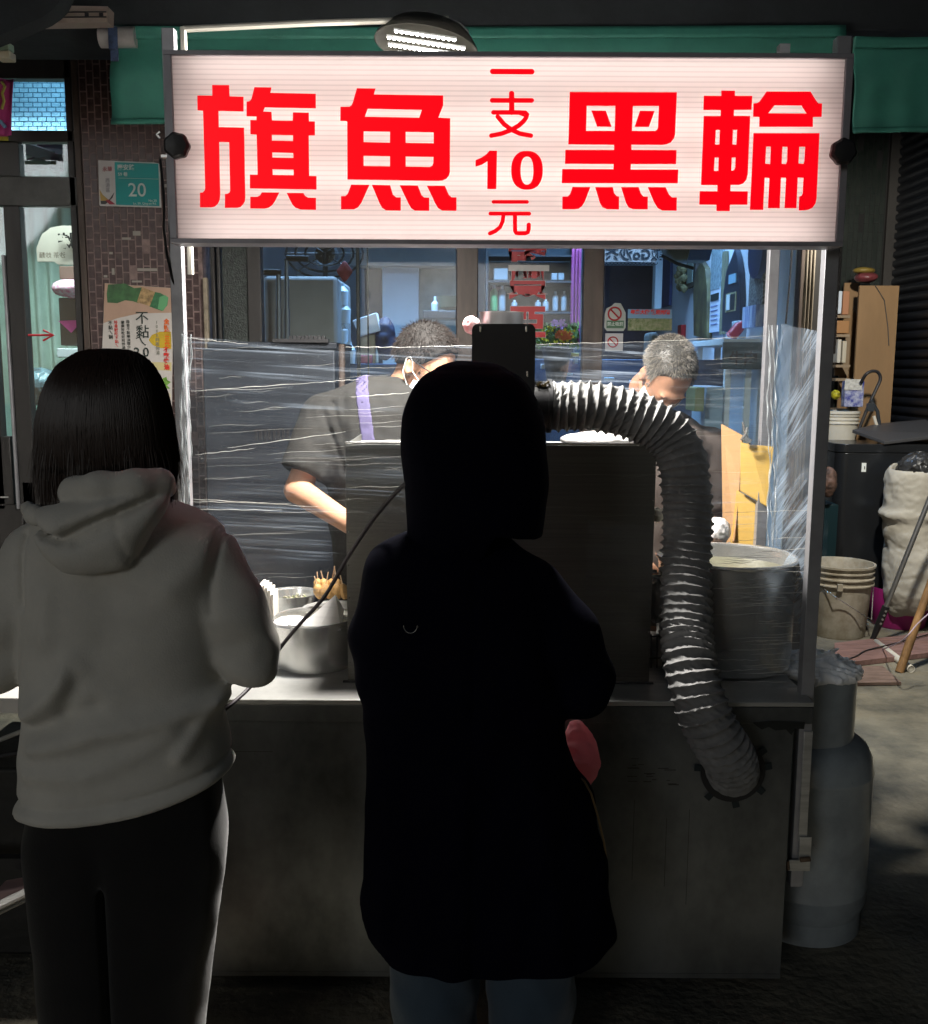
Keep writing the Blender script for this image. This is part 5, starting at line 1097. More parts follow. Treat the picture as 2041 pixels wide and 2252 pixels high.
boxthing('wicker_stool', 'round topped grey stool seen behind the second cook', 'stool', 1426, 730, 1450, 790, 5.0, .15, mat('grey_stool', (.12, .14, .14), .7), bevel=.02)
td = thing('side_table', 'white side table with bottles and boxes by the rear cart post', 'table', atx(1640, 740, XW))
q = MB(); a = at(1560, 748, 5.3); b = at(1690, 744, 5.3); q.box(a.x, XW - .01, 5.0, 5.7, a.z - .03, a.z); q.build('table_top', LW, td, bevel=.003)
for x, y in ((a.x + .02, 5.03), (a.x + .02, 5.65), (XW - .07, 5.03), (XW - .07, 5.65)):
    q = MB(); q.box(x, x + .03, y, y + .03, .055, a.z - .031); q.build('leg', LW, td)
boxthing('grey_box', 'pale grey box on the white side table', 'box', 1622, 705, 1652, 742, 5.3, .12, mat('pale_grey_box', (.45, .52, .55), .6))
q = MB(); q.lathe([(.03, 0), (.03, .07), (.012, .10), (.012, .12)], at(1606, 742, 5.25) , 16, R=Matrix.Rotation(.7, 3, 'Y')); tag(q.build('red_bottle', mat('red_bottle', (.4, .04, .05), .35)), 'leaning red bottle on the white side table', 'bottle')
boxthing('purple_box', 'dull purple box at the right end of the white side table', 'box', 1660, 722, 1690, 744, 5.2, .1, mat('dull_purple', (.12, .08, .14), .6))
boxthing('menu_board', 'teal menu board with dark Chinese strokes behind the film, right of the second cook', 'menu board', 1590, 752, 1690, 812, 4.9, .02, mat('teal_board', (.05, .085, .10), .6, var=(6, .8)))
text('牛肉', .07, BLACKP, at(1635, 790, 4.892), name='menu_lettering', bold=.002).parent = None
bpy.data.objects['menu_lettering'].parent = bpy.data.objects['menu_board']
q = MB(); q.tube([at(1742, 540, YS - .02), at(1737, 620, YS - .02), at(1728, 712, YS - .02)], .004, 6); tag(q.build('wall_cable', BLACKP), 'thin black cable running down the pale wall beside the rear post', 'cable')
curtain('brown_curtain', 'brown curtain in the gap between the rear and front right posts', 1772, 535, 1795, 1300, YS - .06, mat('brown_curtain', (.10, .08, .055), .8), n=3, amp=.01)
boxthing('white_cabinet', 'pale cabinet doors seen low behind the film near the cardboard', 'cabinet', 1551, 850, 1590, 960, 5.0, .3, mat('pale_cabinet', (.3, .42, .5), .6))
boxthing('green_bottle_box', 'olive green box behind the right cook', 'box', 1528, 852, 1549, 905, 4.9, .2, mat('olive_box', (.22, .26, .12), .6))
# room lamps
def tubelamp(px, py, Y, L, e, col, label, rot=0):
    c = Vector((at(px, py, Y).x, Y, 2.93)); t = thing('fluorescent_lamp', label, 'lamp', c)
    q = MB(); q.box(c.x - L / 2, c.x + L / 2, Y - .03, Y + .03, c.z + .015, c.z + .05); q.build('lamp_body', LW, t)
    q = MB(); q.tube([c - Vector((L / 2 - .02, 0, 0)), c + Vector((L / 2 - .02, 0, 0))], .013, 10); q.build('tube', emit('tube_glow', col, 8), t)
    l = bpy.data.lights.new('tube_light', 'AREA'); l.shape = 'RECTANGLE'; l.size = L; l.size_y = .08; l.energy = e; l.color = col; l.spread = R_(112)
    o = bpy.data.objects.new('tube_light', l); C.objects.link(o); o.location = c - Vector((0, 0, .02)); o.rotation_euler = (R_(14), 0, 0)
tubelamp(1150, 500, 5.3, 1.2, 30, (.34, .60, 1), 'fluorescent ceiling lamp over the middle of the shop room')
tubelamp(760, 500, 5.2, 1.2, 26, (.36, .62, 1), 'fluorescent ceiling lamp over the left half of the shop room')
tubelamp(1560, 500, 5.6, .9, 28, (.25, .52, 1), 'fluorescent ceiling lamp near the white side wall of the shop')
tubelamp(60, 300, 4.85, .8, 24, (.82, 1, .95), 'fluorescent ceiling lamp in the small room behind the left door')
l = bpy.data.lights.new('transom_light', 'AREA'); l.size = .5; l.energy = 5; l.color = (.4, .75, 1); o = bpy.data.objects.new('transom_light', l); C.objects.link(o); o.location = at(90, 240, 4.75) + Vector((0, 0, .0)); o.location.z = 2.9; o.location.y = 4.85; o.rotation_euler = (R_(60), 0, 0)

# ================================================================== awning, beam and eaves
AWN = mat('green_tarpaulin', (.03, .16, .12), .6, bump=(6, .3, .01), var=(4, .72))
def awning(name, label, x0, x1, y0, yb, y1, Y):
    t = thing(name, label, 'awning', at(x0, y0, Y)); 
    def fn(u, v):
        p = at(x0 + (x1 - x0) * u, y0 + (y1 - y0) * v, Y); return Vector((p.x, Y + .004 * math.sin(u * 22 + v * 2) * v + .01 * math.sin(v * 9 + u * 4), p.z))
    q = MB(); q.sheet(fn, 60, 14); q.build('cloth', AWN, t, ang=None, solid=.003)
    q = MB(); q.sheet(lambda u, v: fn(u, (yb - y0) / (y1 - y0) * v) + Vector((0, -.012, 0)), 60, 3); q.build('top_band', AWN, t, ang=None, solid=.003)
    q = MB(); q.sheet(lambda u, v: fn(u, 1 - .06 * v) + Vector((0, -.006, 0)), 60, 2); q.build('hem', AWN, t, ang=None, solid=.003)
    return t
a1_ = awning('green_awning', 'green tarpaulin awning hanging behind the left side and top of the lit sign', 243, 1856, 59, 86, 272, 3.6)
a2_ = awning('green_awning', 'green tarpaulin awning piece right of the lit sign', 1878, 2150, 82, 106, 292, 3.55)
q = MB(); q.tube([at(221, 82, 3.6), at(300, 82, 3.6)], .034, 24); q.build('roller_tube', mat('pale_pipe', (.55, .53, .52), .4, var=(10, .7)), a1_)
q = MB(); q.pbox(238, 58, 258, 108, 3.56, .004); q.pbox(243, 108, 260, 134, 3.565, .004); q.build('blue_tape', mat('blue_tape', (.05, .08, .16), .45, var=(60, .4)), a1_)
q = MB(); q.box(at(1858, 90, 3.58).x, at(1875, 90, 3.58).x, 3.57, 3.6, 1.6, at(1865, 84, 3.58).z); tag(q.build('awning_post', FRD), 'dark post between the two pieces of green awning', 'post')
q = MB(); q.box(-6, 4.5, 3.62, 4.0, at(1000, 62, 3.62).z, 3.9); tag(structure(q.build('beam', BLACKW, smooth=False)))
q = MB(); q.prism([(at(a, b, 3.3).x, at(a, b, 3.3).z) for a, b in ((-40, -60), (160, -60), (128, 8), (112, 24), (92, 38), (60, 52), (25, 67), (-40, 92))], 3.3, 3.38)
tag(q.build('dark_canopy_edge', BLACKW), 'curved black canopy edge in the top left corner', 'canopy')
vt = thing('louvred_vent', 'beige louvred vent strip under the dark beam at top left', 'vent', at(150, 50, 3.5))
VM = mat('beige_metal', (.34, .27, .23), .5, var=(8, .85))
q = MB(); q.prism([(at(a, b, 3.5).x, at(a, b, 3.5).z) for a, b in ((128, 12), (237, 14), (236, 48), (60, 51), (90, 38))], 3.5, 3.56); q.build('cover', VM, vt, smooth=False)
for (a_, b_) in ((29, 26), (38, 37)):
    q = MB(); q.tube([at(75 if b_ > 30 else 98, b_ + 1, 3.497), at(234, b_, 3.497)], .0022, 4); q.build('seam', BLACKP, vt)
for a_ in (190, 222): q = MB(); q.pbox(a_ - 4, 28, a_ + 4, 36, 3.495, .006); q.build('slot', BLACKP, vt)
q = MB(); q.tube([at(60, 52, 3.5), at(30, 65, 3.45), at(12, 80, 3.4), at(7, 92, 3.4)], .004, 6); 
cb2 = thing('wire_clamp', 'small beige clamp hanging on a wire at the top left edge', 'clamp', at(8, 110, 3.4)); q.build('wire', VM, cb2)
q = MB(); q.pbox(-12, 92, 20, 109, 3.4, .04); q.build('cap', mat('greenish_cap', (.25, .33, .22), .5), cb2, bevel=.004); q = MB(); q.pbox(-12, 110, 21, 128, 3.39, .05); q.build('clamp_body', mat('cream_clamp', (.5, .45, .32), .5), cb2, bevel=.004)

# ================================================================== right side yard
XS = X_(1950, Y=7.1)
shut = thing('roller_shutter', 'dark roller shutter running back along the right side', 'roller shutter', (XS, 5, 0))
SH = mat('dark_shutter_metal', (.018, .021, .028), .42, .5, var=(6, .7))
q = MB(); H = .062; prof = [(0, 0), (-.006, .006), (-.016, .012), (-.019, .03), (-.016, .046), (-.006, .052), (0, .056), (0, .0615)]
q.add([(XS + x, y, z) for y in (2.2, 7.1) for x, z in prof], [(i, i + 1, len(prof) + i + 1, len(prof) + i) for i in range(len(prof) - 1)])
s0 = q.build('slat', SH, shut, ang=60)
for i in range(1, 52):
    s = s0.copy(); C.objects.link(s); s.parent = shut; s.location = (0, 0, i * H)
q = MB(); q.box(XS + .003, XS + .2, 2.2, 7.1, 0, 3.6); q.build('wall_behind', WALLD, shut, smooth=False)
q = MB(); q.box(XS - .03, XS + .2, 2.2, 7.1, 3.25, 3.5); q.build('shutter_box', FRD, shut, smooth=False)
# wooden cabinet
CY = 6.72
wc = thing('wooden_cabinet', 'tall tan wooden cabinet with side shelves against the right pillar', 'cabinet', at(1900, 1150, CY))
TAN = mat('tan_plywood', (.25, .15, .07), .65, bump=(18, .2, .004), var=(4, .82), stretch=(1, 1, .3)); TANL = mat('light_plywood', (.26, .19, .12), .7, var=(6, .85))
q = MB(); q.pbox(1871, 628, 1956, 1290, CY, .02); q.build('side_panel', TAN, wc)
q = MB(); q.pbox(1838, 622, 1868, 1290, CY + .28, .015); q.build('back_panel', TAN, wc)
for y in (693, 735, 802, 832, 900): q = MB(); q.pbox(1838, y, 1870, y + 6, CY + .03, .25); q.build('shelf', TANL, wc)
q = MB(); q.pbox(1838, 740, 1868, 826, CY + .2, .02); q.build('divider', TANL, wc)
q = MB(); q.tube([at(1925, 628, CY - .006), at(1945, 660, CY - .006), at(1953, 720, CY - .006), at(1955, 760, CY - .006)], .003, 5); tag(q.build('cable', BLACKP), 'thin dark cable trailing over the top corner of the wooden cabinet', 'cable')
for i, (a_, b_, c_2, d_, col) in enumerate(((1842, 640, 1852, 690, (.5, .55, .6)), (1854, 640, 1868, 692, (.35, .16, .08)), (1842, 746, 1850, 798, (.5, .47, .40)), (1853, 750, 1862, 798, (.45, .4, .3)), (1840, 705, 1868, 733, (.32, .16, .06)))):
    boxthing('shelf_item', ['white folder at the top left of the wooden cabinet shelves', 'reddish box at the top of the wooden cabinet shelves', 'cream book standing in the middle cabinet shelf', 'second cream book in the middle cabinet shelf', 'brown carton on the second cabinet shelf'][i], 'box', a_, b_, c_2, d_, CY + .05, .12, mat('item%d' % i, col, .7))
yb_ = thing('plastic_basket', 'yellow topped red package in clear plastic on top of the wooden cabinet', 'package', at(1905, 628, CY))
crumple('x', at(1905, 610, CY + .06), (.075, .07, .034), mat('red_package', (.16, .04, .045), .3, bump=(40, .6, .004), var=(12, .6)), None, None, 61, h=.008, frq=25).parent = yb_
o = bpy.data.objects['x']; o.name = 'lower_pack'; o.location = -Vector(ORG[yb_.name])
crumple('x', at(1900, 595, CY + .06), (.072, .06, .022), mat('yellow_package', (.20, .14, .03), .5, bump=(60, .6, .004)), None, None, 62, h=.008, frq=25).parent = yb_
o = bpy.data.objects['x']; o.name = 'upper_pack'; o.location = -Vector(ORG[yb_.name])
# upper white buckets (nested) with packets
def bucket(cx, y_top, y_bot, Y, rpx, m, label, group=None, rings=3, nest=0, bail=True, zb_=None):
    a = at(cx, y_top, Y); zb2 = at(cx, y_bot, Y).z if zb_ is None else zb_; r = rpx * Y / FPX; H = a.z - zb2
    t = thing('bucket', label, 'bucket', (a.x, Y, zb2), group)
    pf = [(r * .80, 0), (r * .82, .01), (r * .93, H * .70)]
    for k in range(rings): z = H * (.72 + .085 * k); pf += [(r * .94, z), (r * 1.0, z + .003), (r * 1.0, z + .010), (r * .945, z + .013)]
    pf += [(r * .95, H - .014), (r * 1.02, H - .012), (r * 1.02, H), (r * .96, H), (r * .93, H - .02), (r * .78, .02)]
    q = MB(); q.lathe(pf, (a.x, Y, zb2), 48); q.build('bucket_body', m, t)
    if bail:
        q = MB(); q.tube([(a.x - r * 1.0, Y - .02, zb2 + H * .78), (a.x - r * .5, Y - r * 1.02, zb2 + H * .62), (a.x + r * .35, Y - r * 1.0, zb2 + H * .38), (a.x + r * .8, Y - r * .62, zb2 + H * .27), (a.x + r * .98, Y - .03, zb2 + H * .76)], .003, 6); q.build('bail_handle', STEELP, t)
        q = MB(); q.obox((a.x - r * .35, Y - r * .94, zb2 + H * .74), (.03, .015, .04)); q.build('handle_lug', m, t)
    return t
DW = mat('dirty_white_plastic', (.50, .46, .38), .55, bump=(14, .2, .004), var=(9, .5), col2=(.30, .26, .19)); CW = mat('clean_white_plastic', (.60, .57, .49), .5, var=(5, .85))
bp_ = gr(1860, 1408)
bucket(1850, 1237, 1405, bp_.y + .15, 72, DW, 'dirty white bucket with a wire bail, on the ground in front of the black bin', zb_=0)
bucket(1845, 905, 1000, 6.55, 44, CW, 'stack of clean white buckets in front of the wooden cabinet', bail=False, rings=4)
boxthing('white_canister', 'white canister under the stack of clean buckets', 'canister', 1822, 985, 1862, 1045, 6.45, .2, CW, bevel=.02)
boxthing('blue_detergent_box', 'white and blue box of packets leaning in the top clean bucket', 'box', 1858, 838, 1900, 895, 6.45, .06, mat('blue_print', (.03, .04, .22), .5, var=(26, 3), col2=(.4, .42, .5)))
boxthing('white_leaflet', 'white printed leaflet above the blue box in the bucket', 'leaflet', 1858, 834, 1897, 858, 6.445, .004, mat('white_print', (.5, .49, .45), .6, var=(60, .6)))
crumple('yellow_black_packet', at(1838, 868, 6.45), (.028, .03, .03), mat('yellow_black', (.5, .45, .03), .4, var=(45, .05)), 'small yellow and black packet beside the blue box in the bucket', 'packet', 66, h=.005, frq=60)
hl = thing('hand_trolley', 'black folding hand trolley with a looped handle behind the black bin', 'trolley', at(1910, 1150,  6.4))
q = MB(); q.tube(catmull([at(*p) for p in ((1887, 950,  6.4), (1905, 905,  6.4), (1925, 860,  6.4), (1936, 835,  6.4), (1932, 820,  6.4), (1920, 816,  6.4), (1905, 823,  6.4), (1893, 842, 6.43))], 5), .010, 10); q.build('handle', BLACKP, hl)
q = MB(); q.tube([at(1915, 880, 6.39), at(1930, 905, 6.39), (at(1936, 950, 6.39))], .012, 8); q.obox(at(1914, 896, 6.38), (.04, .03, .05)); q.build('hinge', DKB, hl)
q = MB(); q.tube([at(1922, 915, 6.39), at(1932, 947, 6.39), at(1960, 1200, 6.39)], .010, 8); q.build('leg', CW, hl)
# tall black bin
b0 = gr(1900, 1330); BY = 6.08
bn_ = thing('trash_bin', 'tall slim black trash bin with a glossy lid beside the white sack', 'trash bin', at(1930, 1240, BY))
BK = mat('glossy_black_bin', (.06, .064, .07), .27, .8)
xa, xb = at(1838, 1100, BY).x, at(2075, 1100, BY).x; zt2 = at(1900, 975, BY).z
def rr_box(x0, x1, y0, y1, z0, z1, r, n=6):
    P = []
    for cx, cy, a0 in ((x1 - r, y0 + r, -90), (x1 - r, y1 - r, 0), (x0 + r, y1 - r, 90), (x0 + r, y0 + r, 180)):
        for k in range(n + 1): w = R_(a0 + 90 * k / n); P.append((cx + r * math.cos(w), cy + r * math.sin(w)))
    m_ = len(P); q = MB(); q.add([(x, y, z0) for x, y in P] + [(x, y, z1) for x, y in P], [tuple(range(m_))[::-1], tuple(range(m_, 2 * m_))] + [(i, (i + 1) % m_, m_ + (i + 1) % m_, m_ + i) for i in range(m_)]); return q
rr_box(xa, xb, BY, BY + .36, .0, zt2 - .06, .07).build('bin_body', BK, bn_, bevel=.003); rr_box(xa - .004, xb + .004, BY - .004, BY + .364, zt2 - .058, zt2 - .005, .07).build('rim', BK, bn_, bevel=.004)
q = MB(); P = [at(1874, 952, BY + .2), at(1945, 978, BY - .02), at(2080, 962, BY - .02), at(2080, 925, BY + .35), at(1930, 938, BY + .35)]; q.add(P + [p + Vector((0, 0, .02)) for p in P], [tuple(range(5)), tuple(range(5, 10))[::-1]] + [((i + 1) % 5, i, 5 + i, 5 + (i + 1) % 5) for i in range(5)]); q.build('lid', mat('grey_black_lid', (.05, .05, .052), .4), bn_, smooth=False, bevel=.003)
q = MB(); c = at(1900, 1028, BY - .004); q.obox(c, (.028, .002, .055)); q.build('label_sticker', LW, bn_, bevel=.0005)
q = MB(); q.obox(c + Vector((.004, -.0015, -.002)), (.006, .001, .018)); q.build('printed_mark', INK, bn_)
# sack
SK = mat('off_white_sack', (.48, .45, .38), .8, bump=(90, .35, .002), var=(5, .8))
sY = 5.86
def sack(P):
    c = lambda a, b, o=0: at(a, b, sY + o)
    d = chain(P, [c(2010, 1060), c(2000, 1160)], [.165, .15]); d = smin(d, chain(P, [c(2005, 1170), c(2012, 1240), c(2000, 1300, -.03), c(1975, 1335, -.04)], [.14, .185, .15, .06]), .03)
    d = smin(d, ell(P, c(2002, 1130), (.185, .16, .06)), .02)
    d += .008 * nz(P, 26, 5) * .7 + .005 * np.abs(nz(P, 60, 8)); top = c(2000, 1010).z + (P[:, 0] - c(2000, 1010).x) * .55
    d = smax(d, P[:, 2] - top, .01); return smax(d, -ell(P, c(2015, 1015, -.02), (.135, .13, .16)), .008)
tg = tag(smesh('white_sack', sack, at(1900, 1360, sY) - Vector((0, .3, 0)), at(2120, 960, sY) + Vector((0, .3, 0)), .009, SK, relax=0, ang=60), 'off white sack with rolled rim sitting in the magenta bin', 'sack')
o = crumple('black_liner', at(2020, 1040, sY - .02), (.12, .12, .12), mat('black_liner', (.03, .03, .03), .25, bump=(30, 1, .01)), 'crumpled black plastic liner inside the off white sack', 'bin liner', 71, h=.008, frq=30)
mg = thing('magenta_bin', 'low magenta plastic bin under the off white sack', 'bin', gr(2000, 1410))
q = MB(); c = gr(1993, 1384); q.lathe([(.15, .001), (.155, .01), (.178, .17), (.18, .24), (.176, .24), (.148, .02)], (c.x, c.y + .12, 0), 40); q.build('bin_body', mat('magenta_plastic', (.33, .02, .16), .4, var=(5, .85)), mg)
# mop pole with black grip
mp_ = thing('mop_pole', 'steel mop pole with black grip leaning in front of the sack', 'mop', gr(1916, 1415))
pA = gr(1916, 1415); d_ = at(2041, 1105, pA.y - .1); e_ = pA + (d_ - pA) * 1.5; g1 = pA + (d_ - pA) * .27
q = MB(); q.tube([g1, e_], .0135, 16); q.build('pole', mat('satin_steel', (.42, .42, .42), .35, .9), mp_)
q = MB(); q.tube([pA + (d_ - pA) * s for s in (.0, .03, .05, .12, .13, .27)], [.012, .018, .015, .019, .021, .021], 14); q.build('grip', BLACKP, mp_)
for s in (.15, .18, .21, .24): q = MB(); c = pA + (d_ - pA) * s; q.obox(c + Vector((0, -.0205, 0)), (.012, .003, .012), Matrix.Rotation(.8, 3, 'Y')); q.build('grip_button', mat('grey_button', (.2, .19, .18), .6), mp_, bevel=.001)
A_ = gr(1978, 1478); B_ = at(2041, 1300, A_.y + .05)
q = MB(); q.tube([A_, A_ + (B_ - A_) * 1.8], [.022, .019], 12); tag(q.build('wooden_stick', mat('orange_wood', (.36, .20, .08), .6, bump=(25, .5, .004), var=(14, .4), stretch=(1, 1, .3))), 'knotty orange brown wooden stick leaning at the right edge', 'stick')
A2 = gr(2004, 1479); B2 = at(2018, 1420, A2.y + .35)
q = MB(); ax = (B2 - A2).normalized(); q.tube([A2 + Vector((0, 0, .018)), A2 + Vector((.02, .5, .02))], .019, 16, cap=False); q.tube([A2 + Vector((0, .004, .018)), A2 + Vector((0, .03, .018))], .012, 12); tag(q.build('plastic_pipe', CW, solid=.003), 'short white plastic pipe on the ground next to the wooden stick', 'pipe')
q = MB(); q.tube(catmull([gr(1838, 1470) + Vector((0, 0, .03)), gr(1880, 1458) + Vector((0, 0, .035)), gr(1905, 1444) + Vector((0, 0, .035)), gr(1960, 1432) + Vector((0, 0, .04)), gr(2060, 1405) + Vector((0, 0, .04))], 6), .004, 7); tag(q.build('ground_cable', BLACKP), 'dark cable snaking across the reddish plank', 'cable')
q = MB(); q.tube(catmull([gr(1940, 1440) + Vector((0, 0, .03)), at(1985, 1408, 4.7), at(2020, 1370, 4.7), at(2060, 1335, 4.7)], 6), .0035, 7); tag(q.build('pale_wire', mat('lilac_wire', (.4, .32, .38), .5)), 'pale lilac wire rising to the right edge in front of the magenta bin', 'wire')
# junk between post and bin
boxthing('dark_stand', 'dark stand under the white canister behind the black bin', 'stand', 1812, 1046, 1866, 1335, 6.42, .3, DKB)
crumple('rag_heap', at(1822, 1060, 5.9), (.05, .05, .09), mat('mixed_rags', (.14, .08, .06), .7, var=(22, .1)), 'heap of dark and reddish rags beside the black bin', 'rags', 81, h=.008, frq=30)
boxthing('teal_crate', 'dark teal crate under the rags left of the black bin', 'crate', 1808, 1110, 1838, 1335, 5.95, .2, mat('dark_teal', (.006, .022, .028), .4))
# lower left things by the woman
rk = thing('metal_rack', 'low dark metal rack with rails under the side shelf', 'rack', gr(20, 2100))
q = MB()
p1 = at(-60, 1650, 2.45); p2 = at(70, 1600, 2.40); q.tube([p1, p2], .006, 8); q.build('rail', STEEL, rk); q = MB(); q.tube([at(-60, 2020, 2.1), at(75, 1955, 2.2)], .011, 10); q.build('rail', STEEL, rk); q = MB(); q.tube([at(-60, 2036, 2.1), at(75, 1970, 2.2)], .005, 8); q.build('rail', STEEL, rk)
q = MB(); q.box(at(-80, 1800, 2.5).x, at(80, 1800, 2.5).x, 2.45, 2.8, .0, .52); q.build('lower_box', mat('dark_box', (.015, .015, .014), .6, bump=(6, .6, .02)), rk, bevel=.01)
pkb = thing('pink_grey_box', 'small pinkish grey plastic box with slots on the low metal rack', 'box', at(35, 1975, 2.25))
q = MB(); q.obox(at(40, 1955, 2.28), (.085, .06, .032), Matrix.Rotation(-.2, 3, 'Y')); q.build('case', mat('dusty_pink', (.30, .20, .20), .6), pkb, bevel=.005)
for k in range(5): q = MB(); q.obox(at(20 + k * 11, 1972 - k * 2.2, 2.247), (.006, .003, .006)); q.build('slot', BLACKP, pkb)

# unseen lamp added behind the right awning piece to light the yard
yp = Vector((1.95, 4.3, 2.62))
yl = thing('added_yard_lamp', 'small unseen shaded lamp, added behind the right piece of green awning to light the yard', 'lamp', yp)
q = MB(); q.lathe([(.02, .07), (.05, .06), (.09, .0), (.086, .0), (.045, .055)], yp, 24, R=Matrix.Rotation(R_(20), 3, 'X')); q.build('shade', BLACKP, yl)
q = MB(); q.tube([yp + Vector((0, 0, .07)), yp + Vector((0, 0, 1.3))], .006, 6); q.build('cable', BLACKP, yl)
l = bpy.data.lights.new('added_yard_spot', 'SPOT'); l.energy = 270; l.spot_size = R_(122); l.spot_blend = .3; l.shadow_soft_size = .06; l.color = (1, .95, .84)
o = bpy.data.objects.new('added_yard_spot', l); C.objects.link(o); o.location = yp - Vector((0, 0, .02)); o.rotation_euler = (Vector((2.35, 6.1, .5)) - yp).to_track_quat('-Z', 'Y').to_euler()
# ================================================================== people
SKIN = mat('skin', (.50, .27, .17), .5, bump=(90, .12, .002), var=(9, .85)); SKIN.node_tree.nodes['Principled BSDF'].inputs['Subsurface Weight'].default_value = .12
SKIN.node_tree.nodes['Principled BSDF'].inputs['Subsurface Radius'].default_value = (.01, .004, .002)
def fabric(name, col, sc=220, st=.35, rough=.9, v=.88, sheen=.25):
    return mat(name, col, rough, bump=(sc, st, .0015), var=(7, v), sheen=sheen, spec=.2)
def box_(pts, pad=.1):
    P = np.array([list(p) for p in pts]); return P.min(0) - pad, P.max(0) + pad
# ---------------------------------------------------------------- woman in the grey hoodie
Y1 = 1.85
w1 = thing('person', 'woman with dark bobbed hair, grey hoodie and dark trousers, seen from behind', 'person', (at(260, 1900, Y1).x, Y1, 0))
HR1 = at(232, 940, Y1 + .02); Rf = frame((.05, 1, -.18))
S1 = [at(70, 1215, Y1), at(465, 1215, Y1)]; E1 = [at(-6, 1455, Y1), at(546, 1440, Y1)]; Wr1 = [at(70, 1440, 2.12), at(480, 1420, 2.12)]
pel = at(275, 1760, Y1 + .02)
J1 = joints(pel, at(235, 1100, Y1 + .03), HR1, Rf, S1, E1, Wr1, [(at(190, 2300, Y1).x, Y1 + .02, 1), (at(360, 2300, Y1).x, Y1 + .02, 1)]); J1['K'] = .78
smesh('body', body_sdf(J1), (-1.15, 1.6, -.0), (-.25, 2.4, 1.62), .009, SKIN, w1, relax=2)
tor = [(1085, 185, 300, .06, .02), (1100, 165, 345, .075, .02), (1118, 120, 412, .09, .015), (1145, 70, 478, .105, .01), (1200, 50, 500, .12, 0), (1300, 52, 492, .13, 0), (1400, 56, 488, .13, 0), (1500, 58, 486, .128, 0), (1560, 62, 487, .128, 0), (1600, 58, 497, .132, 0), (1650, 52, 507, .136, 0), (1690, 57, 500, .136, 0), (1725, 53, 506, .14, 0), (1760, 55, 508, .142, 0), (1800, 53, 505, .14, 0), (1860, 70, 500, .13, 0)]
hemL, hemR = at(54, 1820, Y1 - .11), at(507, 1738, Y1 - .11)
HP = [(at(a, b, Y1 - .12).x, at(a, b, Y1 - .12).z) for a, b in ((54, 1132), (62, 1112), (84, 1098), (130, 1092), (240, 1075), (352, 1066), (383, 1080), (372, 1118), (346, 1170), (306, 1252), (280, 1266), (232, 1275), (180, 1275), (146, 1266), (112, 1222), (78, 1170))]
def poly2(P, pts):
    q = P[:, [0, 2]]; d = np.full(len(P), 9.0); s = np.ones(len(P)); n = len(pts)
    for i in range(n):
        a = np.array(pts[i]); b = np.array(pts[(i + 1) % n]); e = b - a; w = q - a
        t = np.clip((w @ e) / (e @ e), 0, 1); d = np.minimum(d, np.linalg.norm(w - t[:, None] * e, axis=1))
        c1 = q[:, 1] >= a[1]; c2 = q[:, 1] < b[1]; c3 = e[0] * w[:, 1] > e[1] * w[:, 0]
        fl = (c1 & c2 & c3) | (~c1 & ~c2 & ~c3); s = np.where(fl, -s, s)
    return d * s
def hood1(P):
    c = lambda a, b, o=0: at(a, b, Y1 - .115 + o)
    xc = at(215, 1200, Y1).x; y0 = Y1 - .105 - .030 * (1 - ((P[:, 0] - xc) / .17) ** 2) + .10 * np.clip((P[:, 2] - at(215, 1150, Y1).z) / .1, 0, 1) ** 2 * .3
    d = smax(poly2(P, HP) + .012, np.abs(P[:, 1] - y0) - .030, .035)
    g = np.minimum(pline2(P, [(158, 1178), (205, 1152), (255, 1130), (300, 1112), (352, 1084)], Y1 - .12), pline2(P, [(70, 1120), (88, 1152), (118, 1172), (158, 1178)], Y1 - .12) * 1.5)
    bk = np.clip((Y1 - .07 - P[:, 1]) / .03, 0, 1)
    d = d + .022 * bk * np.exp(-(g / .0085) ** 2)
    g2 = pline2(P, [(188, 1185), (230, 1168), (268, 1150)], Y1 - .12); d = d + .010 * bk * np.exp(-(g2 / .008) ** 2)
    up = pline2(P, [(150, 1150), (205, 1128), (262, 1105), (330, 1078)], Y1 - .12); d = d - .014 * bk * np.exp(-(up / .016) ** 2)
    lo = pline2(P, [(95, 1190), (140, 1215), (200, 1212), (270, 1180), (340, 1120)], Y1 - .12); d = d - .010 * bk * np.exp(-(lo / .026) ** 2)
    sm = np.minimum(pline2(P, [(258, 1128), (270, 1150), (300, 1250)], Y1 - .12), pline2(P, [(262, 1060), (263, 1100)], Y1 - .12)); d = d + .004 * bk * np.exp(-(sm / .005) ** 2)
    roll = chain(P, [c(62, 1118, .09), c(76, 1132, .035), c(112, 1150, .0)], [.014, .015, .012], .02)
    roll2 = chain(P, [c(150, 1092, .06), c(165, 1082, .02), c(220, 1074, -.002), c(300, 1068, .0), c(352, 1062, .03), c(365, 1072, .08)], [.02, .024, .027, .026, .022, .02], .02)
    return smin(smin(d, roll, .012), roll2, .006)
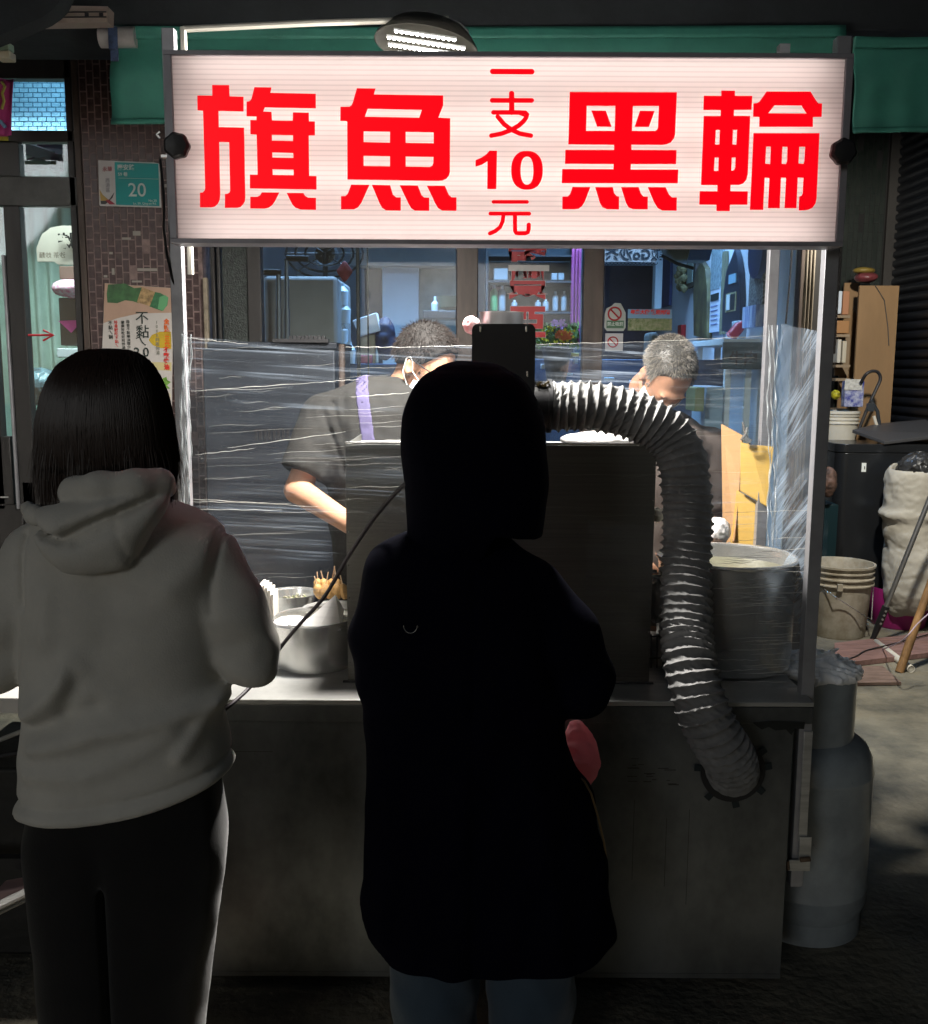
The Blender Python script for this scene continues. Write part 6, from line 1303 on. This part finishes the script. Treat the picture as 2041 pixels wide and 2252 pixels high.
def hoodie(P):
    d = rows(P, tor, Y1)
    back = np.clip((Y1 + .02 - P[:, 1]) / .05, 0, 1)
    for (pts, amp, sg) in [([(60, 1570), (110, 1535), (150, 1490), (172, 1455)], .013, .022), ([(75, 1640), (150, 1625), (230, 1600), (330, 1585), (440, 1560), (480, 1545)], .010, .020), ([(60, 1700), (200, 1690), (300, 1650), (380, 1610)], .006, .020), ([(175, 1455), (178, 1500), (150, 1560)], -.007, .014), ([(60, 1605), (130, 1580), (220, 1545)], -.006, .016), ([(110, 1300), (104, 1400)], .005, .02), ([(380, 1290), (430, 1250), (470, 1160)], .006, .03), ([(250, 1300), (240, 1420), (300, 1520)], -.004, .04), ([(480, 1560), (440, 1600), (400, 1660)], .007, .016)]:
        q = pline2(P, pts, Y1 - .1); d = d - 1.7 * amp * back * np.exp(-(q / sg) ** 2)
    a = None
    for s in (0, 1):
        sh, el, wr = S1[s], E1[s], Wr1[s]; sg = 1 if s else -1
        e = chain(P, [sh + Vector((-.01 * sg, 0, -.008)), sh.lerp(el, .55) + Vector((.004 * sg, -.012, 0)), el, el.lerp(wr, .45), wr], [.064, .062, .056, .052, .042], .03)
        e += .006 * np.sin((P[:, 2] * 60 + P[:, 0] * 40 * sg)) * np.exp(-(((P - np.array(el)) ** 2).sum(1)) / .012)
        e = smin(e, chain(P, [el + Vector((-.02 * sg, -.02, .055)), el + Vector((.012 * sg, -.045, .02))], [.018, .012]), .02)
        d = smin(d, e, .014)
        seam = pline2(P, [(486, 1137), (476, 1200), (466, 1290), (470, 1345)] if s else [(52, 1180), (55, 1250), (62, 1330)], Y1 - .06)
        d = d + .009 * np.exp(-(seam / .007) ** 2)
    t = (P[:, 0] - hemL.x) / (hemR.x - hemL.x); hz = hemL.z + (hemR.z - hemL.z) * t - .012 * np.sin(np.clip(t, 0, 1) * math.pi)
    d = d - .006 * np.exp(-((P[:, 2] - hz - .012) / .014) ** 2) + .006 * np.exp(-((P[:, 2] - hz - .034) / .006) ** 2)
    d = smin(d, hood1(P), .003) + .0012 * nz(P, 22, 2)
    return smax(d, hz - P[:, 2], .012)
HOOD = fabric('grey_fleece', (.66, .64, .58), 300, .6)
smesh('hoodie', hoodie, (-1.2, 1.55, .55), (-.2, 2.3, 1.42), .0062, HOOD, w1, relax=1)
def neckhole(P): return 0
trL = [(1640, 90, 470), (1760, 74, 488), (1830, 62, 497), (1900, 68, 490), (2000, 78, 480), (2130, 92, 462), (2252, 102, 447), (2420, 118, 430), (2600, 130, 418)]
def trousers(P):
    d = rows(P, [(a, b, c, .125, 0) for a, b, c in trL], Y1, 2.6)
    gx = at(268, 2000, Y1).x; gz = at(268, 1905, Y1).z
    gap = .005 - np.abs(P[:, 0] - gx) - np.clip(P[:, 2] - gz, 0, 1) * .6
    crease = .012 * np.exp(-(np.abs(P[:, 0] - gx) / .022) ** 2) * np.clip((gz + .12 - P[:, 2]) / .1, 0, 1)
    d = d + crease + .0025 * nz(P, 14, 4)
    return smax(d, gap, .02)
smesh('trousers', trousers, (-1.0, 1.65, .0), (-.3, 2.05, .85), .009, fabric('black_trousers', (.010, .0095, .010), 200, .3), w1, relax=1)
for s in (-1, 1):
    c = Vector((pel.x + (.10 if s < 0 else .12) * s / abs(s) * 1.0, Y1 + .05, 0)); c.x = pel.x + .11 * s
    q = MB(); q.lathe([(.045, 0), (.05, .01), (.048, .05), (.035, .075)], c, 20, R=Matrix.Diagonal((1, 2.4, 1))); q.build('shoe', BLACKP, w1)
HAIR = mat('black_hair', (.012, .009, .008), .32, bump=(50, .5, .002), stretch=(6, 6, .3)); HAIR.node_tree.nodes['Principled BSDF'].inputs['Specular IOR Level'].default_value = .25
HT = [(766, 205, 262, .03, .02), (774, 172, 290, .055, .02), (788, 148, 312, .075, .02), (805, 128, 326, .09, .02), (835, 110, 342, .105, .02), (870, 96, 356, .114, .02), (932, 83, 370, .120, .02), (998, 80, 379, .118, .018), (1045, 84, 378, .112, .012), (1095, 94, 368, .105, .006)]
def bob(P):
    d = rows(P, HT, Y1, 2.1)
    a = np.arctan2(P[:, 0] - HR1.x, -(P[:, 1] - Y1)); d = d + .0008 * np.sin(a * 31 + 3 * np.sin(P[:, 2] * 14)) + .0005 * np.sin(a * 61 + P[:, 2] * 20)
    cut = at(230, 1060, Y1 - .1).z + .008 * np.sin(a * 9) + .006 * np.sin(a * 27) + .004 * np.sin(a * 53); face = P[:, 1] - (Y1 + .085)
    d = smax(d, cut - P[:, 2], .010); return smax(d, np.minimum(face, (at(236, 880, Y1).z) - P[:, 2]), .02)
smesh('hair', bob, (-1.0, 1.6, 1.2), (-.5, 2.1, 1.7), .0055, HAIR, w1, relax=1)
_z = [at(230, r_[0], Y1).z for r_ in HT][::-1]
_w = [(at(r_[2], r_[0], Y1).x - at(r_[1], r_[0], Y1).x) / 2 for r_ in HT][::-1]; _c = [(at(r_[2], r_[0], Y1).x + at(r_[1], r_[0], Y1).x) / 2 for r_ in HT][::-1]; _d = [r_[3] for r_ in HT][::-1]
paths = []
for i in range(2600):
    a = random.uniform(-1.75, 1.75); z0 = _z[-1] - .002 - random.random() ** 2 * .10; z1 = _z[0] + random.uniform(-.012, .055) - .01; p = []
    dr = random.uniform(-.08, .08); of = random.uniform(-.0005, .0025); fl = random.choice((0, 0, 0, 0, random.uniform(-.014, .02)))
    for k in range(12):
        t = k / 11; z = z0 + (z1 - z0) * t; w = float(np.interp(z, _z, _w)); d_ = float(np.interp(z, _z, _d)); c_0 = float(np.interp(z, _z, _c)); aa = a + dr * math.sin(t * 3 + i)
        rr = of + (fl * (t - .7) / .3 if t > .7 else 0); p.append((c_0 + (w + rr) * math.sin(aa), Y1 + .018 - (d_ + rr) * abs(math.cos(aa)) ** .9 * (1 if math.cos(aa) > 0 else -1), z))
    paths.append(p)
HS = mat('brown_black_hair', (.026, .014, .010), .42); HS.node_tree.nodes['Principled BSDF'].inputs['Specular IOR Level'].default_value = .3
stuff(ribbons(paths, 'hair_strands', HS, w1, .0010))
# ---------------------------------------------------------------- hooded person in a long black coat
Y2 = 1.98
w2 = thing('person', 'person in a long black hooded coat and blue jeans, seen from behind in the middle', 'person', (at(1060, 1900, Y2).x, Y2, 0))
H2 = at(1045, 960, Y2 + .02); S2 = [at(866, 1300, Y2), at(1185, 1300, Y2)]; E2 = [at(860, 1480, Y2 - .01), at(1276, 1500, Y2)]; W2 = [at(920, 1470, 2.20), at(1165, 1470, 2.19)]
pel2 = at(1060, 1850, Y2 + .02)
J2 = joints(pel2, at(1035, 1170, Y2 + .02), H2, frame((.1, 1, -.25)), S2, E2, W2, [(pel2.x - .09, Y2 + .02, 1), (pel2.x + .09, Y2 + .02, 1)]); J2['K'] = .78
smesh('body', body_sdf(J2), (-.35, 1.7, 0), (.45, 2.5, 1.62), .009, SKIN, w2, relax=2)
coat_r = [(1165, 925, 1110, .09, .01), (1190, 850, 1118, .11, .01), (1215, 812, 1165, .12, 0), (1250, 797, 1195, .13, 0), (1320, 793, 1210, .14, 0), (1420, 798, 1225, .145, 0), (1600, 800, 1238, .15, 0), (1660, 806, 1255, .15, 0), (1700, 808, 1272, .155, 0), (1740, 809, 1302, .16, 0), (1840, 802, 1326, .165, 0), (1960, 791, 1342, .17, 0), (2030, 784, 1348, .17, 0), (2110, 790, 1350, .17, 0), (2190, 800, 1345, .17, 0), (2260, 805, 1340, .17, 0)]
hem2 = [(783, 2030), (810, 2070), (853, 2110), (940, 2160), (1050, 2185), (1138, 2184), (1260, 2160), (1350, 2130)]
hx = [at(a, b, Y2 - .1).x for a, b in hem2]; hz2 = [at(a, b, Y2 - .1).z for a, b in hem2]
def coat(P):
    d = rows(P, coat_r, Y2)
    for s in (0, 1):
        sg = 1 if s else -1; sh, el, wr = S2[s], E2[s], W2[s]
        e = chain(P, [sh + Vector((-.02 * sg, 0, -.005)), sh.lerp(el, .5) + Vector((.008 * sg, -.01, 0)), el, wr], [.075, .072, .066, .052], .03)
        e += .004 * np.sin(P[:, 2] * 55 + P[:, 0] * 30) * np.exp(-(((P - np.array(el)) ** 2).sum(1)) / .02); d = smin(d, e, .02)
    d += .004 * nz(P, 13, 6) + .0025 * np.sin(P[:, 0] * 70 + 6 * np.sin(P[:, 2] * 5)) * np.clip((1.0 - P[:, 2]) / .4, 0, 1)
    bk = np.clip((Y2 + .02 - P[:, 1]) / .06, 0, 1)
    for (pts, amp, sg) in [([(850, 1560), (930, 1520), (1010, 1530)], .008, .02), ([(1230, 1560), (1150, 1600), (1060, 1610)], .009, .02), ([(1020, 1700), (1010, 1900), (990, 2150)], .010, .028), ([(1180, 1720), (1210, 1900), (1240, 2120)], .010, .025), ([(860, 1750), (850, 1900), (845, 2050)], .008, .025)]:
        d = d - amp * bk * np.exp(-(pline2(P, pts, Y2 - .1) / sg) ** 2)
    d = d + .004 * bk * np.exp(-((P[:, 0] - at(1040, 1700, Y2).x) / .004) ** 2)
    return smax(d, np.interp(P[:, 0], hx, hz2) - P[:, 2], .008)
NAVY = fabric('black_navy_cloth', (.0028, .0030, .0085), 160, .3, .95, .8, .0); NAVY.node_tree.nodes['Principled BSDF'].inputs['Specular IOR Level'].default_value = .04
smesh('coat', coat, (-.4, 1.65, .35), (.5, 2.4, 1.4), .0075, NAVY, w2, relax=1)
hd = [(795, 1010, 1070, .04, 0), (803, 965, 1115, .07, 0), (820, 935, 1140, .09, 0), (850, 908, 1168, .115, 0), (911, 882, 1193, .13, 0), (1000, 882, 1204, .135, 0), (1070, 892, 1207, .135, 0), (1120, 897, 1200, .13, 0), (1182, 897, 1190, .12, 0), (1240, 880, 1190, .1, 0)]
def hood2(P):
    d = rows(P, hd, Y2, 2.3) + .003 * nz(P, 17, 9)
    cz = at(1100, 1180, Y2 - .1).z; cut = cz + .02 * np.clip((at(1100, 1180, Y2).x - P[:, 0]) / .1, -1, 0) - .10 * np.clip((at(1085, 1180, Y2).x - P[:, 0]) / .05, 0, 1)
    d = smax(d, cut - P[:, 2], .006); return smax(d, -ell(P, (at(1050, 1000, Y2).x, Y2 + .10, at(1050, 980, Y2).z), (.10, .12, .14)), .02)
smesh('hood', hood2, (-.3, 1.75, 1.1), (.35, 2.25, 1.62), .0065, NAVY, w2, relax=1)
q = MB(); c = at(903, 1374, Y2 - .165); q.tube([c + Vector((.013 * math.cos(w), -.004, .015 * math.sin(w))) for w in [math.pi * (1 + k / 12) for k in range(13)]], .0008, 6); q.build('metal_ring', STEELP, w2)
def jeans(P):
    c = lambda a, b: at(a, b, Y2 + .0)
    l = chain(P, [c(950, 1900), c(955, 2180), c(962, 2330), c(965, 2700)], [.095, .092, .085, .07]); r = chain(P, [c(1165, 1900), c(1168, 2180), c(1165, 2330), c(1160, 2700)], [.095, .092, .085, .07])
    d = np.minimum(l, r) + .003 * np.sin(P[:, 2] * 60 + 3 * np.sin(P[:, 0] * 40)) * .7; return smax(d, .05 - P[:, 2], .004)
smesh('jeans', jeans, (-.25, 1.8, .0), (.35, 2.15, .7), .009, fabric('dark_denim', (.045, .07, .10), 260, .4), w2, relax=1)
for s in (-1, 1):
    q = MB(); q.lathe([(.045, 0), (.05, .01), (.048, .05), (.035, .075)], (at(955 if s < 0 else 1165, 2300, Y2).x, Y2 + .05, 0), 20, R=Matrix.Diagonal((1, 2.4, 1))); q.build('shoe', BLACKP, w2)
q = MB(); q.tube([at(1262, 1700, Y2 + .02), at(1285, 1718, Y2 - .02), at(1300, 1745, Y2 - .045), at(1315, 1795, Y2 - .05), at(1328, 1850, Y2 - .05), at(1334, 1890, Y2 - .05)], .0022, 6); q.build('brass_zip', mat('dull_brass', (.35, .24, .12), .35, .8), w2)
# pink bag held in front
pc = at(1275, 1665, 2.16)
def pink(P):
    d = chain(P, [at(1268, 1606, 2.20), at(1274, 1640, 2.20), at(1284, 1680, 2.18), at(1287, 1725, 2.16)], [.022, .032, .030, .012], .03)
    return d + .006 * np.abs(nz(P, 50, 3)) + .004 * np.abs(nz(P, 95, 5)) - .003
tag(smesh('pink_bag', pink, at(1220, 1760, 2.16) - Vector((0, .1, 0)), at(1330, 1580, 2.16) + Vector((0, .1, 0)), .004, translucent('pink_plastic', (.92, .42, .46), .5, rough=.25), relax=0, ang=40), 'pink plastic bag hanging from the right arm of the person in the black coat', 'plastic bag')
# dark cord between the two customers
q = MB(); q.tube(catmull([at(*p) for p in ((897, 1058, 1.94), (860, 1095, 2.0), (815, 1150, 2.05), (762, 1230, 2.1), (715, 1310, 2.12), (660, 1372, 2.12), (620, 1420, 2.12), (560, 1500, 2.1), (505, 1552, 2.03), (440, 1600, 2.02))], 5), .0042, 8)
tag(q.build('black_strap', mat('black_cord', (.02, .015, .02), .6, bump=(300, .6, .001))), 'thin black cord running diagonally between the two customers', 'cord')
# ---------------------------------------------------------------- first cook (left)
def short_hair(c, R, n, m, parent, grey=False, L=(.018, .034), seed=1, face_lim=.45, low=-.35, fx=None):
    rnd = random.Random(seed); paths = []; R3 = np.array(R)
    while len(paths) < n:
        v = Vector((rnd.gauss(0, 1), rnd.gauss(0, 1), rnd.gauss(0, 1))).normalized()
        lim = low + .0
        if v.z < lim or (v.y > face_lim and v.z < .62) or (v.y > .75): continue
        if abs(v.x) > .85 and v.z < -.02: continue
        base = Vector((v.x * .077, v.y * .097 - .015, v.z * .092 + .03)); nn = v
        g = Vector((.25 * math.sin(v.x * 6 + v.y * 4), .55, -.35)) if v.z > .3 else Vector((0, .15, -1))
        L_ = rnd.uniform(*L); d = (nn * .62 + g * .6 + Vector((rnd.gauss(0, .13), rnd.gauss(0, .13), rnd.gauss(0, .13)))).normalized(); pts = []
        for k in range(4):
            p = base + d * L_ * k / 3 + Vector((0, .15, -.3)) * L_ * (k / 3) ** 2 * .4; w = R3 @ np.array(p) + np.array(c); pts.append(tuple(w))
        paths.append(pts)
    return paths
def scalp(c, R, off=.006, face_lim=.045):
    c = np.array(c, float)
    def f(P):
        p = (P - c) @ R; d = ell(p, (0, -.016, .032), (.078 + off, .098 + off, .092 + off)) + .002 * nz(p, 120, 3)
        front = p[:, 1] - (face_lim + .55 * (p[:, 2] - .045)); side = (-.012 - .0 * p[:, 1]) - p[:, 2] + .5 * np.clip(-p[:, 1] - .03, -.2, 1) * -1.0
        return smax(smax(d, front, .008), side, .008)
    return f
Yk = 3.12
k1 = thing('person', 'dark haired cook in grey T-shirt, lilac apron straps, mask and glasses, bending over', 'person', (at(880, 1100, Yk).x, Yk, 0))
hk = at(936, 806, Yk); Rk = frame((.80, -.50, -.52), (.10, .0, 1))
ks = [at(715, 920, Yk + .02), at(1020, 925, Yk + .06)]; ke = [at(655, 1078, Yk - .05), at(1085, 1130, Yk)]; kw = [at(800, 1172, Yk - .32), at(960, 1190, Yk - .30)]
pk = at(890, 1400, Yk + .22); J3 = joints(pk, at(875, 885, Yk + .04), hk, Rk, ks, ke, kw, [(pk.x - .12, Yk + .22, -1), (pk.x + .12, Yk + .22, -1)])
smesh('body', body_sdf(J3), (-.75, 2.6, 0), (.35, 3.6, 1.75), .0075, SKIN, k1, relax=2)
shr = [(828, 800, 900, .06, .03), (842, 768, 955, .08, .03), (862, 725, 1005, .10, .02), (900, 700, 1030, .12, .02), (1000, 715, 1040, .14, .02), (1150, 720, 1040, .15, .06), (1300, 730, 1030, .15, .10), (1480, 735, 1030, .15, .16)]
def shirt1(P):
    d = rows(P, shr, Yk)
    for s in (0, 1):
        sg = 1 if s else -1; sh, el = ks[s], ke[s]; m_ = sh.lerp(el, .78)
        e = cone(P, sh, m_, .078, .078); ax = np.array((m_ - sh).normalized()); e = smax(e, (P - np.array(m_)) @ ax, .008)
        e = smax(e, -cone(P, m_, el, .062, .06), .006) if False else e
        d = smin(d, e, .03)
    f1 = pline2(P, [(706, 905), (722, 950), (745, 1000), (758, 1040)], Yk - .1); f2 = pline2(P, [(728, 890), (745, 940), (760, 1000)], Yk - .1); f3 = pline2(P, [(752, 870), (757, 930), (762, 1000)], Yk - .1)
    d += .007 * np.exp(-(f1 / .008) ** 2) + .006 * np.exp(-(f2 / .008) ** 2) + .005 * np.exp(-(f3 / .008) ** 2)
    return d + .003 * nz(P, 26, 7) + .002 * nz(P, 60, 2)
smesh('t_shirt', shirt1, (-.8, 2.75, .7), (.4, 3.5, 1.62), .0085, fabric('grey_cotton', (.024, .023, .021), 240, .3, v=.7, sheen=0), k1, relax=1)
LIL = fabric('lilac_strap', (.075, .065, .13), 240, .2, sheen=0)
def strap(P):
    d = shirt1(P) - .004; t = np.clip((P[:, 2] - at(820, 1100, Yk).z) / (at(800, 835, Yk).z - at(820, 1100, Yk).z), 0, 1.3)
    cx = at(832, 1100, Yk - .1).x + (at(790, 835, Yk - .1).x - at(832, 1100, Yk - .1).x) * t; return smax(smax(d, np.abs(P[:, 0] - cx) - .021, .003), -(shirt1(P) + .004), .001)
smesh('apron_strap', strap, (-.6, 2.75, .9), (.1, 3.3, 1.62), .005, LIL, k1, relax=0)
def apron(P): return smax(smax(shirt1(P) - .008, np.abs(P[:, 0] - at(880, 1200, Yk).x) - .15, .004), P[:, 2] - at(880, 1085, Yk).z, .004)
smesh('apron_bib', apron, (-.6, 2.7, .72), (.2, 3.25, 1.3), .009, LIL, k1, relax=0)
TRK = fabric('dark_work_trousers', (.03, .03, .035))
def trk(J, r=.10):
    def f(P):
        d = None
        for i in (0, 1):
            e = smin(cone(P, J['hip'][i], J['kn'][i], r + .005, r * .75), cone(P, J['kn'][i], J['an'][i], r * .75, r * .6), .02); d = e if d is None else smin(d, e, .02)
        return smin(d, ell(P, J['pelvis'], (.17, .13, .13)), .03)
    return f
smesh('trousers', trk(J3), (-.7, 3.0, .03), (.3, 3.7, 1.1), .012, TRK, k1)
HK = mat('dark_brown_hair', (.010, .008, .007), .8, var=(60, .3)); HK2 = mat('cook_hair_strand', (.012, .009, .008), .8, spec=.12)  # tuft strands barely lighter than the scalp hair
smesh('hair', scalp(hk, Rk, .008), np.array(hk) - .15, np.array(hk) + .15, .005, HK, k1)
stuff(ribbons(short_hair(hk, Rk, 3800, None, None, L=(.014, .030), seed=3), 'hair_tufts', HK2, k1, .0011))
def facecover(P):
    p = (P - np.array(hk)) @ Rk; d = head_sdf(P, hk, Rk); up = p[:, 2] + .022 + .25 * np.clip(np.abs(p[:, 0]) - .02, 0, 1); lo = -.125 - p[:, 2] - .0
    bk = .018 - p[:, 1]; sh_ = np.minimum(d - .006, ell(p, (0, .075, -.065), (.052, .045, .048)))
    return smax(smax(smax(sh_, up, .004), bk, .006), np.maximum(lo, -(d - .001)), .002)
smesh('face_mask', facecover, np.array(hk) - .2, np.array(hk) + .2, .004, mat('mask_cloth', (.45, .52, .56), .8, bump=(200, .3, .001)), k1)
def loc(R, c, x, y, z): return tuple(np.array(R) @ np.array((x, y, z)) + np.array(c))
for s in (-1, 1):
    q = MB(); q.tube([loc(Rk, hk, s * .062, .045, -.035), loc(Rk, hk, s * .078, .012, -.015), loc(Rk, hk, s * .084, .002, .012), loc(Rk, hk, s * .086, -.012, .022), loc(Rk, hk, s * .085, -.022, .01), loc(Rk, hk, s * .080, -.018, -.03), loc(Rk, hk, s * .062, .03, -.085)], .0019, 6); q.build('mask_loop', LW, k1)
    q = MB(); q.tube([loc(Rk, hk, s * .068, .095, .012), loc(Rk, hk, s * .078, .06, .014), loc(Rk, hk, s * .083, .0, .016), loc(Rk, hk, s * .083, -.015, .004)], .0018, 6); q.tube([loc(Rk, hk, s * (.035 + .027 * math.cos(k * .5)), .108, .004 + .02 * math.sin(k * .5)) for k in range(14)], .0016, 6); q.build('glasses_frame', BLACKP, k1)
# ---------------------------------------------------------------- second cook (right)
Yr = 3.22
k2 = thing('person', 'older grey haired cook bowing his head behind the exhaust hose on the right', 'person', (at(1470, 1100, Yr).x, Yr, 0))
h2 = at(1466, 826, Yr); R2 = frame((.06, -.60, -1.0), (0, .3, 1))
s2 = [at(1345, 985, Yr + .05), at(1560, 985, Yr + .05)]; e2 = [at(1330, 1150, Yr), at(1560, 1150, Yr)]; v2 = [at(1400, 1230, Yr - .3), at(1548, 1205, Yr - .28)]
p2 = at(1455, 1420, Yr + .2); J4 = joints(p2, at(1460, 945, Yr + .05), h2, R2, s2, e2, v2, [(p2.x - .12, Yr + .2, -1), (p2.x + .12, Yr + .2, -1)])
smesh('body', body_sdf(J4), (.2, 2.7, 0), (1.1, 3.7, 1.75), .0075, SKIN, k2, relax=2)
shr2 = [(905, 1425, 1500, .05, .05), (925, 1390, 1540, .08, .05), (960, 1350, 1562, .11, .04), (1050, 1350, 1570, .13, .03), (1250, 1350, 1570, .14, .08), (1480, 1350, 1565, .14, .16)]
def shirt2(P):
    d = rows(P, shr2, Yr)
    for s in (0, 1):
        sh, el = s2[s], e2[s]; m_ = sh.lerp(el, .85); e = smax(cone(P, sh, m_, .07, .066), (P - np.array(m_)) @ np.array((m_ - sh).normalized()), .006); d = smin(d, e, .03)
    return d + .003 * nz(P, 28, 3) + .002 * nz(P, 66, 2)
smesh('t_shirt', shirt2, (.2, 2.8, .7), (1.1, 3.6, 1.55), .009, fabric('taupe_cotton', (.11, .09, .08), 200, .4, v=.7, sheen=0), k2, relax=1)
smesh('trousers', trk(J4), (.2, 3.0, .03), (1.1, 3.8, 1.1), .012, TRK, k2)
HG = mat('grey_hair', (.09, .085, .075), .45, var=(70, .35)); HG2 = mat('pale_grey_hair', (.22, .20, .17), .75, spec=.2)
smesh('hair', scalp(h2, R2, .001, .035), np.array(h2) - .15, np.array(h2) + .15, .005, HG, k2)
hp_ = short_hair(h2, R2, 5000, None, None, L=(.009, .017), seed=8, face_lim=.56)
stuff(ribbons(hp_[:2200], 'grey_hair_tufts', HG2, k2, .0009)); stuff(ribbons(hp_[2200:], 'dark_hair_tufts', mat('dark_grey_hair', (.06, .055, .05), .45), k2, .0009))
def mask2(P):
    p = (P - np.array(h2)) @ R2; d = head_sdf(P, h2, R2); return smax(smax(smax(d - .005, p[:, 2] + .025, .004), .02 - p[:, 1], .006), -(d - .001), .002)
smesh('face_mask', mask2, np.array(h2) - .2, np.array(h2) + .2, .004, mat('mask_cloth_white', (.6, .62, .62), .8), k2)
